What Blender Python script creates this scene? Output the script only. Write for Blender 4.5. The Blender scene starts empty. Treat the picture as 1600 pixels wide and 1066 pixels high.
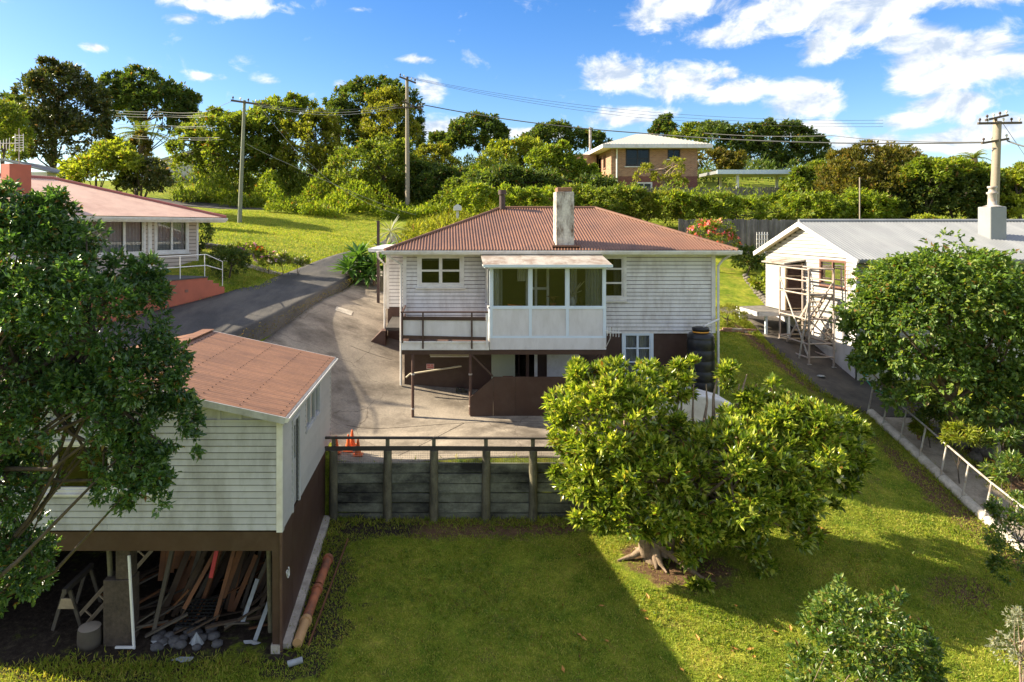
import bpy, math, random
import numpy as np
from mathutils import Vector, Matrix

# ------------------------------------------------------------------ camera
# The camera hovers at the world origin, 8.5 m above the lower lawn, looking along +Y.
F, CX, HY = 1067.0, 695.0, 355.0          # focal length, principal point in photo pixels
scene = bpy.context.scene
cam_d = bpy.data.cameras.new('camera')
cam = bpy.data.objects.new('camera', cam_d)
scene.collection.objects.link(cam)
cam.location = (0, 0, 0)
cam.rotation_euler = (math.radians(90), 0, 0)
cam_d.sensor_width = 36.0
cam_d.lens = 36.0 * F / 1600
cam_d.shift_x = (800 - CX) / 1600
cam_d.shift_y = -(533 - HY) / 1600
cam_d.clip_end = 3000
scene.camera = cam

# ------------------------------------------------------------------ sky and sun
SUN_DIR = Vector((1.0, -0.22, -0.62)).normalized()      # the way the light travels
SUN_EL = math.asin(-SUN_DIR.z)
SUN_AZ = math.atan2(-SUN_DIR.x, -SUN_DIR.y)
SKY_STRENGTH, SUN_STRENGTH, EXPOSURE = 0.095, 4.8, 1.55

world = bpy.data.worlds.new('World')
scene.world = world
world.use_nodes = True
world.cycles.sampling_method = 'MANUAL'
world.cycles.sample_map_resolution = 512


def build_world():
    nt = world.node_tree
    N, L = nt.nodes, nt.links
    N.clear()
    out = N.new('ShaderNodeOutputWorld')
    bg = N.new('ShaderNodeBackground')
    bg.inputs['Strength'].default_value = SKY_STRENGTH
    L.new(bg.outputs[0], out.inputs[0])
    sky = N.new('ShaderNodeTexSky')
    sky.sky_type = 'NISHITA'
    sky.sun_disc = False
    sky.sun_elevation = SUN_EL
    sky.sun_rotation = SUN_AZ
    sky.altitude = 50
    sky.air_density = 1.0
    sky.dust_density = 0.75
    sky.ozone_density = 2.2
    hs = N.new('ShaderNodeHueSaturation')
    hs.inputs['Hue'].default_value = 0.512
    hs.inputs['Saturation'].default_value = 1.40
    hs.inputs['Value'].default_value = 0.82
    L.new(sky.outputs[0], hs.inputs['Color'])

    def math_(op, a, b=None, c=None):
        m = N.new('ShaderNodeMath')
        m.operation = op
        for i, v in enumerate((a, b, c)):
            if v is None:
                continue
            if isinstance(v, (int, float)):
                m.inputs[i].default_value = v
            else:
                L.new(v, m.inputs[i])
        return m.outputs[0]
    tc = N.new('ShaderNodeTexCoord')
    sep = N.new('ShaderNodeSeparateXYZ')
    L.new(tc.outputs['Generated'], sep.inputs[0])
    az = math_('ARCTAN2', sep.outputs[0], sep.outputs[1])
    el = math_('ARCSINE', sep.outputs[2])
    comb = N.new('ShaderNodeCombineXYZ')
    L.new(az, comb.inputs[0]); L.new(el, comb.inputs[1])

    # cumulus banks: centre azimuth / elevation and half sizes (degrees)
    clouds = []
    for px, py, hw, hh in [
            (962, 112, 85, 36), (1060, 130, 130, 36), (1150, 146, 90, 28), (1245, 158, 105, 36), (985, 182, 105, 22),
            (1060, 14, 130, 34), (1150, 52, 110, 26), (1290, 70, 85, 34), (1490, 78, 165, 40), (1390, 8, 330, 34),
            (1540, 108, 150, 30), (1490, 160, 125, 38), (1565, 196, 100, 36), (1260, 204, 105, 18), (1420, 190, 70, 22),
            (350, 6, 150, 24), (300, 28, 60, 14), (148, 72, 30, 11), (318, 121, 62, 12), (418, 126, 42, 16),
            (655, 92, 48, 10), (530, 131, 22, 11), (668, 142, 50, 24), (690, 198, 70, 24), (1140, 115, 22, 14),
            (120, 150, 60, 20), (480, 175, 60, 12), (560, 15, 40, 9), (1330, 225, 120, 20), (820, 208, 90, 14), (1470, 120, 150, 60), (1500, 218, 150, 28), (1300, 18, 240, 44), (1420, 60, 120, 40)]:
        dx = px - CX
        a = math.atan2(dx, F)
        e = math.atan2(HY - py, math.hypot(F, dx))
        k = 1 / F * math.cos(a)
        clouds.append((a, e, hw * k * math.cos(a), hh * k, .62 if hw < 65 and px < 760 else 1.0))
    # beyond the frame cumulus goes on, its unseen cover thickened to brighten the shade
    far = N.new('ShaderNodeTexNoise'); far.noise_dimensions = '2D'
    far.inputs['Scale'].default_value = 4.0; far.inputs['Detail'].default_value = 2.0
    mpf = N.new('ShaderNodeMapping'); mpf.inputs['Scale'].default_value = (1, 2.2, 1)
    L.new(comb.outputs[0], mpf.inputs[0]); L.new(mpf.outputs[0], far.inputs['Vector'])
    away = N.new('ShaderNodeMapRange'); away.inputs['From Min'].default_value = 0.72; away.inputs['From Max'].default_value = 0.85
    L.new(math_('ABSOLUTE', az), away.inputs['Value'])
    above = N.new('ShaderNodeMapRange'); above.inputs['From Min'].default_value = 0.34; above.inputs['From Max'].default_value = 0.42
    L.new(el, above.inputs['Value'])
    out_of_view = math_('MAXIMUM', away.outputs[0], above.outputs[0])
    far_fill_bank = math_('MULTIPLY', math_('MULTIPLY', math_('SUBTRACT', far.outputs['Fac'], 0.30), 3.0), out_of_view)

    nz = N.new('ShaderNodeTexNoise')
    nz.noise_dimensions = '2D'
    mp = N.new('ShaderNodeMapping'); mp.inputs['Scale'].default_value = (15, 24, 1)
    L.new(comb.outputs[0], mp.inputs[0]); L.new(mp.outputs[0], nz.inputs['Vector'])
    nz.inputs['Scale'].default_value = 1.0
    nz.inputs['Detail'].default_value = 12.0
    nz.inputs['Roughness'].default_value = 0.60
    nz.inputs['Distortion'].default_value = 0.25

    def bank(shift_el):
        acc = None
        for a, e, ra, re, wt in clouds:
            m = N.new('ShaderNodeMapping')
            m.vector_type = 'TEXTURE'
            m.inputs['Location'].default_value = (a, e + shift_el, 0)
            m.inputs['Scale'].default_value = (ra * 1.15, re * 1.25, 1)
            L.new(comb.outputs[0], m.inputs[0])
            g = N.new('ShaderNodeTexGradient')
            g.gradient_type = 'SPHERICAL'
            L.new(m.outputs[0], g.inputs[0])
            fac = g.outputs['Fac'] if wt == 1.0 else math_('MULTIPLY', g.outputs['Fac'], wt)
            acc = fac if acc is None else math_('SMOOTH_MAX', acc, fac, 0.12)
        return acc
    b0 = math_('MAXIMUM', bank(0.0), far_fill_bank)
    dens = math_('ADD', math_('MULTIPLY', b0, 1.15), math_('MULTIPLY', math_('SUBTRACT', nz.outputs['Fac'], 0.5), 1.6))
    mr = N.new('ShaderNodeMapRange'); mr.interpolation_type = 'SMOOTHSTEP'
    mr.inputs['From Min'].default_value = 0.30
    mr.inputs['From Max'].default_value = 0.80
    L.new(dens, mr.inputs['Value'])
    mask = math_('MULTIPLY', mr.outputs[0], 0.95)
    # body of the cloud: brighter billows, greyer bellies
    nz2 = N.new('ShaderNodeTexNoise'); nz2.noise_dimensions = '2D'
    mp2 = N.new('ShaderNodeMapping'); mp2.inputs['Scale'].default_value = (15, 24, 1); mp2.inputs['Location'].default_value = (0.10, -0.34, 0)
    L.new(comb.outputs[0], mp2.inputs[0]); L.new(mp2.outputs[0], nz2.inputs['Vector'])
    nz2.inputs['Scale'].default_value = 1.0; nz2.inputs['Detail'].default_value = 7.0; nz2.inputs['Roughness'].default_value = 0.58
    nz2.inputs['Distortion'].default_value = 0.25
    lit = math_('ADD', math_('MULTIPLY', math_('SUBTRACT', nz.outputs['Fac'], nz2.outputs['Fac']), 2.4), 0.62)
    cr = N.new('ShaderNodeValToRGB')
    cr.color_ramp.elements[0].position = 0.22; cr.color_ramp.elements[0].color = (2.3, 2.7, 3.3, 1)
    cr.color_ramp.elements[1].position = 0.85; cr.color_ramp.elements[1].color = (4.5, 4.5, 4.5, 1)
    L.new(lit, cr.inputs[0])
    mix = N.new('ShaderNodeMix'); mix.data_type = 'RGBA'
    L.new(mask, mix.inputs[0]); L.new(hs.outputs[0], mix.inputs[6]); L.new(cr.outputs[0], mix.inputs[7])
    L.new(mix.outputs[2], bg.inputs['Color'])


build_world()
sun_d = bpy.data.lights.new('sun', 'SUN')
sun_d.energy = SUN_STRENGTH
sun_d.angle = math.radians(0.55)
sun_d.color = (1.0, 0.88, 0.66)
sun = bpy.data.objects.new('sun', sun_d)
scene.collection.objects.link(sun)
sun.location = (-30, 10, 25)
sun.rotation_euler = SUN_DIR.to_track_quat('-Z', 'Y').to_euler()

vs = scene.view_settings
vs.view_transform = 'Standard'
vs.look = 'None'
vs.gamma = 1.0
vs.exposure = EXPOSURE
vs.use_curve_mapping = False
scene.render.engine = 'CYCLES'
scene.cycles.max_bounces = 5
scene.cycles.diffuse_bounces = 3
scene.cycles.glossy_bounces = 2
scene.cycles.transmission_bounces = 3
scene.cycles.transparent_max_bounces = 8
scene.cycles.use_denoising = True
scene.cycles.caustics_reflective = False
scene.cycles.caustics_refractive = False

# ------------------------------------------------------------------ helpers
rng = np.random.default_rng(7)
random.seed(7)
COL = scene.collection
WLOC = {}


def P(px, py, Y):
    """Point of the place seen at photo pixel (px, py) at distance Y."""
    return Vector(((px - CX) * Y / F, Y, (HY - py) * Y / F))


def tag(o, label=None, cat=None, group=None, kind=None):
    if label: o['label'] = label
    if cat: o['category'] = cat
    if group: o['group'] = group
    if kind: o['kind'] = kind
    return o


def thing(name, label, cat, loc, group=None):
    o = bpy.data.objects.new(name, None)
    o.empty_display_size = 0.2
    COL.objects.link(o)
    o.location = loc
    WLOC[o] = Vector(loc)
    return tag(o, label, cat, group)


def link(name, me, parent=None, loc=Vector((0, 0, 0))):
    o = bpy.data.objects.new(name, me)
    COL.objects.link(o)
    loc = Vector(loc)
    WLOC[o] = loc
    if parent is not None:
        o.parent = parent
        o.location = loc - WLOC[parent]
    else:
        o.location = loc
    return o


def mesh_np(name, V, Fc, material, smooth=False):
    """V (n,3) float, Fc (m,k) int with constant k."""
    me = bpy.data.meshes.new(name)
    V = np.asarray(V, dtype=np.float32); Fc = np.asarray(Fc, dtype=np.int32)
    n, m, k = len(V), len(Fc), Fc.shape[1]
    me.vertices.add(n); me.vertices.foreach_set('co', V.ravel())
    me.loops.add(m * k); me.loops.foreach_set('vertex_index', Fc.ravel())
    me.polygons.add(m)
    me.polygons.foreach_set('loop_start', np.arange(0, m * k, k, dtype=np.int32))
    me.polygons.foreach_set('loop_total', np.full(m, k, dtype=np.int32))
    if smooth:
        me.polygons.foreach_set('use_smooth', np.ones(m, dtype=bool))
    me.update(calc_edges=True)
    me.materials.append(material)
    return me


class MB:
    """Collects shapes in a local frame (u across, n outwards, z up) and links them as one mesh."""

    def __init__(self, o=(0, 0, 0), u=(1, 0, 0), n=(0, 1, 0), w=(0, 0, 1)):
        self.o, self.u, self.n, self.w = Vector(o), Vector(u), Vector(n), Vector(w)
        self.v, self.f, self.sm = [], [], []

    def p(self, a, b, c):
        return self.o + self.u * a + self.n * b + self.w * c

    def add(self, vs_, fs, smooth=False):
        k = len(self.v)
        self.v.extend([Vector(x) for x in vs_])
        for f in fs:
            self.f.append(tuple(i + k for i in f)); self.sm.append(smooth)
        return self

    BF = [(0, 3, 2, 1), (4, 5, 6, 7), (0, 1, 5, 4), (1, 2, 6, 5), (2, 3, 7, 6), (3, 0, 4, 7)]

    def box(self, a0, a1, b0, b1, c0, c1):
        q = [(a0, b0, c0), (a1, b0, c0), (a1, b1, c0), (a0, b1, c0), (a0, b0, c1), (a1, b0, c1), (a1, b1, c1), (a0, b1, c1)]
        return self.add([self.p(*t) for t in q], self.BF)

    def beam(self, p0, p1, w, h, up=(0, 0, 1)):
        """A bar of section w x h between two world points."""
        p0, p1 = Vector(p0), Vector(p1)
        d = (p1 - p0).normalized()
        s = d.cross(Vector(up))
        if s.length < 1e-4:
            s = d.cross(Vector((0, 1, 0)))
        s.normalize(); t = s.cross(d)
        q = []
        for e in (p0, p1):
            for x, y in ((-1, -1), (1, -1), (1, 1), (-1, 1)):
                q.append(e + s * (x * w / 2) + t * (y * h / 2))
        return self.add(q, [(0, 1, 2, 3), (7, 6, 5, 4), (0, 4, 5, 1), (1, 5, 6, 2), (2, 6, 7, 3), (3, 7, 4, 0)])

    def tube(self, pts, r, n=8, caps=True):
        pts = [Vector(q) for q in pts]
        rs = r if isinstance(r, (list, tuple)) else [r] * len(pts)
        rings = []
        prev = None
        for i, q in enumerate(pts):
            d = (pts[min(i + 1, len(pts) - 1)] - pts[max(i - 1, 0)]).normalized()
            if prev is None:
                s = d.cross(Vector((0, 0, 1)))
                if s.length < 1e-3:
                    s = Vector((1, 0, 0))
            else:
                s = prev - d * prev.dot(d)
            s.normalize(); prev = s
            t = d.cross(s)
            rings.append([q + (s * math.cos(2 * math.pi * j / n) + t * math.sin(2 * math.pi * j / n)) * rs[i] for j in range(n)])
        vs_ = [x for ring in rings for x in ring]
        fs = [(i * n + j, i * n + (j + 1) % n, (i + 1) * n + (j + 1) % n, (i + 1) * n + j) for i in range(len(pts) - 1) for j in range(n)]
        self.add(vs_, fs, True)
        if caps:
            m = (len(pts) - 1) * n
            self.add(rings[0], [tuple(range(n))]); self.add(rings[-1], [tuple(reversed(range(n)))])
        return self

    def prism(self, poly, b0, b1):
        """Polygon [(a, c)] swept along n from b0 to b1."""
        n = len(poly)
        vs_ = [self.p(a, b0, c) for a, c in poly] + [self.p(a, b1, c) for a, c in poly]
        fs = [tuple(range(n)), tuple(reversed(range(n, 2 * n)))] + [(i, i + n, (i + 1) % n + n, (i + 1) % n) for i in range(n)]
        return self.add(vs_, fs)

    def lathe(self, c, prof, n=20):
        c = Vector(c)
        vs_ = [c + Vector((r * math.cos(2 * math.pi * j / n), r * math.sin(2 * math.pi * j / n), z)) for r, z in prof for j in range(n)]
        fs = [(i * n + j, i * n + (j + 1) % n, (i + 1) * n + (j + 1) % n, (i + 1) * n + j) for i in range(len(prof) - 1) for j in range(n)]
        return self.add(vs_, fs, True)

    def build(self, name, material, parent=None, bevel=0):
        lo = Vector((min(v.x for v in self.v), min(v.y for v in self.v), min(v.z for v in self.v)))
        hi = Vector((max(v.x for v in self.v), max(v.y for v in self.v), max(v.z for v in self.v)))
        c = Vector(((lo.x + hi.x) / 2, (lo.y + hi.y) / 2, lo.z))
        me = bpy.data.meshes.new(name)
        me.from_pydata([v - c for v in self.v], [], self.f)
        me.polygons.foreach_set('use_smooth', self.sm)
        me.materials.append(material)
        me.update()
        o = link(name, me, parent, c)
        if bevel:
            b = o.modifiers.new('edge', 'BEVEL'); b.width = bevel; b.segments = 2; b.limit_method = 'ANGLE'
        return o


# ------------------------------------------------------------------ materials
def newmat(name):
    m = bpy.data.materials.new(name)
    m.use_nodes = True
    nt = m.node_tree
    return m, nt, nt.nodes, nt.links, nt.nodes['Principled BSDF']


def noise_(N, L, vec, scale, detail=4, rough=.6):
    n = N.new('ShaderNodeTexNoise')
    n.inputs['Scale'].default_value = scale; n.inputs['Detail'].default_value = detail; n.inputs['Roughness'].default_value = rough
    L.new(vec, n.inputs['Vector'])
    return n.outputs['Fac']


def ramp_(N, L, fac, stops):
    r = N.new('ShaderNodeValToRGB')
    e = r.color_ramp.elements
    while len(e) < len(stops):
        e.new(0.5)
    for x, (p, c) in zip(e, stops):
        x.position = p; x.color = (*c, 1) if len(c) == 3 else c
    L.new(fac, r.inputs[0])
    return r.outputs[0]


def mixc(N, L, fac, a, b, mode='MIX'):
    m = N.new('ShaderNodeMix'); m.data_type = 'RGBA'; m.blend_type = mode
    for i, v in ((0, fac), (6, a), (7, b)):
        if isinstance(v, (int, float)):
            m.inputs[i].default_value = v
        elif isinstance(v, tuple):
            m.inputs[i].default_value = (*v, 1)
        else:
            L.new(v, m.inputs[i])
    return m.outputs[2]


def paint(name, base, rough=.6, var=.12, scale=3.0, dirt=None, damt=.5, dscale=1.5, dstretch=(1, 1, 1), bump=0.0, bscale=60, island=0.0, spec=.4, each=0.0, cracks=0.0):
    m, nt, N, L, B = newmat(name)
    g = N.new('ShaderNodeNewGeometry')
    pos = g.outputs['Position']
    f = noise_(N, L, pos, scale, 6)
    lo = tuple(max(0, c * (1 - var)) for c in base); hi = tuple(c * (1 + var) for c in base)
    col = ramp_(N, L, f, [(.3, lo), (.7, hi)])
    if bump:
        sk = noise_(N, L, pos, 16, 6, .8)
        col = mixc(N, L, 1.0, col, ramp_(N, L, sk, [(.3, (.72, .71, .7)), (.7, (1.22, 1.2, 1.17))]), 'MULTIPLY')
    if island:
        r = ramp_(N, L, g.outputs['Random Per Island'], [(0, (1 - island,) * 3), (1, (1 + island,) * 3)])
        col = mixc(N, L, 1.0, col, r, 'MULTIPLY')
    if each:
        oi = N.new('ShaderNodeObjectInfo')
        r = ramp_(N, L, oi.outputs['Random'], [(0, (1 - each,) * 3), (1, (1 + each,) * 3)])
        col = mixc(N, L, 1.0, col, r, 'MULTIPLY')
    if cracks:
        vo = N.new('ShaderNodeTexVoronoi'); vo.feature = 'DISTANCE_TO_EDGE'; vo.inputs['Scale'].default_value = cracks
        wv = N.new('ShaderNodeTexNoise'); wv.inputs['Scale'].default_value = 1.6; wv.inputs['Detail'].default_value = 6
        L.new(pos, wv.inputs['Vector'])
        L.new(mixc(N, L, .35, pos, wv.outputs['Color']), vo.inputs['Vector'])
        ck = ramp_(N, L, vo.outputs['Distance'], [(.0, (.3, .27, .24)), (.004, (1, 1, 1))])
        col = mixc(N, L, .75, col, ck, 'MULTIPLY')
    if dirt:
        mp = N.new('ShaderNodeMapping'); mp.inputs['Scale'].default_value = dstretch
        L.new(pos, mp.inputs[0])
        d = noise_(N, L, mp.outputs[0], dscale, 8, .68)
        k = ramp_(N, L, d, [(.44, (0, 0, 0)), (.64, (damt,) * 3)])
        col = mixc(N, L, k, col, dirt)
    L.new(col, B.inputs['Base Color'])
    B.inputs['Roughness'].default_value = rough
    B.inputs['Specular IOR Level'].default_value = spec
    if bump:
        bf = noise_(N, L, pos, bscale, 5, .7)
        b = N.new('ShaderNodeBump'); b.inputs['Strength'].default_value = bump; b.inputs['Distance'].default_value = .02
        L.new(bf, b.inputs['Height']); L.new(b.outputs[0], B.inputs['Normal'])
    return m


def leafmat(name, c0, c1, c2=None, rough=.42, trans=.35, spec=.5, young=None):
    """Leaf colours vary from leaf to leaf."""
    m, nt, N, L, B = newmat(name)
    g = N.new('ShaderNodeNewGeometry')
    stops = [(0, c0), (.55, c1)] + ([(.955, c2), (.975, (.20, .11, .035))] if c2 else [])
    col = ramp_(N, L, g.outputs['Random Per Island'], stops)
    f = noise_(N, L, g.outputs['Position'], .55, 3)
    col = mixc(N, L, 1.0, col, ramp_(N, L, f, [(.3, (.72, .76, .7)), (.7, (1.22, 1.18, 1.1))]), 'MULTIPLY')
    L.new(col, B.inputs['Base Color'])
    B.inputs['Roughness'].default_value = rough
    B.inputs['Specular IOR Level'].default_value = spec
    t = N.new('ShaderNodeBsdfTranslucent')
    tcol = mixc(N, L, 1.0, col, (1.7, 1.65, .6), 'MULTIPLY')
    L.new(tcol, t.inputs[0])
    ms = N.new('ShaderNodeMixShader'); ms.inputs[0].default_value = trans
    L.new(B.outputs[0], ms.inputs[1]); L.new(t.outputs[0], ms.inputs[2])
    L.new(ms.outputs[0], nt.nodes['Material Output'].inputs[0])
    return m


def glassmat(name, tint=(.78, .80, .81), ior=1.42):
    m, nt, N, L, B = newmat(name)
    N.remove(B)
    fr = N.new('ShaderNodeFresnel'); fr.inputs[0].default_value = ior
    tr = N.new('ShaderNodeBsdfTransparent'); tr.inputs[0].default_value = (*tint, 1)
    gl = N.new('ShaderNodeBsdfGlossy'); gl.inputs['Roughness'].default_value = .02
    ms = N.new('ShaderNodeMixShader')
    L.new(fr.outputs[0], ms.inputs[0]); L.new(tr.outputs[0], ms.inputs[1]); L.new(gl.outputs[0], ms.inputs[2])
    L.new(ms.outputs[0], N['Material Output'].inputs[0])
    return m


M = {}
M['white'] = paint('white_paint', (0.72, 0.7, 0.68), .5, .06, 4, dirt=(.38, .31, .25), damt=.35, dscale=3)
M['board'] = paint('weatherboard_paint', (0.7, 0.675, 0.665), .55, .05, 2.5, dirt=(.40, .35, .31), damt=.55, dscale=1.6, dstretch=(1.6, 1.6, .5), each=.05)
M['board_garage'] = paint('garage_board_paint', (0.47, 0.47, 0.49), .6, .07, 2.0, dirt=(.25, .24, .22), damt=.6, dscale=1.5, dstretch=(1.5, 1.5, .5), each=.05)
M['board_bright'] = paint('bright_board_paint', (0.4, 0.39, 0.375), .5, .05, 2.5, dirt=(.5, .47, .43), damt=.4, dscale=1.5, each=.05)
M['board_tan'] = paint('tan_board_paint', (.50, .42, .36), .6, .05, 2.5, each=.05)
M['choc'] = paint('chocolate_paint', (.060, .029, .020), .55, .14, 1.5, dirt=(.10, .065, .05), damt=.35, dscale=2.2)
M['choc_light'] = paint('worn_chocolate_paint', (.085, .043, .032), .6, .16, 1.2, dirt=(.14, .09, .07), damt=.4, dscale=2.5)
M['panel'] = paint('fibre_cement_panel', (0.64, 0.62, 0.62), .6, .05, 1.2, dirt=(.42, .39, .37), damt=.4, dscale=2, dstretch=(1.5, 1.5, .5))
M['roof_brown'] = paint('brown_iron_roof', (0.2, 0.096, 0.06), .5, .2, 1.0, dirt=(.10, .052, .04), damt=.65, dscale=2, spec=.3)
M['roof_garage'] = paint('rusty_brown_roof', (0.245, 0.125, 0.075), .6, .12, 1.0, dirt=(.11, .06, .045), damt=.6, dscale=1.5, dstretch=(.3, 3.2, 1), spec=.25, bump=.2, bscale=30)
M['roof_pink'] = paint('faded_red_roof', (0.58, 0.385, 0.3), .5, .07, 1.2, dirt=(.30, .15, .115), damt=.4, dscale=1.0, spec=.3)
M['roof_red_cap'] = paint('red_roof_capping', (.33, .10, .08), .5, .08, 2)
M['roof_white'] = paint('pale_iron_roof', (0.225, 0.232, 0.24), .45, .06, .8, dirt=(.33, .335, .34), damt=.5, dscale=.7, dstretch=(2.5, .3, 1))
M['roof_grey'] = paint('grey_beige_roof', (.42, .39, .34), .5, .06, 1)
M['lichen_roof'] = paint('lichen_stained_roof', (0.4, 0.37, 0.335), .75, .08, 3, dirt=(.20, .135, .10), damt=.9, dscale=2.3, dstretch=(1, .8, 1), bump=.2)
M['chimney'] = paint('flaking_white_chimney', (.58, .555, .52), .8, .1, 5, dirt=(.13, .085, .06), damt=1.0, dscale=2.6, dstretch=(1.5, 1.5, .6), bump=.4, bscale=25)
M['flue_grey'] = paint('grey_flue_box', (.27, .28, .28), .5, .06, 2)
M['clay'] = paint('rust_clay', (.30, .15, .09), .8, .2, 6, dirt=(.1, .07, .05), damt=.6, dscale=5)
M['iron'] = paint('dark_flue_iron', (.07, .045, .04), .6, .2, 6)
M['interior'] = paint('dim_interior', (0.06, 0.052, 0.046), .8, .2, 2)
M['curtain'] = paint('pale_curtain', (0.62, 0.6, 0.57), .8, .06, 6)
M['curtain_grey'] = paint('grey_curtain', (.34, .35, .33), .8, .1, 6)
M['glass'] = glassmat('window_glass')
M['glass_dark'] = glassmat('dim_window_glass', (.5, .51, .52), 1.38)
M['concrete'] = paint('stained_concrete', (.30, .255, .205), .88, .26, .8, dirt=(.085, .067, .052), damt=.85, dscale=.75, dstretch=(.7, 1.1, 1), bump=.4, bscale=30, cracks=.45)
M['concrete_path'] = paint('path_concrete', (.36, .305, .245), .88, .2, 1.1, dirt=(.13, .10, .07), damt=.8, dscale=1.2, bump=.4, bscale=30)
M['concrete_pale'] = paint('pale_concrete', (.55, .50, .43), .85, .1, 3, dirt=(.25, .21, .17), damt=.6, dscale=2.5, bump=.3, bscale=20)
M['asphalt'] = paint('worn_asphalt', (0.056, 0.053, 0.052), .85, .25, .8, dirt=(.15, .132, .11), damt=.6, dscale=.6, dstretch=(1.3, .35, 1), bump=.4, bscale=40)
M['asphalt_dark'] = paint('dark_driveway', (0.064, 0.056, 0.051), .85, .25, .8, dirt=(.17, .14, .11), damt=.6, dscale=.7, bump=.3, bscale=40)
M['dirt'] = paint('brown_soil', (.135, .083, .050), .95, .35, 4, dirt=(.24, .15, .085), damt=.6, dscale=7, bump=.9, bscale=14)
M['dark_dirt'] = paint('dark_soil', (.045, .033, .025), .95, .35, 4, dirt=(.09, .07, .05), damt=.5, dscale=7, bump=.9, bscale=14)
M['old_wood'] = paint('weathered_timber', (0.17, 0.175, 0.135), .85, .35, 2.5, dirt=(.022, .021, .019), damt=1.0, dscale=1.0, dstretch=(.8, 1, 1.6), bump=.6, bscale=25, island=.3, each=.22)
M['old_wood_green'] = paint('mossy_timber', (.165, .150, .100), .85, .3, 3, dirt=(.055, .05, .038), damt=.9, dscale=2, dstretch=(2, 2, .5), bump=.6, bscale=25)
M['dark_rail'] = paint('dark_stained_rail', (.055, .044, .036), .8, .25, 3)
M['grey_fence'] = paint('silvered_paling', (.165, .150, .135), .85, .25, 2, dirt=(.07, .062, .055), damt=.7, dscale=1.5, dstretch=(3, 3, .5), island=.25, each=.22)
M['pale_wood'] = paint('pale_timber', (.42, .33, .22), .8, .15, 4, dirt=(.2, .14, .09), damt=.5, dscale=3)
M['steel'] = paint('galvanised_steel', (.42, .40, .37), .45, .12, 5, dirt=(.24, .13, .08), damt=.6, dscale=4)
M['rust_steel'] = paint('rusty_tube', (.40, .31, .26), .6, .2, 6, dirt=(.42, .39, .36), damt=.8, dscale=5)
M['white_metal'] = paint('white_metal', (.75, .74, .72), .4, .05, 4)
M['black_plastic'] = paint('black_plastic', (.014, .014, .016), .35, .1, 3)
M['orange_plastic'] = paint('orange_plastic', (.72, .13, .025), .5, .1, 5, dirt=(.3, .08, .03), damt=.5, dscale=6)
M['yellow_strap'] = paint('orange_strap', (.75, .33, .04), .5, .08, 5)
M['red_block'] = paint('terracotta_blockwork', (.40, .115, .07), .7, .07, 2, dirt=(.25, .08, .055), damt=.4, dscale=1.5)
M['dark_floor'] = paint('dark_terrace_floor', (.05, .05, .05), .6, .2, 3)
M['blue_tarp'] = paint('blue_tarpaulin', (.02, .14, .52), .4, .1, 3)
M['green_hose'] = paint('green_hose', (.03, .42, .27), .4, .08, 8)
M['bark'] = paint('grey_brown_bark', (.30, .22, .155), .9, .25, 5, dirt=(.12, .085, .06), damt=.7, dscale=6, bump=.9, bscale=18)
M['bark_dark'] = paint('dark_bark', (.085, .065, .050), .9, .3, 4, bump=.7, bscale=18)
M['pole_wood'] = paint('weathered_pole', (.33, .28, .22), .85, .15, 2, dirt=(.2, .16, .12), damt=.5, dscale=2)
M['pole_concrete'] = paint('mossy_concrete_pole', (.22, .23, .17), .85, .12, 2)
M['arm_wood'] = paint('cross_arm_timber', (.11, .085, .065), .85, .2, 3)
M['wire'] = paint('wire_sheath', (.10, .10, .10), .6, .05, 1)
M['wire_pale'] = paint('pale_wire', (.36, .35, .33), .5, .05, 1)
M['stone'] = paint('grey_river_stone', (0.102, 0.099, 0.102), .8, .25, 6, bump=.3, bscale=20)
M['wall_stone'] = paint('dark_garden_stone', (.14, .125, .11), .85, .35, 4, bump=.5, bscale=15)
M['red_brick'] = paint('old_red_brick', (.30, .13, .085), .85, .25, 6, dirt=(.4, .34, .28), damt=.6, dscale=5)
M['terracotta'] = paint('terracotta_pipe', (.40, .13, .06), .65, .15, 4, dirt=(.08, .05, .04), damt=.7, dscale=3)
M['tan_pipe'] = paint('tan_pipe', (.48, .28, .13), .6, .1, 4)
M['plastic_white'] = paint('white_plastic', (0.3, 0.323, 0.345), .45, .12, 4, dirt=(.2, .19, .17), damt=.6, dscale=5)
M['plank_brown'] = paint('reddish_plank', (0.169, 0.068, 0.027), .75, .3, 2, dirt=(.09, .045, .025), damt=.6, dscale=3)
M['plank_grey'] = paint('grey_plank', (0.1, 0.083, 0.065), .85, .3, 2, dirt=(.08, .065, .05), damt=.6, dscale=3)
M['plank_dark'] = paint('dark_plank', (0.066, 0.043, 0.029), .85, .3, 2)
M['red_paint'] = paint('red_paint', (.45, .03, .03), .5, .1, 4)
M['pale_green'] = paint('pale_green_door', (.42, .45, .33), .55, .05, 2)
M['cream'] = paint('cream_soffit', (0.516, 0.447, 0.327), .6, .05, 2)
M['sign'] = paint('faded_sign', (.62, .40, .36), .6, .05, 4)
M['sign_red'] = paint('sign_red', (.50, .05, .05), .6, .05, 4)
M['blue_frame'] = paint('pale_blue_frame', (0.62, 0.7, 0.78), .5, .05, 3)
M['brown_frame'] = paint('brown_window_frame', (.20, .10, .075), .6, .15, 4)
M['dark_frame'] = paint('dark_window_frame', (.03, .028, .03), .5, .1, 4)
M['blind'] = paint('roller_blind', (.48, .50, .48), .7, .03, 2)
M['pink_flower'] = leafmat('pink_petals', (.85, .10, .20), (.90, .22, .34), (.95, .5, .55), .5, .35)
M['white_flower'] = leafmat('white_petals', (.80, .76, .66), (.85, .8, .7), (.7, .6, .5), .5, .3)
M['red_flower'] = leafmat('red_flower', (.6, .03, .02), (.75, .06, .03), (.7, .1, .05), .5, .3)
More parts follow.
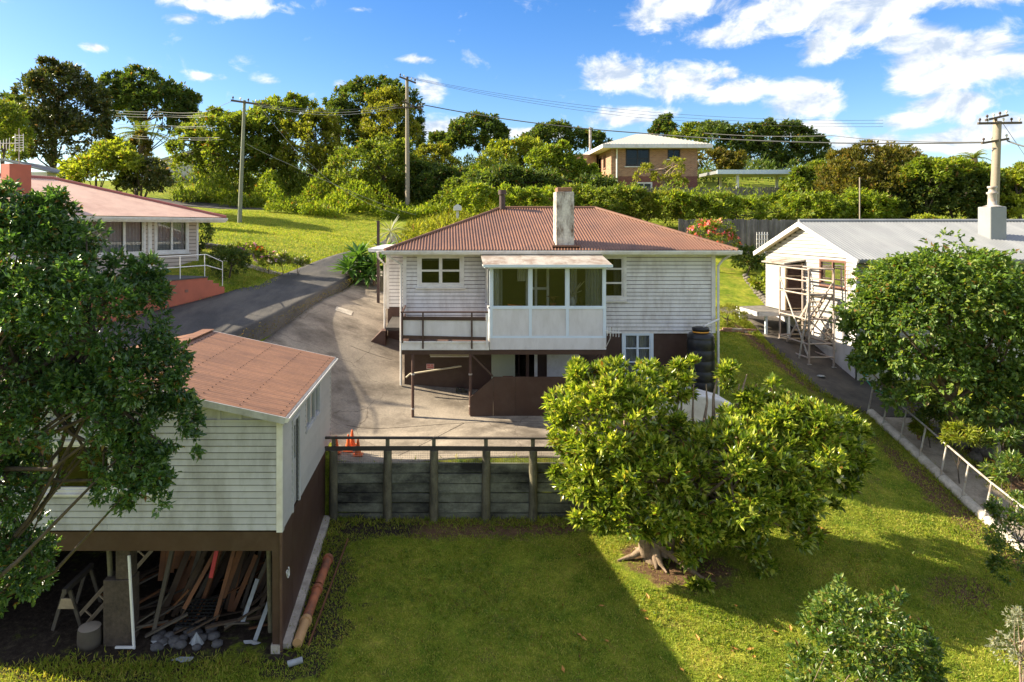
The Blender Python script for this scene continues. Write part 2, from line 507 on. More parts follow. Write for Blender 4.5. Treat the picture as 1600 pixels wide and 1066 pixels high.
M['purple_flower'] = leafmat('purple_petals', (.4, .12, .4), (.6, .3, .6), (.75, .5, .7), .5, .3)


def brickmat(name, c1, c2, mortar, bw, bh):
    m, nt, N, L, B = newmat(name)
    tc = N.new('ShaderNodeNewGeometry')
    sp = N.new('ShaderNodeSeparateXYZ'); L.new(tc.outputs['Position'], sp.inputs[0])
    ad = N.new('ShaderNodeMath'); ad.operation = 'ADD'
    L.new(sp.outputs[0], ad.inputs[0]); L.new(sp.outputs[1], ad.inputs[1])
    cb = N.new('ShaderNodeCombineXYZ'); L.new(ad.outputs[0], cb.inputs[0]); L.new(sp.outputs[2], cb.inputs[1])
    b = N.new('ShaderNodeTexBrick')
    b.inputs['Scale'].default_value = 1.0
    b.inputs['Brick Width'].default_value = bw; b.inputs['Row Height'].default_value = bh
    b.inputs['Mortar Size'].default_value = .012
    b.inputs['Color1'].default_value = (*c1, 1); b.inputs['Color2'].default_value = (*c2, 1); b.inputs['Mortar'].default_value = (*mortar, 1)
    L.new(cb.outputs[0], b.inputs['Vector'])
    L.new(b.outputs['Color'], B.inputs['Base Color'])
    B.inputs['Roughness'].default_value = .85
    return m


M['brick'] = brickmat('tan_brick', (.42, .205, .105), (.26, .115, .06), (.40, .33, .26), .30, .11)
M['brick_base'] = brickmat('red_brick_base', (.22, .075, .055), (.16, .05, .04), (.2, .12, .1), .30, .11)


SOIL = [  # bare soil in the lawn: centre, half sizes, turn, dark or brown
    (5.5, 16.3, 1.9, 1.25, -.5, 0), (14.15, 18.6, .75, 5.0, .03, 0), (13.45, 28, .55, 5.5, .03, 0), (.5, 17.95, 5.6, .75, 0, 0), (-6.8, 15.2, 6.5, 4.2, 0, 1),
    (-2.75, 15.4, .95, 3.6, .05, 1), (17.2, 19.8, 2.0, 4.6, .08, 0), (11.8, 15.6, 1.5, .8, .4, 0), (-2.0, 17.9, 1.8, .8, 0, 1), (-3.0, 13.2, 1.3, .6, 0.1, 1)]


def lawnmat():
    m, nt, N, L, B = newmat('lawn')
    g = N.new('ShaderNodeNewGeometry'); pos = g.outputs['Position']
    a = noise_(N, L, pos, .55, 6, .65)
    b = noise_(N, L, pos, 6.0, 6, .75)
    c = noise_(N, L, pos, 38, 4, .75)
    col = ramp_(N, L, a, [(.25, (.175, .245, .028)), (.5, (.265, .310, .042)), (.75, (.37, .34, .075))])
    fine = ramp_(N, L, b, [(.25, (.50, .55, .45)), (.75, (1.35, 1.30, 1.2))])
    col = mixc(N, L, 1.0, col, fine, 'MULTIPLY')
    fine2 = ramp_(N, L, c, [(.3, (.5, .5, .5)), (.7, (1.45, 1.45, 1.35))])
    col = mixc(N, L, 1.0, col, fine2, 'MULTIPLY')
    pm_ = ramp_(N, L, noise_(N, L, pos, 1.9, 5, .6), [(.35, (.55, .70, .5)), (.65, (1.28, 1.16, 1.15))])
    col = mixc(N, L, 1.0, col, pm_, 'MULTIPLY')
    d = noise_(N, L, pos, 1.3, 8, .72)
    k = ramp_(N, L, d, [(.55, (0, 0, 0)), (.70, (.6, .6, .6))])
    col = mixc(N, L, k, col, (.19, .125, .062))
    sp = N.new('ShaderNodeSeparateXYZ'); L.new(pos, sp.inputs[0])
    flat = N.new('ShaderNodeCombineXYZ'); L.new(sp.outputs[0], flat.inputs[0]); L.new(sp.outputs[1], flat.inputs[1])
    edge = noise_(N, L, pos, 2.2, 8, .7)
    brown = ramp_(N, L, noise_(N, L, pos, 9, 7, .75), [(.3, (.075, .042, .024)), (.5, (.16, .095, .055)), (.7, (.27, .17, .10))])
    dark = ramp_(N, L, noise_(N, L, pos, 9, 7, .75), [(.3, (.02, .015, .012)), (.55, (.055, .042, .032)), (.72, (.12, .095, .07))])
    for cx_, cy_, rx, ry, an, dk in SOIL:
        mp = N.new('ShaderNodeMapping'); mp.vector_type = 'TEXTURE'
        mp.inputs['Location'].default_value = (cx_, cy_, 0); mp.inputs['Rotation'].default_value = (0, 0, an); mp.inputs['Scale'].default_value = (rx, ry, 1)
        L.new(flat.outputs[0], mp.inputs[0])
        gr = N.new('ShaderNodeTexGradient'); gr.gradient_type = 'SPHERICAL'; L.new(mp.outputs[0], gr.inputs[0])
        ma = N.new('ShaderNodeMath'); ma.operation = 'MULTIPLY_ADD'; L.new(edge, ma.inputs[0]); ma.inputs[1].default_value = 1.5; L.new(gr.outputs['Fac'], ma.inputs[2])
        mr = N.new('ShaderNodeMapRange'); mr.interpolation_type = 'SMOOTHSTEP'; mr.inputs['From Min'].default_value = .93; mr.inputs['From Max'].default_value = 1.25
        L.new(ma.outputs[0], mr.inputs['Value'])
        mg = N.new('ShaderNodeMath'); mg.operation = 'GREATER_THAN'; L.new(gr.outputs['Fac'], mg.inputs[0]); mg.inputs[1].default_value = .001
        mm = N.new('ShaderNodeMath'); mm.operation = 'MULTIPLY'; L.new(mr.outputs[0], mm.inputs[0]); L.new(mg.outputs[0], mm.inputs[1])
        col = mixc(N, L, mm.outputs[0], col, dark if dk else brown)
    L.new(col, B.inputs['Base Color'])
    B.inputs['Roughness'].default_value = .95
    B.inputs['Specular IOR Level'].default_value = .1
    bp = N.new('ShaderNodeBump'); bp.inputs['Strength'].default_value = .9; bp.inputs['Distance'].default_value = .06
    L.new(c, bp.inputs['Height']); L.new(bp.outputs[0], B.inputs['Normal'])
    return m


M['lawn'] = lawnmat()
M['grass'] = leafmat('grass_blades', (0.172, 0.259, 0.028), (0.301, 0.353, 0.048), (0.466, 0.405, 0.121), .6, .35, .15)
M['leaf_left'] = leafmat('dark_glossy_leaves', (.036, .086, .028), (.070, .150, .044), (.16, .25, .085), .30, .40, .6)
M['leaf_mag'] = leafmat('magnolia_leaves', (.050, .105, .014), (.235, .32, .038), (.54, .54, .12), .22, .42, .7)
M['leaf_right'] = leafmat('bright_palmate_leaves', (.070, .135, .030), (.130, .215, .042), (.25, .30, .07), .42, .42, .4)
M['leaf_citrus'] = leafmat('citrus_leaves', (.050, .105, .020), (.105, .185, .030), (.28, .31, .075), .30, .40, .6)
M['leaf_grey'] = leafmat('silvery_leaves', (.16, .18, .13), (.26, .28, .22), (.42, .42, .36), .5, 0.40, .3)
M['leaf_mid'] = leafmat('mid_green_leaves', (0.093, 0.146, 0.024), (0.170, 0.229, 0.035), (0.269, 0.287, 0.065), .5, 0.46, .3)
M['leaf_lime'] = leafmat('lime_leaves', (.16, .21, .026), (.24, .29, .04), (.32, .33, .07), .5, 0.50, .3)
M['leaf_dark'] = leafmat('deep_green_leaves', (0.048, 0.087, 0.024), (0.088, 0.135, 0.033), (0.146, 0.182, 0.053), .5, 0.42, .3)
M['leaf_bronze'] = leafmat('bronze_leaves', (.036, .056, .020), (.070, .090, .030), (.17, .165, .075), .4, .36, .5)
M['leaf_yellow'] = leafmat('yellow_green_leaves', (.15, .185, .024), (.23, .25, .036), (.32, .31, .07), .5, .45, .3)
M['leaf_brown'] = leafmat('brownish_shrub', (.085, .095, .022), (.145, .140, .03), (.24, .185, .05), .6, .40, .25)
M['leaf_hedge'] = leafmat('hedge_leaves', (0.111, 0.176, 0.021), (0.194, 0.264, 0.033), (0.305, 0.334, 0.059), .5, 0.48, .3)
M['leaf_dry'] = leafmat('dry_grass', (.14, .115, .045), (.22, .17, .075), (.13, .14, .03), .7, 0.40, .2)
M['agave'] = leafmat('agave_leaves', (.055, .14, .03), (.10, .21, .045), (.2, .28, .08), .45, .25, .4)
M['fallen'] = paint('fallen_leaf', (.45, .22, .05), .6, .35, 9)

# ------------------------------------------------------------------ terrain
class TPS:
    def __init__(self, pts):
        p = np.array(pts, float); self.xy = p[:, :2]; n = len(p)
        K = self.k(self.xy, self.xy) + np.eye(n) * 0.4
        A = np.zeros((n + 3, n + 3)); A[:n, :n] = K
        Q = np.c_[np.ones(n), self.xy]; A[:n, n:] = Q; A[n:, :n] = Q.T
        self.c = np.linalg.solve(A, np.r_[p[:, 2], 0, 0, 0]); self.n = n

    @staticmethod
    def k(a, b):
        r2 = ((a[:, None] - b[None]) ** 2).sum(-1)
        return .5 * r2 * np.log(r2 + 1e-9)

    def __call__(self, X, Y):
        q = np.c_[X.ravel(), Y.ravel()]
        z = self.k(q, self.xy) @ self.c[:self.n] + np.c_[np.ones(len(q)), q] @ self.c[self.n:]
        return z.reshape(X.shape)


HL = TPS([(-14, 12.5, -8.55), (-3, 12.5, -8.5), (5, 12.6, -8.5), (11, 12.6, -8.5), (-14, 18.5, -7.9), (-3, 18.5, -7.8), (3.5, 18.5, -7.8),
          (-5, 14, -8.38), (5, 16.6, -8.0), (8, 17, -7.9), (14.5, 18, -8.05), (12, 18, -7.85), (0, 8, -8.75), (12, 8, -8.9), (-14, 8, -8.8), (20, 10, -9.0),
          (20, 18, -8.0), (14.3, 14, -8.75), (12, 24, -6.4), (0, 22, -7.5), (-14, 22, -7.6)])
HU = TPS([(-3.2, 18.5, -6.32), (0, 18.5, -6.32), (4, 18.5, -6.32), (-3.2, 21, -6.0), (1, 21, -5.95), (5, 21, -5.98), (-1, 23, -5.35), (2.5, 23, -5.6), (5, 23, -5.75), (9, 23, -5.9),
          (-1.7, 25.5, -4.5), (-2.0, 27, -4.05), (-3, 30, -3.35), (-3.6, 34, -2.55), (-6.2, 23.4, -3.74), (-5.3, 26, -3.26), (-4.7, 29, -2.92), (-4.2, 34, -2.48), (-4.6, 21, -5.1), (-8, 20, -4.1),
          (11, 18.5, -7.45), (11, 22, -6.35), (11, 26, -5.5), (11, 31, -4.5), (13.8, 25, -6.05), (14.4, 32, -4.4), (14.9, 24, -6.55), (14.5, 18.5, -7.95), (14.6, 21, -7.25),
          (16, 27, -5.9), (16, 34, -4.2), (13, 36, -3.75), (16, 42, -1.9), (20, 42, -1.7), (18, 20, -7.2), (22, 22, -6.3), (25, 27, -5.5), (9.5, 29, -4.7),
          (4, 34, -2.9), (9, 35, -3.6), (4, 41, -1.0), (9, 42, -.9),
          (-8.6, 26.6, -2.62), (-10.0, 23.4, -2.95), (-12.5, 20, -3.5), (-7.6, 31, -2.27), (-6.4, 38, -1.70), (-4.6, 48, -1.2), (-3.9, 38, -2.2), (-2.8, 48, -1.5),
          (-10.3, 30, -1.45), (-11, 40, -.55), (-16.6, 60, 1.15), (-3.2, 62, .9), (-14, 27, -2.1), (-22, 24, -2.2), (-22, 40, -.2), (-20, 66, 1.8), (-1, 45, -.9), (2, 50, -.2),
          (-19, 72, 3.0), (-14, 80, 5.2), (-4, 75, 4.0), (-4, 85, 6.0), (6, 70, 3.4), (9, 48, .5), (16, 48, .4), (24, 46, .3), (34, 46, .2), (12, 58, 2.0), (20, 70, 4.0), (27.7, 65, 3.0), (40, 60, 2.0),
          (20, 85, 6.2), (40, 90, 6.6), (-30, 90, 6.5), (-35, 60, 2.5), (-30, 30, -1.0), (60, 60, 2.0), (60, 100, 6.5), (0, 110, 7.5), (-40, 110, 7.0), (35, 30, -4.5), (35, 20, -6.0), (-25, 15, -4.0)])


def H(X, Y):
    X = np.asarray(X, float); Y = np.asarray(Y, float)
    X, Y = np.broadcast_arrays(X, Y)
    xc = np.clip(X, -42, 60); yc = np.clip(Y, 6, 112)
    lo = HL(np.clip(xc, -16, 22), np.clip(yc, 6, 24))
    up = HU(xc, np.clip(yc, 16, 112))
    w = .04 + .75 * np.clip((X - 6.5), 0, 3.5)
    s = np.clip((Y - (18.5 - w)) / (2 * w), 0, 1); s = s * s * (3 - 2 * s)
    z = lo * (1 - s) + up * s
    return z - np.clip(Y - 120, 0, 400) * .012


def h(x, y):
    return float(H(np.array([x]), np.array([y]))[0])


def G(x, y, dz=0):
    return Vector((x, y, h(x, y) + dz))


xs = np.unique(np.round(np.r_[np.arange(-600, -60, 60), np.arange(-60, -18, 3), np.arange(-18, 20, .4), np.arange(20, 60, 2.5), np.arange(60, 601, 60)], 3))
ys = np.unique(np.round(np.r_[np.arange(-400, 0, 50), np.arange(0, 9, 1.5), np.arange(9, 18.4, .35), [18.46, 18.54], np.arange(18.8, 46, .4), np.arange(46, 112, 1.5), np.arange(112, 200, 10), np.arange(200, 1201, 100)], 3))
XX, YY = np.meshgrid(xs, ys)
ZZ = H(XX, YY)
nx, ny = len(xs), len(ys)
idx = np.arange(nx * ny).reshape(ny, nx)
quads = np.stack([idx[:-1, :-1], idx[:-1, 1:], idx[1:, 1:], idx[1:, :-1]], -1).reshape(-1, 4)
ground = link('ground', mesh_np('ground', np.stack([XX, YY, ZZ], -1).reshape(-1, 3), quads, M['lawn'], True))
tag(ground, kind='structure')


def resample(pts, n):
    p = np.array(pts, float)
    d = np.r_[0, np.cumsum(np.hypot(*np.diff(p, axis=0).T))]
    t = np.linspace(0, d[-1], n)
    return np.c_[np.interp(t, d, p[:, 0]), np.interp(t, d, p[:, 1])]


def drape(name, left, right, material, off=.03, n=60, m=24, kind='structure', wob=0.0, skirt=.15):
    """A sheet between two edge lines that lies on the terrain."""
    n0 = max(n, 2)
    if len(left) == len(right):
        Lp = np.vstack([resample(left[i:i + 2], max(3, n0 // (len(left) - 1)))[:-1] for i in range(len(left) - 1)] + [np.array([left[-1]], float)])
        Rp = np.vstack([resample(right[i:i + 2], max(3, n0 // (len(left) - 1)))[:-1] for i in range(len(left) - 1)] + [np.array([right[-1]], float)])
    else:
        Lp, Rp = resample(left, n0), resample(right, n0)
    if wob:
        Lp = Lp + rng.normal(0, wob, Lp.shape); Rp = Rp + rng.normal(0, wob, Rp.shape)
    t = np.linspace(0, 1, m)
    g = Lp[:, None] * (1 - t)[None, :, None] + Rp[:, None] * t[None, :, None]
    Z = H(g[..., 0], g[..., 1]) + off
    V = np.concatenate([g, Z[..., None]], -1)
    V = np.concatenate([V[:, :1] - [0, 0, skirt], V, V[:, -1:] - [0, 0, skirt]], 1)
    V = np.concatenate([V[:1] - [0, 0, skirt], V, V[-1:] - [0, 0, skirt]], 0)
    r, c = V.shape[:2]
    i = np.arange(r * c).reshape(r, c)
    q = np.stack([i[:-1, :-1], i[:-1, 1:], i[1:, 1:], i[1:, :-1]], -1).reshape(-1, 4)
    o = link(name, mesh_np(name, V.reshape(-1, 3), q, material))
    if kind: tag(o, kind=kind)
    return o


drape('concrete_yard', [(-3.12, 18.56), (-3.12, 19.5), (-6.6, 21.0), (-5.75, 24.6), (-4.75, 29), (-4.15, 34), (-3.2, 40)],
      [(6.6, 18.56), (6.6, 19.5), (6.6, 20.5), (6.6, 23), (2, 29), (1, 34), (0, 40)], M['concrete'], .035, 80, 40)
def strip(name, left, right, material, n=12, m=14, skirt=.9):
    """A made-up driveway slab between two edge lines given as points."""
    def fine(p):
        p = np.array(p, float)
        t = np.linspace(0, len(p) - 1, n * (len(p) - 1) + 1)
        i = np.clip(t.astype(int), 0, len(p) - 2); f = t - i
        p0, p1, p2, p3 = p[np.clip(i - 1, 0, None)], p[i], p[i + 1], p[np.clip(i + 2, None, len(p) - 1)]
        f = f[:, None]
        return .5 * (2 * p1 + (p2 - p0) * f + (2 * p0 - 5 * p1 + 4 * p2 - p3) * f ** 2 + (3 * p1 - p0 - 3 * p2 + p3) * f ** 3)
    Lp, Rp = fine(left), fine(right)
    t = np.linspace(0, 1, m)
    V = Lp[:, None] * (1 - t)[None, :, None] + Rp[:, None] * t[None, :, None]
    V = np.concatenate([V[:, :1] - [0.02, 0, skirt], V, V[:, -1:] - [-.22, 0, skirt]], 1)
    r, c = V.shape[:2]
    i = np.arange(r * c).reshape(r, c)
    q = np.stack([i[:-1, :-1], i[:-1, 1:], i[1:, 1:], i[1:, :-1]], -1).reshape(-1, 4)
    return tag(link(name, mesh_np(name, V.reshape(-1, 3), q, material)), kind='structure')


ASPHALT_R = [(-9.0, 17, -4.2), (-6.55, 22.6, -3.33), (-5.5, 26, -2.85), (-4.65, 31, -2.40), (-4.2, 38, -2.0), (-2.9, 48, -1.3), (-2.6, 56, -.6)]
strip('asphalt_driveway', [(-13.2, 18.5, -3.3), (-9.95, 23.2, -2.86), (-8.55, 26.5, -2.55), (-7.45, 31, -2.17), (-6.25, 38, -1.58), (-4.5, 48, -1.05), (-4.6, 56, -.4)], ASPHALT_R, M['asphalt'])
drape('side_driveway', [(13.4, 34.4), (14.3, 32), (13.85, 28), (13.75, 25), (14.75, 23.8)],
      [(17.5, 35.2), (16.9, 32), (17.2, 28), (17.6, 25), (17.6, 23.8)], M['asphalt_dark'], .03, 60, 12)
drape('garden_path', [(14.75, 23.75), (14.65, 22), (14.58, 20), (14.5, 18), (14.4, 15), (14.4, 12)],
      [(17.3, 23.75), (16.25, 22), (16.0, 20), (15.9, 18), (15.8, 15), (15.8, 12)], M['concrete_path'], .034, 60, 12)
drape('road', [(-60, 63.5), (-30, 64), (-22, 64.5), (-17, 65.2)], [(-60, 67), (-30, 68), (-22, 68), (-17, 66)], M['asphalt'], .05, 40, 6)


# ------------------------------------------------------------------ building pieces
BOARD_CACHE = {}
JR = random.Random(77)


def boards(parent, o, u, n, L, c0, c1, pitch, material, openings=(), clip=None, first_name='weatherboard'):
    """Lapped weatherboards, each one an object, cut around the openings."""
    u, n, o = Vector(u), Vector(n), Vector(o)
    rows = max(1, round((c1 - c0) / pitch)); ph = (c1 - c0) / rows
    for i in range(rows):
        a = c0 + i * ph; b = a + ph; mid = (a + b) / 2
        lo, hi = (0, L) if clip is None else clip(a if clip else mid)
        if hi - lo < .1:
            continue
        cuts = [(lo, hi)]
        for (x0, x1, z0, z1) in openings:
            if z0 < mid < z1:
                nc = []
                for s, e in cuts:
                    if x1 <= s or x0 >= e: nc.append((s, e))
                    else:
                        if x0 - s > .03: nc.append((s, x0))
                        if e - x1 > .03: nc.append((x1, e))
                cuts = nc
        joints = []
        for s, e in cuts:
            q = s
            while e - q > 5.6:
                w_ = JR.uniform(2.2, 4.6); joints.append((q, q + w_ - .004)); q += w_
            joints.append((q, e))
        for s, e in joints:
            key = (round(e - s, 3), round(ph, 4), tuple(round(t, 4) for t in (*u, *n)), material.name)
            me = BOARD_CACHE.get(key)
            if me is None:
                w = e - s; gp = min(.021, ph * .15); prof = [(0, gp), (.034, gp), (.014, ph), (0, ph)]
                vs_ = [n * b_ + Vector((0, 0, c_)) for b_, c_ in prof] + [u * w + n * b_ + Vector((0, 0, c_)) for b_, c_ in prof]
                me = bpy.data.meshes.new('weatherboard')
                me.from_pydata(vs_, [], [(3, 2, 1, 0), (4, 5, 6, 7), (0, 1, 5, 4), (1, 2, 6, 5), (2, 3, 7, 6), (3, 0, 4, 7)])
                me.materials.append(material); me.update()
                BOARD_CACHE[key] = me
            link('weatherboard', me, parent, o + u * s + Vector((0, 0, a)))


def wall_panel(parent, o, u, n, L, c0, c1, material, openings=(), thick=.1, name='wall', off=0.0):
    """A wall slab with rectangular openings; outer face at the origin plane."""
    mb = MB(o, u, n)
    xs_ = sorted({0, L, *[t for q in openings for t in q[:2]]}); zs_ = sorted({c0, c1, *[t for q in openings for t in q[2:]]})
    xs_ = [t for t in xs_ if 0 <= t <= L]; zs_ = [t for t in zs_ if c0 <= t <= c1]
    for i in range(len(xs_) - 1):
        for j in range(len(zs_) - 1):
            mx, mz = (xs_[i] + xs_[i + 1]) / 2, (zs_[j] + zs_[j + 1]) / 2
            if any(q[0] < mx < q[1] and q[2] < mz < q[3] for q in openings):
                continue
            mb.box(xs_[i], xs_[i + 1], -thick + off, off, zs_[j], zs_[j + 1])
    return mb.build(name, material, parent)


def wavy(parent, o, u, n, w, c0, c1, depth, material, name='curtain', waves=7, amp=.03):
    """A hanging curtain with folds, just behind the glass."""
    mb = MB(o, u, n)
    k = waves * 8
    vs_ = []
    for i in range(k + 1):
        a = w * i / k
        b = -depth + amp * math.sin(i / 8 * 2 * math.pi) + .3 * amp * math.sin(i * .9)
        vs_ += [mb.p(a, b, c0), mb.p(a, b * 1.0, c1)]
    mb.add(vs_, [(2 * i, 2 * i + 2, 2 * i + 3, 2 * i + 1) for i in range(k)], True)
    return mb.build(name, material, parent)


def window(parent, o, u, n, a0, a1, c0, c1, cols=(1,), rows=(1,), frame='white', fw=.07, bar=.035, glass='glass', sill=True, proud=.035, curtain=None, name='window'):
    """Casing, sash bars, one pane for each light, a sill; a0..c1 is the opening."""
    f = MB(o, u, n)
    f.box(a0 - fw, a0, -.05, proud, c0, c1); f.box(a1, a1 + fw, -.05, proud, c0, c1)
    f.box(a0 - fw, a1 + fw, -.05, proud + .004, c1, c1 + fw); f.box(a0 - fw, a1 + fw, -.05, proud + .004, c0 - fw, c0)
    fo = f.build(name, M[frame], parent)
    cs = np.r_[0, np.cumsum(cols)] / sum(cols); rs = np.r_[0, np.cumsum(rows)] / sum(rows)
    b = MB(o, u, n)
    for i in range(1, len(cs) - 1):
        x = a0 + (a1 - a0) * cs[i]; b.box(x - bar, x + bar, -.04, proud * .6, c0, c1)
    for j in range(1, len(rs) - 1):
        z = c0 + (c1 - c0) * rs[j]; b.box(a0, a1, -.04, proud * .45, z - bar * .6, z + bar * .6)
    b.box(a0, a0 + bar, -.04, proud * .5, c0, c1); b.box(a1 - bar, a1, -.04, proud * .5, c0, c1)
    b.box(a0 + bar, a1 - bar, -.04, proud * .5, c0, c0 + bar); b.box(a0 + bar, a1 - bar, -.04, proud * .5, c1 - bar, c1)
    b.build('sash', M[frame], fo)
    for i in range(len(cs) - 1):
        for j in range(len(rs) - 1):
            g = MB(o, u, n)
            x0, x1 = a0 + (a1 - a0) * cs[i], a0 + (a1 - a0) * cs[i + 1]; z0, z1 = c0 + (c1 - c0) * rs[j], c0 + (c1 - c0) * rs[j + 1]
            g.box(x0 + bar * .6, x1 - bar * .6, -.024, -.02, z0 + bar * .5, z1 - bar * .5)
            g.build('pane', M[glass], fo)
    if sill:
        s = MB(o, u, n); s.box(a0 - fw - .05, a1 + fw + .05, -.02, proud + .06, c0 - fw - .04, c0 - fw - .002)
        s.build('sill', M[frame], fo)
    if curtain:
        for (x0, x1, mname) in curtain:
            wavy(fo, o, u, n, 1, 0, 1, 0, M[mname]) if False else wavy(fo, MB(o, u, n).p(a0 + (a1 - a0) * x0, 0, 0), u, n, (a1 - a0) * (x1 - x0), c0, c1, .12, M[mname], waves=max(2, int((a1 - a0) * (x1 - x0) / .14)))
    return fo


def corrugated(e0, u, v, L, topf, period=.09, amp=.011, spp=6, start=None):
    """Corrugated sheet iron: ribs run up the slope v from the eave line e0 + u*a."""
    e0, u, v = Vector(e0), Vector(u).normalized(), Vector(v).normalized()
    nr = u.cross(v).normalized()
    k = int(L / period * spp)
    mb = MB()
    vs_, fs = [], []
    for i in range(k + 1):
        a = L * i / k
        t = max(topf(a), .002)
        s = start(a) if start else 0
        d = nr * (amp * math.sin(2 * math.pi * a / period))
        vs_ += [e0 + u * a + v * s + d, e0 + u * a + v * t + d]
        if i: fs.append((2 * i - 2, 2 * i, 2 * i + 1, 2 * i - 1))
    mb.add(vs_, fs, True)
    return mb


def gutter(parent, p0, p1, out, material, name='gutter', d=.11, hgt=.12):
    p0, p1, out = Vector(p0), Vector(p1), Vector(out)
    mb = MB()
    prof = [(0, 0), (0, -hgt), (d * .7, -hgt), (d, -hgt * .35), (d, 0), (d - .012, 0), (d - .012, -hgt * .3), (d * .7 - .01, -hgt + .012), (.012, -hgt + .012), (.012, 0)]
    up = Vector((0, 0, 1)); m_ = len(prof)
    vs_ = [p0 + out * a + up * c for a, c in prof] + [p1 + out * a + up * c for a, c in prof]
    mb.add(vs_, [(i, (i + 1) % m_, (i + 1) % m_ + m_, i + m_) for i in range(m_)] + [tuple(range(5)), tuple(range(m_, m_ + 5))])
    return mb.build(name, material, parent)


def bbox_post(mb, x, y, z0, z1, w):
    mb.box(x - w / 2, x + w / 2, y - w / 2, y + w / 2, z0, z1)


# ------------------------------------------------------------------ the main house
UX, UY, UZ = Vector((1, 0, 0)), Vector((0, 1, 0)), Vector((0, 0, 1))
NF = Vector((0, -1, 0))                                   # walls that face the camera


def main_house():
    xl, xr, yf, yb = -1.36, 9.05, 23.0, 31.2
    zc, zt = -3.5, -.9                                    # bottom of cladding, soffit
    t = thing('main_house', 'pale weatherboard house with brown hipped iron roof and tall flaking chimney', 'house', (3.9, 27, h(3.9, 27)))
    o = Vector((xl, yf, 0))
    W1 = (.53, 1.91, -1.93, -1.0); W2 = (6.60, 7.36, -2.36, -1.02); SR = (2.80, 6.36, zc, -1.15); LW = (7.42, 8.28, -5.0, -3.62)
    boards(t, o, UX, NF, xr - xl, zc, zt, .132, M['board'], [W1, W2, SR])
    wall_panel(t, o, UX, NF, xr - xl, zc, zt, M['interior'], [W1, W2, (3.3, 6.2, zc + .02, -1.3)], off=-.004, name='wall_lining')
    # base wall
    wall_panel(t, o, UX, NF, xr - xl, -6.6, zc, M['choc'], [LW, (2.93, 3.85, -5.62, -3.85), (3.87, 4.42, -5.62, -3.85)], off=-.02, name='base_wall')
    # side and back walls
    boards(t, (xr, yf, 0), UY, UX, yb - yf, zc, zt, .132, M['board'])
    wall_panel(t, (xr, yf, 0), UY, UX, yb - yf, -6.4, zt, M['choc'], off=-.01, name='side_wall')
    boards(t, (-2.17, 26, 0), UX, NF, .84, -3.05, zt, .132, M['board'])
    wall_panel(t, (-2.17, 26, 0), UX, NF, .84, -5.2, -3.05, M['choc_light'], off=-.01, name='side_wall')
    wall_panel(t, (-2.17, 26, 0), UX, NF, .84, -3.05, zt, M['interior'], off=-.004, name='wall_lining')
    boards(t, (-2.17, yb, 0), -UY, -UX, yb - 26, -3.05, zt, .132, M['board'])
    wall_panel(t, (-2.17, yb, 0), -UY, -UX, yb - 26, -5.2, zt, M['choc_light'], off=-.01, name='side_wall')
    boards(t, (xl, 26, 0), -UY, -UX, 3.0, zc, zt, .132, M['board'])
    wall_panel(t, (xl, 26, 0), -UY, -UX, 2.95, -6.4, zt, M['choc_light'], off=-.01, name='side_wall')
    wall_panel(t, (xr, yb, 0), -UX, UY, xr + 2.17, -5.0, zt, M['board'], name='back_wall')
    # corner boards
    c = MB(o, UX, NF); c.box(-.05, .07, -.05, .05, zc - .02, zt); c.build('corner_board', M['white'], t)
    c = MB(o, UX, NF); c.box(xr - xl - .08, xr - xl + .05, -.05, .05, zc - .06, zt); c.build('corner_board', M['white'], t)
    c = MB((-2.17, 26, 0), UX, NF); c.box(-.06, .05, -.05, .045, -3.1, zt); c.build('corner_board', M['white'], t)
    c = MB(o, UX, NF); c.box(2.8, xr - xl, -.01, .04, zc - .075, zc - .003); c.build('base_trim', M['white'], t)
    # windows
    w = window(t, o, UX, NF, *W1, cols=(1, 1), rows=(1, 1), fw=.10, bar=.055, glass='glass_dark', proud=.05)
    b = MB(o, UX, NF); b.box(.60, 1.17, -.07, -.06, -1.13, -1.02); b.box(1.27, 1.86, -.07, -.06, -1.13, -1.02); b.build('blind', M['blind'], w)
    window(t, o, UX, NF, *W2, cols=(1,), rows=(1, 1, .8), fw=.11, bar=.05, glass='glass_dark', proud=.05, curtain=[(.62, .98, 'curtain')])
    window(t, o, UX, NF, *LW, cols=(1, 1), rows=(1, 1, 1), frame='blue_frame', fw=.10, bar=.035, curtain=[(.02, .98, 'curtain')], sill=False)
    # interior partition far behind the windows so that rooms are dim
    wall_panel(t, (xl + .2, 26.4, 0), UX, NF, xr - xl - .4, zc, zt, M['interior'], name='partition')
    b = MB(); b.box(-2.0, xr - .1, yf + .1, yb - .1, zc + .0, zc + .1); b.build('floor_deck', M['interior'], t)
    # roof
    xe0, xe1, ye0, ye1, ze = -1.97, 9.62, 22.4, 31.4, -.75
    yr, zr, xr0, xr1 = 26.9, .76, 2.22, 5.92
    hs = yr - ye0; S = math.hypot(hs, zr - ze)
    r = corrugated((xe0, ye0, ze), UX, (0, hs, zr - ze), xe1 - xe0, lambda a: min(S, S * a / (xr0 - xe0), S * (xe1 - xe0 - a) / (xe1 - xr1)), .10, .019)
    ro = r.build('roof', M['roof_brown'], t)
    L2 = ye1 - ye0
    S2 = math.hypot(xr0 - xe0, zr - ze)
    corrugated((xe0, ye1, ze), -UY, (xr0 - xe0, 0, zr - ze), L2, lambda a: min(S2 * a / (L2 / 2), S2 * (L2 - a) / (L2 / 2)), .10, .019).build('roof_side', M['roof_brown'], ro)
    S3 = math.hypot(xe1 - xr1, zr - ze)
    corrugated((xe1, ye0, ze), UY, (xr1 - xe1, 0, zr - ze), L2, lambda a: min(S3 * a / (L2 / 2), S3 * (L2 - a) / (L2 / 2)), .10, .019).build('roof_side', M['roof_brown'], ro)
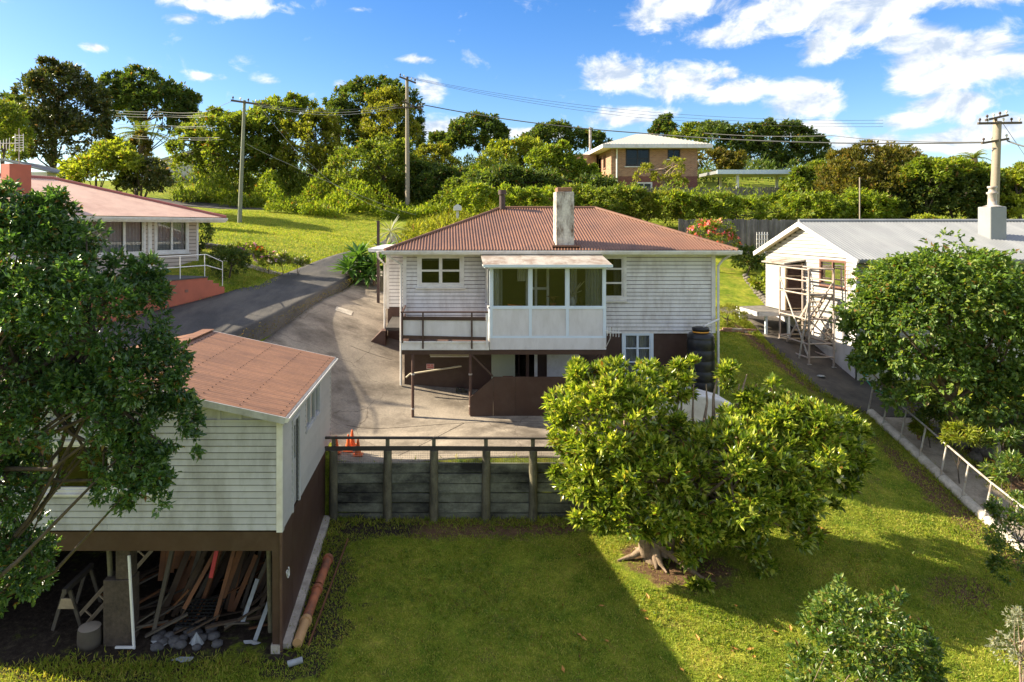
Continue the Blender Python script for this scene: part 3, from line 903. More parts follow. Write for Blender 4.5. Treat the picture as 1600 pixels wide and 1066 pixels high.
    corrugated((xe1, ye1, ze), -UX, (0, -hs, zr - ze), xe1 - xe0, lambda a: min(S, S * (xe1 - xe0 - a) / (xr0 - xe0), S * a / (xe1 - xr1)), .10, .019).build('roof_back', M['roof_brown'], ro)
    for p0, p1 in (((xe0, ye0, ze), (xr0, yr, zr)), ((xe1, ye0, ze), (xr1, yr, zr)), ((xr0, yr, zr), (xr1, yr, zr)), ((xe0, ye1, ze), (xr0, yr, zr)), ((xe1, ye1, ze), (xr1, yr, zr))):
        m = MB(); m.tube([Vector(p0) + UZ * .0, Vector(p1) + UZ * .0], .062, 8); m.build('ridge_cap', M['roof_brown'], ro)
    # eave of the set-back left wing
    b = MB(); b.box(-2.75, -1.9, 25.4, ye1 - .03, -.93, -.80); b.build('wing_eave', M['white'], ro)
    gutter(ro, (-2.75, ye1, -.80), (-2.75, 25.4, -.80), (-1, 0, 0), M['white'])
    b = MB(); b.box(xe0 + .08, xe1 - .08, ye0 + .05, yf - .03, -.93, -.90); b.box(xr + .03, xe1 - .08, yf - .03, ye1 - .1, -.93, -.90); b.box(xe0 + .08, xl - .03, yf - .03, 26, -.93, -.90); b.build('soffit', M['white'], ro)
    b = MB(); b.box(xe0, xe1, ye0 + .0, ye0 + .03, -.92, -.78); b.build('fascia', M['white'], ro)
    gutter(ro, (xe0 - .1, ye0 - .003, ze - .02), (xe1 + .1, ye0 - .003, ze - .02), NF, M['white'])
    gutter(ro, (xe1 + .003, ye0 - .1, ze - .02), (xe1 + .003, ye1, ze - .02), UX, M['white'])
    gutter(ro, (xe0 - .003, ye0 - .1, ze - .02), (xe0 - .003, 25.4, ze - .02), -UX, M['white'])
    # downpipes
    m = MB(); m.tube([(-1.85, 22.33, -.85), (-1.85, 22.4, -.97), (-1.47, 22.88, -1.25), (-1.47, 22.9, -2.4), (-1.47, 22.9, -5.3)], .04, 8); m.build('downpipe', M['white'], t)
    m = MB(); m.tube([(-2.5, 25.35, -.9), (-2.5, 25.4, -1.1), (-2.28, 25.92, -1.4), (-2.28, 25.92, -4.2)], .04, 8); m.build('downpipe', M['white'], t)
    m = MB(); m.tube([(9.45, 22.33, -.85), (9.3, 22.85, -1.1), (9.17, 22.9, -1.3), (9.17, 22.9, -5.85)], .04, 8); m.build('downpipe', M['white'], t)
    # left step of concrete by the side door
    m = MB(); m.prism([(-2.75, -4.6), (-2.2, -4.6), (-2.2, -3.85), (-2.35, -3.85), (-2.75, -4.25)], 25.3, 26.2); m.build('side_steps', M['choc_light'], t)
    # chimney
    ch = MB(); ch.box(3.71, 4.31, 22.75, 23.35, -1.1, 1.18); co = ch.build('chimney', M['chimney'], t, .015)
    k = MB(); k.box(3.76, 4.26, 22.80, 23.30, 1.18, 1.33); k.build('chimney_cap', M['clay'], co, .02)
    k = MB(); k.box(3.73, 4.29, 22.77, 23.33, 1.10, 1.182); k.build('chimney_collar', M['clay'], co, .01) if False else None
    k = MB(); k.prism([(3.55, -.66), (4.47, -.66), (4.47, -.60), (3.55, -.60)], 22.56, 22.72); k.build('chimney_flashing', M['roof_brown'], co)
    fl = MB(); fl.tube([(2.25, 26.75, .3), (2.25, 26.75, 1.25)], .115, 12); fo = fl.build('flue', M['iron'], t)
    fl = MB(); fl.tube([(2.25, 26.75, 1.27), (2.25, 26.75, 1.45)], .16, 12); fl.build('flue_cowl', M['iron'], fo)
    return t


house = main_house()


def sunroom():
    x0, x1, yf, yb = 1.40, 5.03, 21.3, 22.96
    t = thing('sunroom', 'glazed white sunroom with lichen stained lean-to roof on house front', 'sunroom', (3.2, 22.1, -3.81))
    o = Vector((x0, yf, 0)); L = x1 - x0
    zs, zt, zb = -2.52, -1.27, -3.42
    f = MB(o, UX, NF)
    cols = [0, 1.12 + .08, 2.27 + .06, L]
    for x in (0, 1.225, 2.38, L - .09):
        f.box(x, x + .09, -.09, .0, zb, zt)
    f.box(.0, L, -.085, .004, zs - .035, zs + .035); f.box(0, L, -.085, .004, zt - .0, zt + .07); f.box(0, L, -.085, .004, zb - .04, zb + .02)
    f.build('frame', M['blue_frame'], t)
    xs_ = [(.09, 1.225), (1.315, 2.38), (2.47, L - .09)]
    for a, b in xs_:
        s = MB(o, UX, NF); s.box(a, a + .025, -.06, -.01, zs + .035, zt); s.box(b - .025, b, -.06, -.01, zs + .035, zt)
        s.box(a + .025, b - .025, -.06, -.01, zs + .035, zs + .06); s.box(a + .025, b - .025, -.06, -.01, zt - .03, zt); so = s.build('sash', M['blue_frame'], t)
        g = MB(o, UX, NF); g.box(a + .025, b - .025, -.04, -.036, zs + .06, zt - .03); g.build('pane', M['glass'], so)
        p = MB(o, UX, NF); p.box(a, b, -.06, -.02, zb + .02, zs - .035); p.build('panel', M['panel'], t)
    p = MB(o, UX, NF); p.box(-.0, L, -.06, .012, -3.82, zb - .04); p.build('apron_board', M['panel'], t)
    # side walls with posts
    for x, s in ((x0, -1), (x1, 1)):
        w = MB(); w.box(x - .03 if s < 0 else x - .03, x + .03, yf + .09, yb, zb - .4, zs); w.build('side_panel', M['panel'], t)
        fr = MB()
        for y in (yf + .55, yf + 1.1, yb - .06):
            fr.box(x - .045, x + .045, y - .035, y + .035, zs, zt + .2)
        fr.box(x - .045, x + .045, yf + .09, yb, zt - .05, zt + .06); fr.box(x - .05, x + .05, yf + .09, yb, zs - .03, zs + .03)
        fo = fr.build('side_frame', M['white'], t)
        for ya, yb_ in ((yf + .09, yf + .515), (yf + .585, yf + 1.065), (yf + 1.135, yb - .1)):
            g = MB(); g.box(x - .003, x + .003, ya, yb_, zs + .03, zt - .05); g.build('pane', M['glass'], fo)
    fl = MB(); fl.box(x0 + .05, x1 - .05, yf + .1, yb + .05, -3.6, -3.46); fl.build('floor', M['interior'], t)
    # roof: three joined sheets
    z0, z1, y0, y1 = -1.185, -.93, 20.92, 22.42
    for i, (a, b) in enumerate(((1.18, 2.45), (2.455, 3.75), (3.755, 5.14))):
        r = MB(); e = .004 * (i % 2)
        vs_ = [(a, y0, z0 + e), (b, y0, z0 + e), (b, y1, z1 + e), (a, y1, z1 + e), (a, y0, z0 + .03 + e), (b, y0, z0 + .03 + e), (b, y1, z1 + .03 + e), (a, y1, z1 + .03 + e)]
        r.add(vs_, MB.BF); r.build('roof_sheet', M['lichen_roof'], t)
    b = MB(); b.box(1.17, 5.15, 20.90, 20.925, -1.235, -1.15); b.build('roof_fascia', M['blue_frame'], t)
    b = MB(); b.box(1.22, 1.26, 20.93, 22.9, -1.26, -1.2); b.box(5.06, 5.1, 20.93, 22.9, -1.26, -1.2); b.build('roof_rafter', M['white'], t)
    b = MB(); b.box(1.28, 5.04, 20.95, 22.9, -1.205, -1.192); b.build('soffit', M['cream'], t)
    # inside: room wall, door frame, curtains
    d = MB((0, 22.97, 0), UX, NF)
    for x in (2.72, 3.02, 3.42):
        d.box(x, x + .08, 0, .05, -3.45, -1.3)
    d.box(2.8, 3.42, 0, .045, -2.1, -2.02); d.box(2.72, 3.5, 0, .052, -1.38, -1.3)
    d.build('inner_door_frame', M['white'], t)
    wavy(t, (x0 + .10, yf, 0), UX, NF, .2, zs + .05, zt, .12, M['curtain'], waves=3)
    wavy(t, (x0 + .26, yf, 0), UX, NF, .16, zs + .05, zt, .22, M['curtain_grey'], waves=3)
    wavy(t, (x0 + .95, yf, 0), UX, NF, .26, -1.75, zt, .8, M['curtain'], waves=3)
    wavy(t, (x1 - .62, yf, 0), UX, NF, .52, zs + .05, zt, .14, M['curtain_grey'], waves=6)
    wavy(t, (x1 - .95, yf, 0), UX, NF, .22, zs + .05, zt, .9, M['curtain'], waves=3)
    return t


sunroom()


def sunroom_contents():
    tb = thing('sunroom_table', 'low dark bench inside the sunroom behind the glass', 'bench', (3.2, 21.75, -3.46))
    b = MB(); b.box(1.75, 4.85, 21.55, 21.95, -2.62, -2.57); b.build('table_top', M['plank_dark'], tb)
    for x in (1.85, 4.75):
        b = MB(); b.box(x - .03, x + .03, 21.6, 21.9, -3.46, -2.62); b.build('leg', M['plank_dark'], tb)
    c = thing('orange_basket', 'orange tray on bench behind the first sunroom pane', 'tray', (2.25, 21.72, -2.57))
    b = MB(); b.prism([(2.05, -2.57), (2.42, -2.57), (2.47, -2.49), (2.0, -2.45)], 21.62, 21.82); b.build('tray_body', M['orange_plastic'], c)
    v = thing('pampas_vase', 'white vase of dried plumes behind the third sunroom pane', 'vase', (4.1, 21.75, -2.57))
    b = MB(); b.lathe((4.05, 21.75, -2.57), [(.05, 0), (.11, .05), (.13, .15), (.08, .27), (.05, .32), (.06, .35)], 14); b.build('vase_body', M['white'], v)
    for i in range(7):
        a = i * .9; e = Vector((4.05 + .28 * math.cos(a) + .12, 21.75 + .1 * math.sin(a), -1.72 - .05 * i))
        m = MB(); m.tube([(4.05, 21.75, -2.25), e * .5 + Vector((4.05, 21.75, -2.25)) * .5 + UZ * .05, e], [.008, .02, .012], 5); m.build('plume', M['cream'], v)
    p = thing('potted_fern', 'reddish potted plant behind the middle sunroom pane', 'plant', (3.45, 21.75, -2.57))
    b = MB(); b.lathe((3.45, 21.75, -2.57), [(.07, 0), (.1, .14), (.11, .15)], 12); b.build('pot', M['terracotta'], p)
    for i in range(16):
        a = i * 2.4; l = .16 + .1 * random.random()
        m = MB(); m.tube([(3.45, 21.75, -2.43), (3.45 + l * .5 * math.cos(a), 21.75 + l * .4 * math.sin(a), -2.22), (3.45 + l * math.cos(a), 21.75 + l * .6 * math.sin(a), -2.2 - .05 * random.random())], [.008, .018, .004], 4); m.build('frond', M['plank_brown'], p)
    p = thing('white_statuette', 'small pale ornament beside plumes in the sunroom', 'ornament', (4.35, 21.7, -2.57))
    b = MB(); b.lathe((4.33, 21.7, -2.57), [(.06, 0), (.05, .12), (.07, .2), (.04, .26), (.05, .31), (.0, .36)], 10); b.build('figure_body', M['plank_dark'], p)


sunroom_contents()


def deck():
    x0, x1, yf, yb = -1.34, 1.38, 21.3, 22.95
    t = thing('front_deck', 'raised house deck with brown rails and white screen board', 'deck', (0, 22.1, -3.81))
    b = MB(); b.box(x0, x1, yf, yb, -3.62, -3.57); b.build('decking', M['choc_light'], t)
    b = MB(); b.box(x0 - .02, x1, yf - .03, yf, -3.83, -3.60); b.build('fascia', M['white'], t)
    b = MB(); b.box(x0 - .05, x1, yf - .07, yf - .032, -3.60, -3.55); b.build('edge_trim', M['white'], t)
    b = MB(); b.box(x0, 5.03, yf + .02, yf + .12, -3.98, -3.835); b.build('bearer', M['choc'], t)
    b = MB(); b.box(x0, x0 + .05, yf, yb, -3.83, -3.62); b.build('side_joist', M['choc'], t)
    for x in (x0 + .02, x0 + .66, x0 + 2.18):
        b = MB(); b.box(x - .025, x + .025, yf - .085, yf - .035, -3.78 if x > x0 + .1 else -3.6, -2.63); b.build('rail_post', M['choc'], t)
    b = MB(); b.box(x1 - .1, x1 - .04, yf - .09, yf - .03, -3.75, -2.64); b.build('rail_post', M['white'], t)
    b = MB(); b.box(x0 - .04, x1 - .03, yf - .1, yf - .03, -2.665, -2.625); b.build('top_rail', M['choc_light'], t)
    b = MB(); b.beam((x0, yf - .02, -2.84), (x1 - .05, yf - .02, -2.86), .03, .11); b.build('rail_board', M['choc'], t)
    b = MB(); b.beam((x0, yf - .02, -3.42), (x1 - .05, yf - .02, -3.48), .03, .10); b.build('rail_board', M['choc'], t)
    b = MB(); b.box(x0 + .03, x1 - .08, yf - .01, yf + .015, -3.43, -2.87); b.build('screen_board', M['panel'], t)
    b = MB(); b.box(x0 - .0, x0 + .04, yf, yb, -2.67, -2.62); b.box(x0, x0 + .03, yf, yb, -3.45, -2.9); b.build('side_rail', M['choc_light'], t)
    for x, zb in ((-1.0, h(-1.0, 21.3)), (.8, h(.8, 21.3))):
        m = MB(); m.tube([(x, 21.34, zb - .05), (x, 21.34, -3.98)], .045, 10); po = m.build('support_post', M['choc_light'], t)
        m = MB(); m.tube([(x, 21.34, zb + .28), (x, 21.34, zb + .33)], .058, 10); m.tube([(x, 21.34, -4.62), (x, 21.34, -4.57)], .058, 10); m.build('collar', M['steel'], po)
    m = MB(); m.beam((.85, 21.36, -4.0), (1.5, 21.36, -4.66), .05, .09, (0, 1, 0)); m.build('brace', M['choc'], t)
    m = MB(); m.beam((4.2, 21.38, -4.66), (4.85, 21.38, -4.0), .05, .09, (0, 1, 0)); m.build('brace', M['choc'], t)
    m = MB(); m.tube([(4.95, 21.4, h(4.95, 21.4)), (4.95, 21.4, -3.98)], .05, 8); m.build('support_post', M['choc_light'], t)
    # boarded screen below the sunroom
    s = thing('brown_screen_wall', 'low chocolate brown panel screen under the sunroom', 'screen', (2.9, 21.2, h(2.9, 21.2)))
    zg = -6.05
    b = MB((0, 21.2, 0), UX, NF); b.prism([(.79, zg), (1.50, zg), (1.50, -4.68), (.79, -5.28)], 0, -.04); b.build('panel', M['choc'], s)
    for a, c in ((1.506, 2.2), (2.206, 3.55), (3.556, 5.0)):
        b = MB((0, 21.2, 0), UX, NF); b.box(a, c, -.04, .0, zg, -4.65); b.build('panel', M['choc'], s)
    b = MB((0, 21.2, 0), UX, NF); b.box(1.5, 5.0, -.08, -.042, -4.72, -4.66); b.build('top_batten', M['choc_light'], s)


deck()


def under_deck():
    y = 22.98
    d = thing('basement_door', 'pale green boarded door in the brown base wall', 'door', (2.0, y, h(2, y)))
    b = MB((0, 23.0, 0), UX, NF); b.box(1.57, 2.36, .0, .04, -5.6, -3.87); b.build('door_leaf', M['pale_green'], d)
    for i in range(7):
        b = MB((0, 23.0, 0), UX, NF); b.box(1.62 + i * .1, 1.69 + i * .1, .041, .046, -5.5, -4.0); b.build('tongue_board', M['pale_green'], d)
    b = MB((0, 23.0, 0), UX, NF); b.box(1.95, 2.3, .047, .07, -5.1, -5.0); b.build('ledge', M['clay'], d)
    for x0, x1, nm, lab, mt in ((3.42, 4.5, 'white_cupboard_door', 'plain white sheet door under the sunroom', 'white'), (3.0, 3.1, 'white_stud', 'narrow white upright stud under the sunroom', 'white'), (2.72, 2.82, 'brown_stud', 'brown upright stud in front of dark basement opening', 'choc_light')):
        q = thing(nm, lab, 'door' if 'door' in nm else 'post', ((x0 + x1) / 2, 22.8, h(3, 22.8)))
        b = MB((0, 22.9, 0), UX, NF); b.box(x0, x1, 0, .05, -5.75, -3.85); b.build('sheet' if 'door' in nm else 'stud', M[mt], q)
    l = thing('fluorescent_batten', 'pale fluorescent light batten under the deck', 'lamp', (.1, 22.3, -4.15))
    b = MB(); b.box(-.5, .85, 22.55, 22.63, -4.24, -4.18); b.build('batten', M['cream'], l); b = MB(); b.tube([(-.48, 22.6, -4.28), (.83, 22.6, -4.28)], .022, 8); b.build('tube', M['white'], l)
    r = thing('pale_handrail', 'pale sloping handrail pole fixed under the deck', 'handrail', (-.3, 22.6, h(-.3, 22.6)))
    b = MB(); b.tube([(-1.28, 22.6, -4.98), (-1.15, 22.6, -4.86), (.55, 22.6, -4.6)], .03, 8); b.build('rail', M['cream'], r)
    s = thing('small_sign', 'small faded pink sign on brown wall under the deck', 'sign', (-.6, 22.94, -4.75))
    b = MB((0, 22.99, 0), UX, NF); b.box(-.62, -.36, 0, .015, -4.78, -4.60); b.build('plate', M['sign'], s)
    for k, (a, c) in enumerate(((-.60, -.49), (-.47, -.39), (-.59, -.38))):
        b = MB((0, 22.99, 0), UX, NF); z = -4.66 if k < 2 else -4.73; b.box(a, c, .016, .018, z, z + .035); b.build('lettering', M['sign_red'], s)
    for i, (x, lab) in enumerate(((.46, 'black work boot by the basement wall'), (.64, 'dark shoe with grey top by the post under deck'))):
        q = thing('boot', lab, 'shoe', (x, 22.75, h(x, 22.75)), 'boots under the deck')
        zb = h(x, 22.75) + .04
        b = MB((0, 22.75, 0), UX, NF); b.prism([(x - .1, zb), (x + .12, zb), (x + .12, zb + .05), (x + .02, zb + .09), (x, zb + .17), (x - .09, zb + .17)], -.05, .05); b.build('boot_body', M['black_plastic'], q, .01)


under_deck()


def side_of_house():
    # water tank at the right corner
    tx, ty = 8.30, 22.15; zg = h(tx, ty)
    t = thing('water_tank', 'black ribbed rainwater tank at the house corner', 'tank', (tx, ty, zg))
    prof = [(.0, 0), (.41, 0), (.42, .05)]
    n = 7; zt = -3.42 - zg
    for i in range(n):
        z = .1 + (zt - .25) * i / n; dz = (zt - .25) / n
        prof += [(.43, z), (.43, z + dz * .72), (.418, z + dz * .8), (.418, z + dz * .93)]
    prof += [(.42, zt - .1), (.36, zt - .02), (.2, zt), (0, zt)]
    m = MB(); m.lathe((tx, ty, zg), prof, 28); m.build('tank_body', M['black_plastic'], t)
    m = MB(); m.lathe((tx, ty, zg + zt), [(.24, -.01), (.25, .07), (.27, .08), (.27, .16), (.2, .18), (.1, .15), (0, .15)], 20); m.build('lid', M['black_plastic'], t)
    m = MB(); m.lathe((tx, ty, zg + zt), [(.256, .01), (.262, .03), (.256, .05)], 20); m.build('strap', M['yellow_strap'], t)
    m = MB(); m.tube([(tx + .1, ty, zg + zt + .2), (tx + .25, ty + .1, zg + zt + .24), (9.15, 22.8, zg + zt + .34)], .04, 8); m.build('inlet_pipe', M['white'], t)
    # TV aerial bracketed to the sunroom corner
    a = thing('tv_aerial', 'small white TV aerial on the sunroom corner', 'aerial', (5.1, 21.25, -3.6))
    m = MB(); m.tube([(5.0, 21.22, -3.75), (5.12, 21.15, -3.45), (5.15, 21.1, -3.1)], .014, 6); m.build('bracket', M['steel'], a)
    m = MB(); m.tube([(4.95, 21.1, -3.2), (5.45, 21.1, -3.26)], .012, 6); m.build('boom', M['white_metal'], a)
    for i in range(5):
        x = 5.02 + .09 * i
        m = MB(); m.tube([(x, 21.1, -3.36 - .01 * i), (x, 21.1, -3.08 - .01 * i)], .009, 5); m.build('element', M['white_metal'], a)
    # covered trailer behind the magnolia
    q = thing('covered_trailer', 'white boat-shaped trailer load with blue tarpaulin behind the magnolia', 'trailer', (7.2, 20.6, h(7.2, 20.6)))
    z = h(7.2, 20.6)
    m = MB((0, 20.2, 0), UX, NF); m.prism([(5.8, z + .45), (8.2, z + .45), (8.5, z + 1.05), (7.6, z + 1.3), (5.9, z + 1.25), (5.6, z + .9)], -1.1, .1); m.build('body', M['white'], q, .05)
    m = MB((0, 20.2, 0), UX, NF); m.prism([(6.0, z + 1.26), (6.9, z + 1.30), (6.8, z + 1.55), (6.2, z + 1.6)], -1.0, -.1); m.build('cover', M['blue_tarp'], q, .04)
    for x in (6.4, 7.6):
        m = MB(); m.tube([(x, 20.05, z + .28), (x, 20.25, z + .28)], .27, 16); m.build('wheel', M['black_plastic'], q)
    m = MB(); m.beam((8.2, 20.7, z + .42), (9.6, 20.7, z + .42), .08, .08); m.build('drawbar', M['steel'], q)
    q = thing('plank_bench', 'pale plank bench behind the magnolia branches', 'bench', (8.1, 19.4, h(8.1, 19.4)))
    z = h(8.1, 19.4)
    m = MB(); m.box(6.9, 9.2, 19.25, 19.5, z + .42, z + .47); m.build('seat', M['pole_wood'], q)
    for x in (7.1, 9.0):
        m = MB(); m.box(x - .05, x + .05, 19.3, 19.45, z - .15, z + .42); m.build('leg', M['old_wood_green'], q)
    # back porch on the right side
    q = thing('side_porch', 'white side porch with small pale handrail behind house corner', 'porch', (9.6, 29, h(9.6, 29)))
    m = MB(); m.box(9.08, 9.75, 28.2, 28.28, -3.2, -1.35); m.build('door_screen', M['cream'], q)
    m = MB(); m.box(9.72, 9.8, 28.14, 28.22, -3.3, -1.25); m.box(9.42, 9.48, 28.14, 28.19, -3.3, -1.25); m.build('post', M['white'], q)
    m = MB(); m.box(9.06, 10.6, 28.1, 29.6, -3.4, -3.25); m.build('landing', M['concrete_pale'], q)
    m = MB(); m.box(9.06, 9.95, 28.1, 29.6, -1.3, -1.2); m.build('canopy', M['white'], q)
    m = MB(); m.tube([(10.5, 28.2, -3.3), (10.5, 28.2, -2.65), (9.85, 28.2, -2.65)], .025, 6); m.build('handrail', M['cream'], q)
    # brick edged garden with golden shrub is planted further down
    q = thing('brick_edging', 'low old brick edging under the golden shrub', 'edging', (13.0, 30.6, h(13.0, 30.6)))
    x = 12.3
    while x < 13.7:
        for r in range(2):
            m = MB(); xx = x + (.11 if r else 0); z = h(xx, 30.5) + r * .085; m.box(xx, xx + .205, 30.45 + .01 * random.random(), 30.56, z, z + .078); m.build('brick', M['red_brick'] if random.random() < .6 else M['concrete_pale'], q)
        x += .215


side_of_house()


# ------------------------------------------------------------------ the garage
def garage():
    xr_, xl_, yf, yb = -3.23, -10.2, 13.5, 19.2
    zc, ze, sl = -6.0, -3.82, .216
    xm = (xr_ + xl_) / 2
    t = thing('garage', 'grey weatherboard garage on brown posts with low-pitched brown roof', 'garage', (xm, 16.3, h(xm, 16.3)))
    o = Vector((xl_, yf, 0)); L = xr_ - xl_
    W = (L - 5.55, L - 2.3, -5.18, -4.3)
    boards(t, o, UX, NF, L, zc, ze - .0, .128, M['board_garage'], [W])
    wall_panel(t, o, UX, NF, L, zc, ze, M['interior'], [W], off=-.004, name='wall_lining')
    # gable panel with battens
    g = MB(o, UX, NF); g.prism([(0, ze), (L, ze), (L / 2, ze + sl * L / 2)], .0, -.05); go = g.build('gable_panel', M['board_garage'], t)
    for i in range(16):
        a = .25 + i * .42
        top = ze + sl * min(a, L - a) - .02
        if top - ze > .05:
            b = MB(o, UX, NF); b.box(a, a + .06, .0, .02, ze + .02, top); b.build('batten', M['board_garage'], go)
    b = MB(o, UX, NF); b.box(0, L, .0, .035, ze - .02, ze + .02); b.build('belt_trim', M['board_garage'], t)
    c = MB(o, UX, NF); c.box(L - .09, L + .03, -.04, .04, zc - .02, ze); c.build('corner_board', M['white'], t)
    window(t, o, UX, NF, *W, cols=(1, 1, 1), rows=(1,), fw=.07, bar=.04, glass='glass_dark')
    # right wall: door and three-light window
    os_ = Vector((xr_, yf, 0))
    D = (.9, 1.5, -6.0, -4.12); WS = (2.3, 3.95, -4.72, -3.98)
    boards(t, os_, UY, UX, yb - yf, zc, ze, .128, M['board_bright'], [D, WS])
    wall_panel(t, os_, UY, UX, yb - yf, zc, ze, M['interior'], [D, WS], off=-.004, name='wall_lining')
    window(t, os_, UY, UX, *WS, cols=(1, 1, 1), rows=(1,), frame='board_garage', fw=.06, bar=.04, sill=False, curtain=[(.03, .97, 'cream')])
    dd = MB(os_, UY, UX); dd.box(D[0], D[1], -.08, -.03, D[2], D[3]); do = dd.build('door', M['board_bright'], t)
    dd = MB(os_, UY, UX); dd.box(D[0] - .07, D[0], -.05, .05, D[2], D[3] + .07); dd.box(D[1], D[1] + .07, -.05, .05, D[2], D[3] + .07); dd.box(D[0], D[1], -.05, .05, D[3], D[3] + .07); dd.build('door_frame', M['board_garage'], do)
    dd = MB(os_, UY, UX); dd.box(D[0] + .18, D[1] - .12, -.029, -.024, -5.0, -4.3); dd.build('door_glass', M['glass_dark'], do)
    dd = MB(os_, UY, UX); dd.tube([dd.p(D[0] + .08, -.03, -5.1), dd.p(D[0] + .08, .03, -5.1)], .025, 8); dd.build('handle', M['steel'], do)
    c = MB(os_, UY, UX); c.box(-.005, .10, -.04, .035, zc - .02, ze); c.box(yb - yf - .1, yb - yf, -.04, .035, zc - .02, ze); c.build('corner_board', M['board_bright'], t)
    # back and left walls
    wall_panel(t, (xr_, yb, 0), -UX, UY, L, zc, ze, M['board_garage'], name='back_wall')
    g = MB((xl_, yb, 0), UX, UY); g.prism([(0, ze), (L, ze), (L / 2, ze + sl * L / 2)], .0, -.05); g.build('gable_panel', M['board_garage'], t)
    wall_panel(t, (xl_, yb, 0), -UY, -UX, yb - yf, -8.4, ze, M['choc'], name='left_wall')
    # brown skirt, beam, posts and floor
    b = MB(o, UX, NF); b.box(0, L, -.1, -.0, -6.40, zc - .022); b.build('front_beam', M['choc'], t)
    b = MB(); b.box(xl_ + .02, xr_ - .02, yf + .1, yb - .1, -6.12, -6.02); b.build('floor', M['plank_dark'], t)
    sk = MB((xr_, yf, 0), UY, UX)
    for i in range(5):
        a0, a1 = i * 1.0, (i + 1) * 1.0 - .006
        k = MB((xr_, yf, 0), UY, UX); k.box(a0, a1, -.03, -.006, h(xr_, yf + a0) - .1, zc - .02); k.build('skirt_panel', M['choc'], t)
    b = MB(); b.box(xr_ - .18, xr_ - .04, yf + .0, yf + .14, h(xr_, yf) + .02, -6.4); b.build('post', M['choc'], t)
    b = MB(); b.box(xr_ - .03, xr_ + .02, yf - .03, yf + .05, h(xr_, yf), zc - .02); b.build('corner_trim', M['choc_light'], t)
    b = MB(); b.box(xr_ - .2, xr_ - .02, yf - .04, yf + .18, h(xr_, yf) - .1, h(xr_, yf) + .16); b.build('footing', M['concrete_pale'], t)
    b = MB(); b.tube([(-3.6, 14.1, h(-3.6, 14.1)), (-3.64, 14.1, -6.1)], .055, 8); b.build('post', M['old_wood_green'], t)
    b = MB(); b.box(xr_ + .0, xr_ + .1, yf + .1, 18.4, -8.6, -8.2); b.build('kerb_footing', M['concrete_pale'], t) if False else None
    # roof
    xe, ye0, ye1 = xr_ + .12, yf - .2, yb + .2
    zE = ze + .12
    run = xe - xm; rise = sl * run; S = math.hypot(run, rise)
    r = corrugated((xe, ye0, zE), UY, (-run, 0, rise), ye1 - ye0, lambda a: S, .12, .0035, 6)
    ro = r.build('roof', M['roof_garage'], t)
    corrugated((2 * xm - xe, ye1, zE), -UY, (run, 0, rise), ye1 - ye0, lambda a: S, .12, .0035, 6).build('roof_far_slope', M['roof_garage'], ro)
    m = MB(); m.beam((xm, ye0, zE + rise + .01), (xm, ye1, zE + rise + .01), .32, .03); m.build('ridge_cap', M['roof_garage'], ro)
    nn = Vector((rise, 0, run)).normalized()
    m = MB()
    for row in range(5):
        for k in range(24):
            y = ye0 + .12 + k * .245 + .03 * random.random(); s = .12 + row * .82
            q = Vector((xe, y, zE)) + Vector((-run, 0, rise)) / S * s + nn * .012
            m.box(q.x - .009, q.x + .009, q.y - .009, q.y + .009, q.z - .01, q.z + .006)
    tag(m.build('roof_nail', M['iron'], ro), kind='stuff')
    for y, nm in ((ye0 - .015, 0), (ye1 + .015, 1)):
        for s in (-1, 1):
            m = MB(); m.beam((xm, y, zE + rise - .07), (xm - s * run, y, zE - .07), .03, .13); m.build('barge_board', M['board_garage'], ro)
    gutter(ro, (xe - .02, ye0, zE - .025), (xe - .02, ye1, zE - .025), UX, M['white'], d=.1, hgt=.09)
    b = MB(); b.box(xr_ + .03, xe - .03, ye0 + .02, ye1 - .02, zE - .16, zE - .13); b.build('soffit', M['board_bright'], ro)
    # chalk-white scribble on the brown side wall
    m = MB(); pts = []
    for i in range(30):
        a = i / 29 * 2 * math.pi * 1.6
        pts.append((xr_ + .004, 13.95 + .12 * math.sin(a) * (1 if i < 18 else .6) + .006 * i, -7.12 + .1 * math.cos(a * 1.3)))
    m.tube(pts, .012, 5); m.build('white_scribble', M['white_metal'], t)


garage()


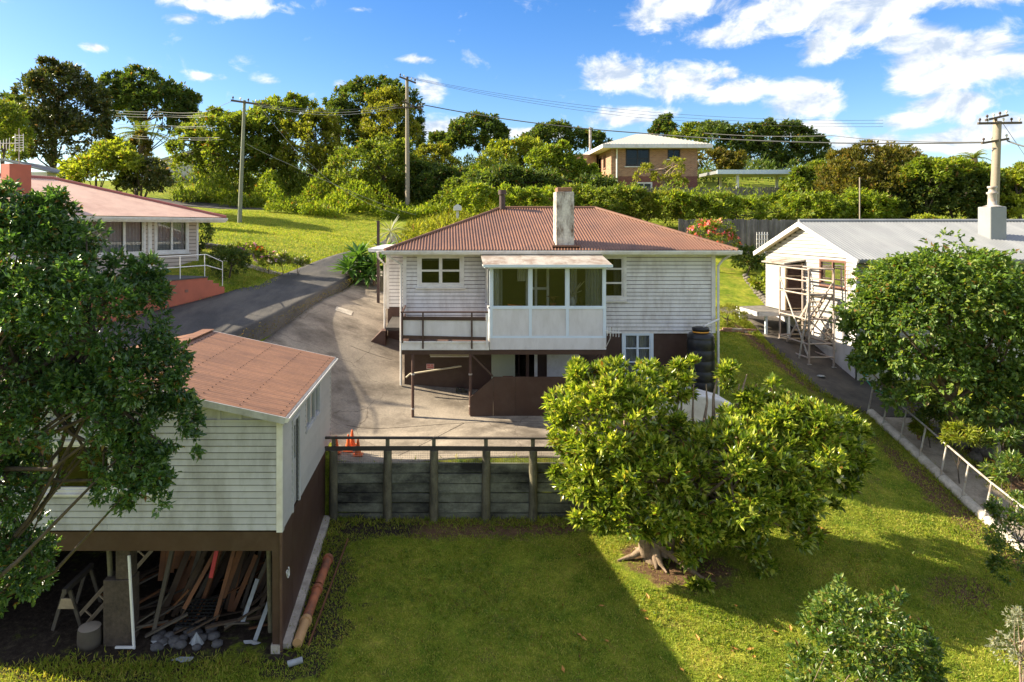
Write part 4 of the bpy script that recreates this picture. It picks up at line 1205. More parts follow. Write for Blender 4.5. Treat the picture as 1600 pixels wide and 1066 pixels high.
def undercroft():
    yb = 17.0
    # brick pier with white pipe
    z = h(-6.2, 13.95)
    t = thing('concrete_pier', 'mossy concrete pier under garage with broken white frame', 'pier', (-6.55, 13.9, z))
    m = MB(); m.box(-6.86, -6.30, 13.7, 14.1, z - .1, z + .95 + .35); m.build('pier_base', M['bark_dark'], t, .02)
    m = MB(); m.box(-6.62, -6.32, 13.72, 14.05, z + 1.3, -6.45); m.build('pier_stem', M['bark_dark'], t, .02)
    m = MB(); m.tube([(-6.80, 13.9, z + 1.2), (-6.84, 13.9, -6.4)], .055, 8); m.build('post', M['old_wood_green'], t)
    f = thing('white_frame_strip', 'thin white window frame leaning on the concrete pier', 'frame', (-6.2, 13.6, z))
    m = MB(); m.beam((-6.18, 13.58, z), (-6.30, 13.62, -6.55), .03, .05); m.build('stile', M['white_metal'], f)
    m = MB(); m.beam((-6.55, 13.58, z + .03), (-6.16, 13.58, z + .03), .03, .05, (0, 1, 0)); m.build('rail', M['white_metal'], f)
    # saw horse
    sx, sy = -7.85, 14.2; z = h(sx, sy)
    t = thing('saw_horse', 'old timber saw horse with pale gusset under garage', 'saw horse', (sx, sy, z))
    for dy in (0, .85):
        for s in (-1, 1):
            m = MB(); m.beam((sx + s * .28, sy + dy + s * .03, z), (sx + s * .05, sy + dy, z + .82), .07, .05, (0, 1, 0)); m.build('leg', M['plank_grey'], t)
    m = MB(); m.beam((sx, sy - .12, z + .84), (sx, sy + 1.0, z + .84), .09, .1); m.build('beam', M['plank_grey'], t)
    m = MB((0, sy - .05, 0), UX, NF); m.prism([(sx - .17, z + .45), (sx + .17, z + .45), (sx + .1, z + .66), (sx - .1, z + .66)], 0, -.03); m.build('gusset', M['pale_wood'], t)
    # log round
    x, y = -7.15, 13.75; z = h(x, y)
    t = thing('log_round', 'cut log round standing beside the concrete pier', 'log', (x, y, z))
    m = MB(); m.lathe((x, y, z), [(0, -.02), (.22, -.02), (.235, .1), (.225, .3), (.21, .36)], 16); m.build('bark', M['plank_grey'], t)
    m = MB(); m.lathe((x, y, z), [(.212, .359), (.1, .37), (0, .372)], 16); m.build('cut_face', M['pole_wood'], t)
    # a short ladder
    t = thing('timber_ladder', 'yellowish timber ladder lying on its side behind log round', 'ladder', (-7.0, 14.8, h(-7, 14.8)))
    A, B_ = Vector((-7.75, 14.4, h(-7, 14.5) + .1)), Vector((-6.7, 15.2, h(-7, 14.5) + 1.3))
    off = Vector((.18, 0, -.16))
    for k in (0, 1):
        m = MB(); m.beam(A + off * k, B_ + off * k, .04, .07); m.build('stile', M['pale_wood'], t)
    for i in range(5):
        q = A.lerp(B_, .1 + .2 * i); m = MB(); m.beam(q, q + off, .03, .03, (1, 0, 0)); m.build('rung', M['pale_wood'], t)
    # boarded sheet
    t = thing('boarded_sheet', 'brown boarded panel leaning behind the pier', 'panel', (-5.9, 15.2, h(-5.9, 15.2)))
    for i in range(7):
        a = Vector((-6.25 + i * .12, 15.0, h(-6, 15) + .5 + i * .09)); m = MB(); m.beam(a, a + Vector((.0, .45, 1.45 - i * .1)), .11, .025, (0, 1, 0)); m.build('plank', M['plank_brown'], t)
    # leaning planks
    r = random.Random(11)
    specs = []
    for i in range(84):
        x = -6.1 + 2.6 * (i / 83) + r.uniform(-.08, .08)
        y = r.uniform(14.3, 16.6)
        ln = r.uniform(1.1, 2.35); lean = r.uniform(.15, .75); back = r.uniform(.35, .8)
        specs.append((x, y, ln, lean, back))
    kinds = ['plank_brown', 'plank_grey', 'plank_dark', 'plank_dark', 'plank_dark']
    labs = {'plank_brown': 'reddish brown offcut plank leaning in the garage undercroft pile', 'plank_grey': 'grey weathered plank leaning in the garage undercroft pile', 'plank_dark': 'dark old plank leaning in the garage undercroft pile'}
    for x, y, ln, lean, back in specs:
        k = r.choice(kinds); z = h(x, y) + .08
        x = min(x, -3.75); lean = min(lean, (-3.5 - x) * .9)
        d = Vector((lean, back, 1.35)).normalized()
        top = Vector((x, y, z)) + d * ln
        if top.z > -6.15:
            ln *= (-6.15 - z) / (top.z - z); top = Vector((x, y, z)) + d * ln
        m = MB(); m.beam((x, y, z), top, r.uniform(.045, .13), r.uniform(.02, .05), (r.uniform(-.6, .6), 1, 0))
        tag(m.build('plank', M[k]), labs[k], 'plank', 'planks leaning under the garage: ' + k.split('_')[1])
    for (x0, x1, mt, lab) in (((-5.35, 14.0, .55), (-4.62, 14.9, 2.0), 'plank_brown', 'long orange brown plank leaning steeply in front of the pile'),
                              ((-5.95, 13.95, .1), (-5.65, 14.4, 2.05), 'plank_grey', 'tall grey plank standing right beside the pier'),
                              ((-4.75, 14.1, .25), (-4.4, 14.7, 1.9), 'plank_brown', 'thin orange plank leaning in middle of the pile'),
                              ((-4.9, 14.3, 1.0), (-4.75, 14.6, 2.0), 'red_paint', 'plank with red paint in the timber pile'),
                              ((-3.85, 13.8, .0), (-3.55, 14.3, .9), 'plastic_white', 'white painted stick near the corner post'),
                              ((-4.15, 14.0, .25), (-3.95, 14.4, .95), 'plastic_white', 'short white painted board in the pile')):
        z = h(x0[0], x0[1]); m = MB(); m.beam((x0[0], x0[1], z + x0[2]), (x1[0], x1[1], z + x1[2]), .08, .04, (0, 1, 0)); tag(m.build('plank', M[mt]), lab, 'plank')
    # loose sticks and offcuts lying about
    for i in range(44):
        x = r.uniform(-7.7, -3.6); y = r.uniform(13.75, 15.6); a = r.uniform(-.9, .9); ln = r.uniform(.3, 1.3); z = h(x, y) + r.uniform(.04, .3)
        k = r.choice(['plank_dark', 'plank_dark', 'plank_grey', 'plank_brown']); x1 = max(-8.2, min(-3.5, x + ln * math.cos(a)))
        m = MB(); m.beam((x, y, z), (x1, y + abs(ln * math.sin(a)) * .8, z + r.uniform(.0, .5)), r.uniform(.03, .09), r.uniform(.02, .04))
        tag(m.build('offcut', M[k]), {'plank_dark': 'dark timber offcut lying among the undercroft debris', 'plank_grey': 'grey timber offcut lying among the undercroft debris', 'plank_brown': 'brown timber offcut lying among the undercroft debris'}[k], 'offcut', 'loose offcuts under the garage: ' + k.split('_')[1])
    # stones
    for i in range(26):
        x = r.uniform(-5.9, -4.55); y = r.uniform(13.62, 14.2); s = r.uniform(.07, .13); z = h(x, y)
        m = MB(); m.lathe((x, y, z - .02), [(0, 0), (s * .7, s * .08), (s, s * .4), (s * .92, s * .75), (s * .6, s * 1.0), (0, s * 1.1)], 12)
        for v in m.v: v += Vector((r.uniform(-1, 1), r.uniform(-1, 1), r.uniform(-1, 1))) * s * .06
        tag(m.build('stone', M['stone']), 'rounded grey stone on the ground under the garage edge', 'stone', 'stones under the garage')
    # plastic scraps
    for i, (x, y, w, d, lab) in enumerate(((-5.1, 13.3, .36, .16, 'torn white plastic sheet on grass edge before the stones'), (-5.0, 13.75, .24, .2, 'upright white plastic scrap among the stones'), (-3.9, 13.75, .3, .12, 'white board scrap by the timber pile'), (-5.75, 13.75, .35, .15, 'curved pale grey sheet beside the stones'))):
        z = h(x, y) + .03; m = MB(); k = 12; vs_ = [Vector((x, y, z + (.22 if i == 1 else .05)))]
        for j in range(k):
            a = j / k * 6.283; rr = 1 + .35 * math.sin(j * 2.3 + i)
            vs_.append(Vector((x + w / 2 * rr * math.cos(a), y + d / 2 * rr * math.sin(a), z + .02 * math.sin(j * 1.7))))
        m.add(vs_, [(0, 1 + j, 1 + (j + 1) % k) for j in range(k)])
        o = m.build('plastic_scrap', M['plastic_white']); s_ = o.modifiers.new('thick', 'SOLIDIFY'); s_.thickness = .006
        tag(o, lab, 'scrap')
    m = MB(); k = 8
    t = thing('black_mesh_crate', 'black plastic grid tray lying on the stones', 'tray', (-5.1, 14.2, h(-5.1, 14.2)))
    z = h(-5.1, 14.2) + .2
    for i in range(9):
        m = MB(); a = Vector((-5.5 + i * .09, 13.95, z)); m.beam(a, a + Vector((.15, .5, .28)), .025, .02); m.build('slat', M['black_plastic'], t)
        m = MB(); a = Vector((-5.5, 13.95, z)) + Vector((.15, .5, .28)) * (i / 8); m.beam(a, a + Vector((.74, 0, 0)), .02, .025); m.build('slat', M['black_plastic'], t)
    # pipes along the side
    for i, (y0, y1, mt, lab) in enumerate(((13.55, 14.25, 'tan_pipe', 'short tan drain pipe lying nearest along the garage side'), (14.27, 15.25, 'terracotta', 'middle terracotta drain pipe along the garage side'), (15.35, 16.35, 'terracotta', 'far terracotta drain pipe along the garage side'))):
        x0, x1 = -2.93 + (y0 - 13.5) * .05, -2.93 + (y1 - 13.5) * .05
        t = thing('drain_pipe', lab, 'pipe', ((x0 + x1) / 2, (y0 + y1) / 2, h(x0, y0)), 'drain pipes beside the garage')
        m = MB(); m.tube([(x0, y0, h(x0, y0) + .14), (x1, y1, h(x1, y1) + .14)], .10, 14); m.build('barrel', M[mt], t)
        m = MB(); m.tube([(x1, y1 - .1, h(x1, y1) + .14), (x1 + .005, y1 - .0, h(x1, y1) + .14)], .125, 14); m.build('socket', M[mt], t)
    m = MB(); m.beam((-2.72, 13.6, h(-2.72, 13.6) + .05), (-2.45, 17.3, h(-2.45, 17.3) + .05), .03, .04); tag(m.build('garden_stake', M['plank_brown']), 'long thin reddish stake lying beside the drain pipes', 'stake')
    m = MB(); m.tube([(-3.02, 13.1, h(-3, 13.1) + .06), (-2.75, 13.2, h(-2.8, 13.2) + .07)], .06, 10); tag(m.build('pipe_offcut', M['plastic_white']), 'short white pipe offcut at the garage corner', 'pipe')
    b = MB(); b.box(-3.24, -3.06, 13.6, 18.3, -8.7, -8.0)
    V = []
    for v in b.v:
        V.append(Vector((v.x, v.y, h(v.x, v.y) + (.10 if v.z > -8.3 else -.2))))
    b.v = V
    tag(b.build('footing_strip', M['concrete_pale']), 'narrow concrete footing strip along the garage side', 'footing')


undercroft()


# ------------------------------------------------------------------ retaining wall, rails, cones
def retaining_wall():
    y = 18.42
    t = thing('retaining_wall', 'dark mossy timber retaining wall of planks between posts', 'retaining wall', (1.0, y, h(1, 18.3)))
    px = [522, 606, 678, 759, 832, 906, 985, 1060]
    X = [(p - CX) * y / F for p in px]
    zt, zb = -6.34, -7.95
    r = random.Random(5)
    for x in X:
        m = MB(); m.tube([(x, y - .12, zb - .1), (x, y - .12, zb + .8), (x + r.uniform(-.01, .01), y - .11, -5.98)], [.12, .115, .11], 10); m.build('post', M['old_wood_green'], t)
    rows = 6; ph = (zt - zb) / rows
    edges = [-3.1] + X
    for i in range(len(edges) - 1):
        for j in range(rows):
            m = MB(); g = .026; dy = r.uniform(-.04, .03)
            m.box(edges[i] + .01, edges[i + 1] - .01, y - .03 + dy, y + .05, zb + j * ph, zb + (j + 1) * ph - g)
            for v in m.v: v.z += r.uniform(-.014, .01)
            m.build('plank', M['old_wood'], t)
    f = thing('yard_railing', 'dark two-rail timber railing with wire netting above retaining wall', 'railing', (1.0, y, zt))
    for x in X:
        m = MB(); m.box(x - .05, x + .05, y - .12, y - .02, -6.0, -5.68); m.build('post', M['old_wood_green'], f)
    for i in range(len(X) - 1):
        m = MB(); m.beam((X[i] - (.25 if i == 0 else 0), y - .14, -5.93 + .01 * math.sin(i)), (X[i + 1] - .006, y - .14, -5.93 + .01 * math.sin(i + 1)), .05, .11); m.build('lower_rail', M['dark_rail'], f)
        m = MB(); m.beam((X[i] - (.3 if i == 0 else 0), y - .07, -5.66 - .003 * i), (X[i + 1] - .006, y - .07, -5.663 - .003 * i), .11, .045); m.build('top_rail', M['dark_rail'], f)
    m = MB()
    for i in range(int((X[-1] - X[0]) / .06)):
        x = X[0] + i * .06; m.beam((x, y - .1, -6.33), (x, y - .1, -5.95), .004, .004)
    for k in range(6):
        m.beam((X[0], y - .1, -6.31 + k * .06), (X[-1], y - .1, -6.31 + k * .06), .004, .004)
    m.build('wire_netting', M['steel'], f)
    # cones
    for i, (x, yy, lab) in enumerate(((-3.02, 19.0, 'orange traffic cone against garage corner, foremost of the cones'), (-2.72, 19.25, 'tallest orange traffic cone behind the railing end post'), (-2.42, 19.05, 'orange traffic cone farthest from the garage wall'), (-2.66, 19.6, 'orange traffic cone rear of the cone group'))):
        z = h(x, yy) + .035
        t = thing('traffic_cone', lab, 'cone', (x, yy, z), 'traffic cones')
        m = MB(); m.box(x - .14, x + .14, yy - .14, yy + .14, z, z + .03); m.build('base', M['orange_plastic'], t, .01)
        m = MB(); m.lathe((x, yy, z), [(.10, .031), (.095, .05), (.06, .22), (.025, .44), (.02, .46), (0, .46)], 14); m.build('cone_body', M['orange_plastic'], t)


retaining_wall()


# ------------------------------------------------------------------ handrail path on the right
def handrail():
    pts = [(14.78, 23.9), (14.72, 23.0), (14.67, 22.05), (14.63, 21.1), (14.58, 20.15), (14.54, 19.25), (14.5, 18.4), (14.46, 17.5), (14.43, 16.6)]
    t = thing('pipe_handrail', 'galvanised pipe handrail leaning along the sloping path', 'handrail', (14.6, 20.5, h(14.6, 20.5)))
    tops = []
    for x, y in pts:
        g = G(x, y, -.05); tp = g + Vector((.22, -.02, 1.12)); tops.append(tp)
        m = MB(); m.tube([g, tp], .028, 8); m.build('post', M['steel'], t)
    m = MB(); m.tube([tops[0] + Vector((0, .1, 0))] + tops, .03, 8); m.build('rail', M['steel'], t)
    e = thing('log_edging', 'pale rounded log edging below the pipe handrail', 'edging', (14.6, 20.5, h(14.6, 20.5)))
    for i in range(len(pts) - 1):
        a, b = G(*pts[i], .06), G(*pts[i + 1], .06)
        a.x += .12; b.x += .12; d = (b - a) * .015
        m = MB(); m.tube([a + d, b - d], .15, 12); m.build('log', M['concrete_pale'], e)
    # timbers, rocks and fence beyond the path
    t = thing('leaning_timber', 'grey round timber prop slanting up from the garden bed', 'timber', (16.6, 20.3, h(16.6, 20.3)))
    m = MB(); m.tube([G(16.45, 20.3, .0), G(17.2, 21.3, 1.35)], .09, 10); m.build('pole', M['pole_wood'], t)
    t = thing('leaning_post', 'brown squared post slanting beside the timber prop', 'post', (17.0, 19.8, h(17, 19.8)))
    m = MB(); m.beam(G(16.9, 19.7, 0), G(17.75, 20.7, .9), .16, .16); m.build('beam', M['pole_wood'], t)
    t = thing('short_leaning_post', 'short brown post slanting low in the right garden bed', 'post', (17.6, 18.0, h(17.6, 18)))
    m = MB(); m.beam(G(17.2, 17.6, 0), G(17.9, 18.6, .8), .14, .14); m.build('beam', M['pole_wood'], t)
    r = random.Random(3)
    for i, (x, y, s) in enumerate(((16.2, 22.6, .28), (16.55, 22.0, .34), (16.9, 21.4, .3), (16.45, 21.2, .22), (17.2, 22.3, .36), (16.3, 20.6, .2), (17.4, 20.9, .25))):
        m = MB(); z = h(x, y); m.lathe((x, y, z - .1), [(0, 0), (s, .05), (s * 1.05, s * .6), (s * .75, s * 1.1), (s * .2, s * 1.3), (0, s * 1.3)], 10)
        for v in m.v: v += Vector((r.uniform(-1, 1), r.uniform(-1, 1), r.uniform(-1, 1))) * s * .16
        tag(m.build('garden_rock', M['wall_stone']), 'rough garden rock beside the sloping path', 'rock', 'rocks in the right garden bed')
    t = thing('low_side_fence', 'grey timber fence with rail at the far right edge', 'fence', (18.6, 20, h(18.6, 20)))
    for i in range(26):
        y = 22.6 - i * .2; x = 18.3 + .01 * i; m = MB(); z = h(x, y); m.box(x, x + .03, y - .095, y + .095, z - .1, z + 1.15 + r.uniform(-.02, .02)); m.build('paling', M['grey_fence'], t)
    m = MB(); m.beam((18.27, 22.7, h(18.3, 22.7) + .45), (18.53, 17.4, h(18.5, 17.4) + .45), .06, .1); m.build('rail', M['old_wood_green'], t)
    m = MB(); m.beam((18.1, 22.7, h(18.1, 22.7) + .12), (18.3, 17.4, h(18.3, 17.4) + .12), .14, .24); m.build('sleeper', M['old_wood_green'], t)
    t = thing('white_pipe_rail', 'short white pipe rail by the far right fence', 'handrail', (17.9, 19, h(17.9, 19)))
    m = MB(); m.tube([G(17.9, 19.9, .65), G(18.0, 17.8, .65)], .025, 8); m.build('rail', M['white_metal'], t)
    for y in (19.6, 18.2):
        m = MB(); m.tube([G(17.93, y, 0), G(17.93, y, .65)], .02, 6); m.build('post', M['white_metal'], t)


handrail()

# ------------------------------------------------------------------ right neighbour
def right_house():
    xw, yf, yb, xr_ = 16.05, 26.6, 34.1, 30.0
    ze, yr = -1.27, 30.35
    t = thing('white_house', 'white weatherboard house with long pale iron gable roof', 'house', (22, 30, h(18, 30)))
    L = yb - yf; o = Vector((xw, yb, 0)); nW = -UX; uW = -UY            # gable wall, a runs towards the camera
    sl = (.22 - ze) / (yr - 26.0)
    WG = (yb - 29.15, yb - 27.35, -2.42, -1.42); BW = (yb - 29.0, yb - 28.1, -5.0, -4.2)
    zc = -4.25
    boards(t, o, uW, nW, L, zc, ze + .0, .16, M['board_bright'], [WG])
    clip = lambda c: ((c - ze) / sl + .1, L - (c - ze) / sl - .1)
    boards(t, o, uW, nW, L, ze + .013, ze + 1.3, .16, M['board_bright'], clip=clip)
    wall_panel(t, o, uW, nW, L, zc, ze, M['interior'], [WG], off=-.004, name='wall_lining')
    m = MB(o, uW, nW); m.prism([(0, ze), (L, ze), (L / 2, ze + sl * L / 2)], -.01, -.1); m.build('gable_lining', M['interior'], t)
    wall_panel(t, o, uW, nW, L, -6.6, zc, M['panel'], [BW], off=.0, name='base_wall')
    window(t, o, uW, nW, *WG, cols=(1, 1), rows=(1,), frame='brown_frame', fw=.07, bar=.035, curtain=[(0.02, .3, 'curtain'), (.5, .98, 'curtain')], glass='glass')
    window(t, o, uW, nW, *BW, cols=(1,), rows=(1, 1), frame='white', fw=.1, bar=.03, glass='glass_dark', sill=False)
    c = MB(o, uW, nW); c.box(L - .1, L + .03, -.03, .045, zc, ze); c.build('corner_board', M['white'], t)
    # wall that faces the camera
    of = Vector((xw, yf, 0)); Lf = xr_ - xw
    Wf = [(5.2, 7.0, -2.6, -1.6), (8.6, 10.6, -2.9, -1.6)]; GD = (.9, 3.2, -6.05, -4.3)
    boards(t, of, UX, NF, Lf, zc, ze, .16, M['board_bright'], Wf)
    wall_panel(t, of, UX, NF, Lf, zc, ze, M['interior'], Wf, off=-.004, name='wall_lining')
    wall_panel(t, of, UX, NF, Lf, -6.8, zc, M['panel'], [GD], name='base_wall')
    g = MB(of, UX, NF); g.box(GD[0], GD[1], -.14, -.09, GD[2], GD[3]); go = g.build('garage_door', M['white'], t)
    for k in range(5):
        g = MB(of, UX, NF); g.box(GD[0] + .03, GD[1] - .03, -.088, -.07, GD[2] + .04 + k * .34, GD[2] + .35 + k * .34); g.build('door_panel', M['white'], go)
    for w in Wf:
        window(t, of, UX, NF, *w, cols=(1, 1), rows=(1,), frame='blue_frame', fw=.1, bar=.04, curtain=[(.02, .3, 'curtain')])
    wall_panel(t, (xr_, yb, 0), -UX, UY, Lf, -6.8, ze, M['board_bright'], name='back_wall')
    # roof
    xe, ye0, ye1 = 15.72, 26.0, 34.7
    run = yr - ye0; rise = .22 - ze; S = math.hypot(run, rise)
    ro = corrugated((xe, ye0, ze + .04), UX, (0, run, rise), xr_ - xe + .4, lambda a: S, .14, .012, 6).build('roof', M['roof_white'], t)
    corrugated((xr_ + .4, ye1, ze + .04), -UX, (0, -run, rise), xr_ - xe + .4, lambda a: S, .14, .012, 6).build('roof_far_slope', M['roof_white'], ro)
    m = MB(); m.tube([(xe, yr, ze + .05 + rise), (xr_ + .4, yr, ze + .05 + rise)], .09, 8); m.build('ridge_cap', M['roof_white'], ro)
    for s, ye in ((1, ye0), (-1, ye1)):
        m = MB(); m.beam((xe - .02, yr, ze + rise - .08), (xe - .02, ye - .02 * s, ze - .08), .035, .2); m.build('barge_board', M['white'], ro)
        m = MB(); m.add([(xe, yr, ze + rise - .13), (xe, ye, ze - .13), (xw - .03, ye, ze - .13), (xw - .03, yr, ze + rise - .13)], [(0, 1, 2, 3)]); m.build('soffit', M['cream'], ro)
    m = MB(); m.box(xw, xr_, ye0 + .05, yf - .03, ze - .13, ze - .1); m.build('soffit', M['cream'], ro)
    gutter(ro, (xe, ye0 + .02, ze + .03), (xr_ + .4, ye0 + .02, ze + .03), NF, M['roof_white'])
    for i in range(9):
        x = 17 + i * 1.5; m = MB(); m.beam((x, yf - .04, ze - .5), (x, ye0 + .1, ze - .14), .05, .07); m.build('bracket', M['cream'], ro)
    # boxed flue
    z0 = -.5
    m = MB(); m.box(22.48, 23.16, 28.13, 28.82, z0 - .2, .85); co = m.build('chimney', M['flue_grey'], t, .04)
    m = MB(); m.lathe((22.82, 28.47, .85), [(.37, 0), (.22, .05), (.16, .08), (.15, .5), (.2, .54), (.2, .6), (.13, .62), (.12, .75), (.17, .78), (.17, .85), (0, .85)], 16); m.build('flue', M['steel'], co)
    m = MB(); m.tube([(19.2, 31.6, -1.2), (19.2, 31.6, 2.3)], .03, 6); m.build('aerial_mast', M['pole_wood'], t)
    # porch box and deck on the gable wall
    q = thing('entry_porch', 'white boxed entry porch with barred screen on the gable wall', 'porch', (15.6, 31.4, -3.8))
    m = MB(); m.box(15.18, 15.24, 30.5, 32.3, -3.72, -1.68); m.build('side_panel', M['board_bright'], q)
    m = MB(); m.box(15.2, 16.02, 32.24, 32.3, -3.72, -1.68); m.build('back_panel', M['board_bright'], q)
    m = MB(); m.add([(15.05, 30.3, -1.66), (16.02, 30.3, -1.5), (16.02, 32.45, -1.5), (15.05, 32.45, -1.66), (15.05, 30.3, -1.60), (16.02, 30.3, -1.44), (16.02, 32.45, -1.44), (15.05, 32.45, -1.60)], MB.BF); m.build('roof', M['lichen_roof'], q)
    m = MB(); m.box(15.18, 15.26, 30.44, 30.5, -3.72, -1.68); m.box(15.9, 16.0, 30.44, 30.5, -3.72, -1.6); m.build('post', M['pale_wood'], q)
    for i in range(12):
        x = 15.28 + i * .053; m = MB(); m.box(x, x + .022, 30.45, 30.48, -3.6, -1.72); m.build('bar', M['choc_light'], q)
    for z in (-2.2, -2.95, -3.65):
        m = MB(); m.box(15.26, 15.9, 30.43, 30.449, z, z + .05); m.build('cross_rail', M['pale_wood'], q)
    m = MB(); m.box(15.28, 15.42, 30.6, 30.65, -2.9, -2.1); m.build('red_cloth', M['red_paint'], q)
    q = thing('porch_deck', 'grey timber landing on posts beside the entry porch', 'deck', (15, 31.4, h(14.6, 31.4)))
    for i in range(10):
        m = MB(); y = 30.3 + i * .22; m.box(13.9, 16.02, y, y + .21, -3.8, -3.76); m.build('deck_board', M['grey_fence'], q)
    m = MB(); m.box(13.88, 16.02, 30.25, 30.298, -3.95, -3.77); m.box(13.84, 13.898, 30.25, 32.5, -3.95, -3.77); m.build('fascia', M['white'], q)
    for x, y in ((14.3, 30.35), (14.0, 32.3), (15.3, 30.35)):
        m = MB(); m.box(x - .05, x + .05, y, y + .1, h(x, y) - .05, -3.8); m.build('post', M['blue_frame'], q)
    # hose
    q = thing('garden_hose', 'coiled green hose hanging on the white house corner', 'hose', (16.15, 26.3, -5.2))
    for k in range(9):
        m = MB(); pts = []
        for i in range(21):
            a = math.pi * (i / 20) ; pts.append((16.25 + .34 * math.cos(a) * (1 + .05 * k * .4) + .03 * (k % 3), 26.42 - .02 * k, -4.9 + .0 - .62 * math.sin(a) * (1 + .05 * ((k * 5) % 7)) + (.35 * (1 - math.sin(a)))))
        m.tube(pts, .018, 5); m.build('hose_loop', M['green_hose'], q)
    m = MB(); m.tube([(15.95, 26.3, -5.5), (16.2, 25.8, h(16.2, 25.8) + .06), (16.5, 25.2, h(16.5, 25.2) + .05)], .018, 5); m.build('hose_end', M['green_hose'], q)
    tag((lambda m: m.build('white_rag', M['plastic_white']))(MB((14.6, 26.5, h(14.6, 26.5) + .05)).lathe(G(14.6, 26.5, .04), [(0, .05), (.12, .05), (.16, .02), (.1, 0)], 10)), 'small white rag on the side driveway', 'rag')


right_house()


def scaffold():
    x0, x1, y0, y1 = 14.72, 15.72, 27.6, 30.0
    zb = {}
    t = thing('scaffold_tower', 'rusty tubular scaffold tower with steep stairs by the white house', 'scaffold', (15.2, 28.8, h(15.2, 28.8)))
    top = -1.75
    for x in (x0, x1):
        for y in (y0, y1):
            g = h(x, y) + .04; zb[x, y] = g
            m = MB(); m.tube([(x, y, g), (x, y, top)], .042, 8); so = m.build('standard', M['rust_steel'], t)
            m = MB(); m.box(x - .08, x + .08, y - .08, y + .08, g - .01, g + .012); m.tube([(x, y, g), (x, y, g + .3)], .022, 6); m.build('foot', M['steel'], so)
    for z in (-5.3, -4.75, -3.75, -2.75, -2.2, top + .02):
        for x in (x0, x1):
            m = MB(); m.tube([(x, y0, z), (x, y1, z)], .034, 7); m.build('ledger', M['rust_steel'], t)
        if z != -2.2:
            for y in (y0, y1):
                m = MB(); m.tube([(x0, y, z + .03), (x1, y, z + .03)], .034, 7); m.build('transom', M['rust_steel'], t)
    for p0, p1, mt in (((x0, y0, -5.3), (x0, y1, -2.2), 'steel'), ((x0, y0, -3.7), (x1, y0, -2.2), 'rust_steel'), ((x1, y0, -4.7), (x0, y0, -3.75), 'rust_steel'), ((x1, y1, -5.2), (x1, y0, -2.7), 'rust_steel'),
                       ((x0 - .4, y0 - .0, -5.3), (x0, y0, -2.9), 'steel'), ((x0, y0, -5.25), (x1, y1, -5.2), 'steel'), ((x1 + .0, y0, -4.7), (x1 - .5, y0, -3.75), 'rust_steel')):
        m = MB(); m.tube([p0, p1], .032, 7); m.build('brace', M[mt], t)
    # stairs
    for s in (0, .55):
        m = MB(); m.beam((x0 + .15 + s, y1 - .1, -5.2), (x0 + .3 + s, y0 + .25, -2.75), .03, .09); m.build('stringer', M['rust_steel'], t)
    for i in range(11):
        k = (i + .7) / 11.2; y = y1 - .1 + (y0 + .25 - y1 + .1) * k; z = -5.2 + 2.45 * k; x = x0 + .15 + .15 * k
        m = MB(); m.box(x, x + .55, y - .11, y + .11, z - .02, z + .015); m.build('tread', M['pale_wood'], t)
    m = MB(); m.box(x0 + .03, x1 - .03, y0, y0 + .4, -2.75, -2.71); m.build('platform', M['pale_wood'], t)
    # hanging chain and cable
    c = thing('hanging_chain', 'rusty chain hanging on the gable corner', 'chain', (15.95, 27.0, -3.4))
    for i in range(22):
        m = MB(); z = -1.7 - i * .075; m.tube([(15.93, 27.0 + (.012 if i % 2 else -.012), z), (15.93, 27.0, z - .07)], .016, 5); m.build('chain_link', M['rust_steel'], c)


scaffold()


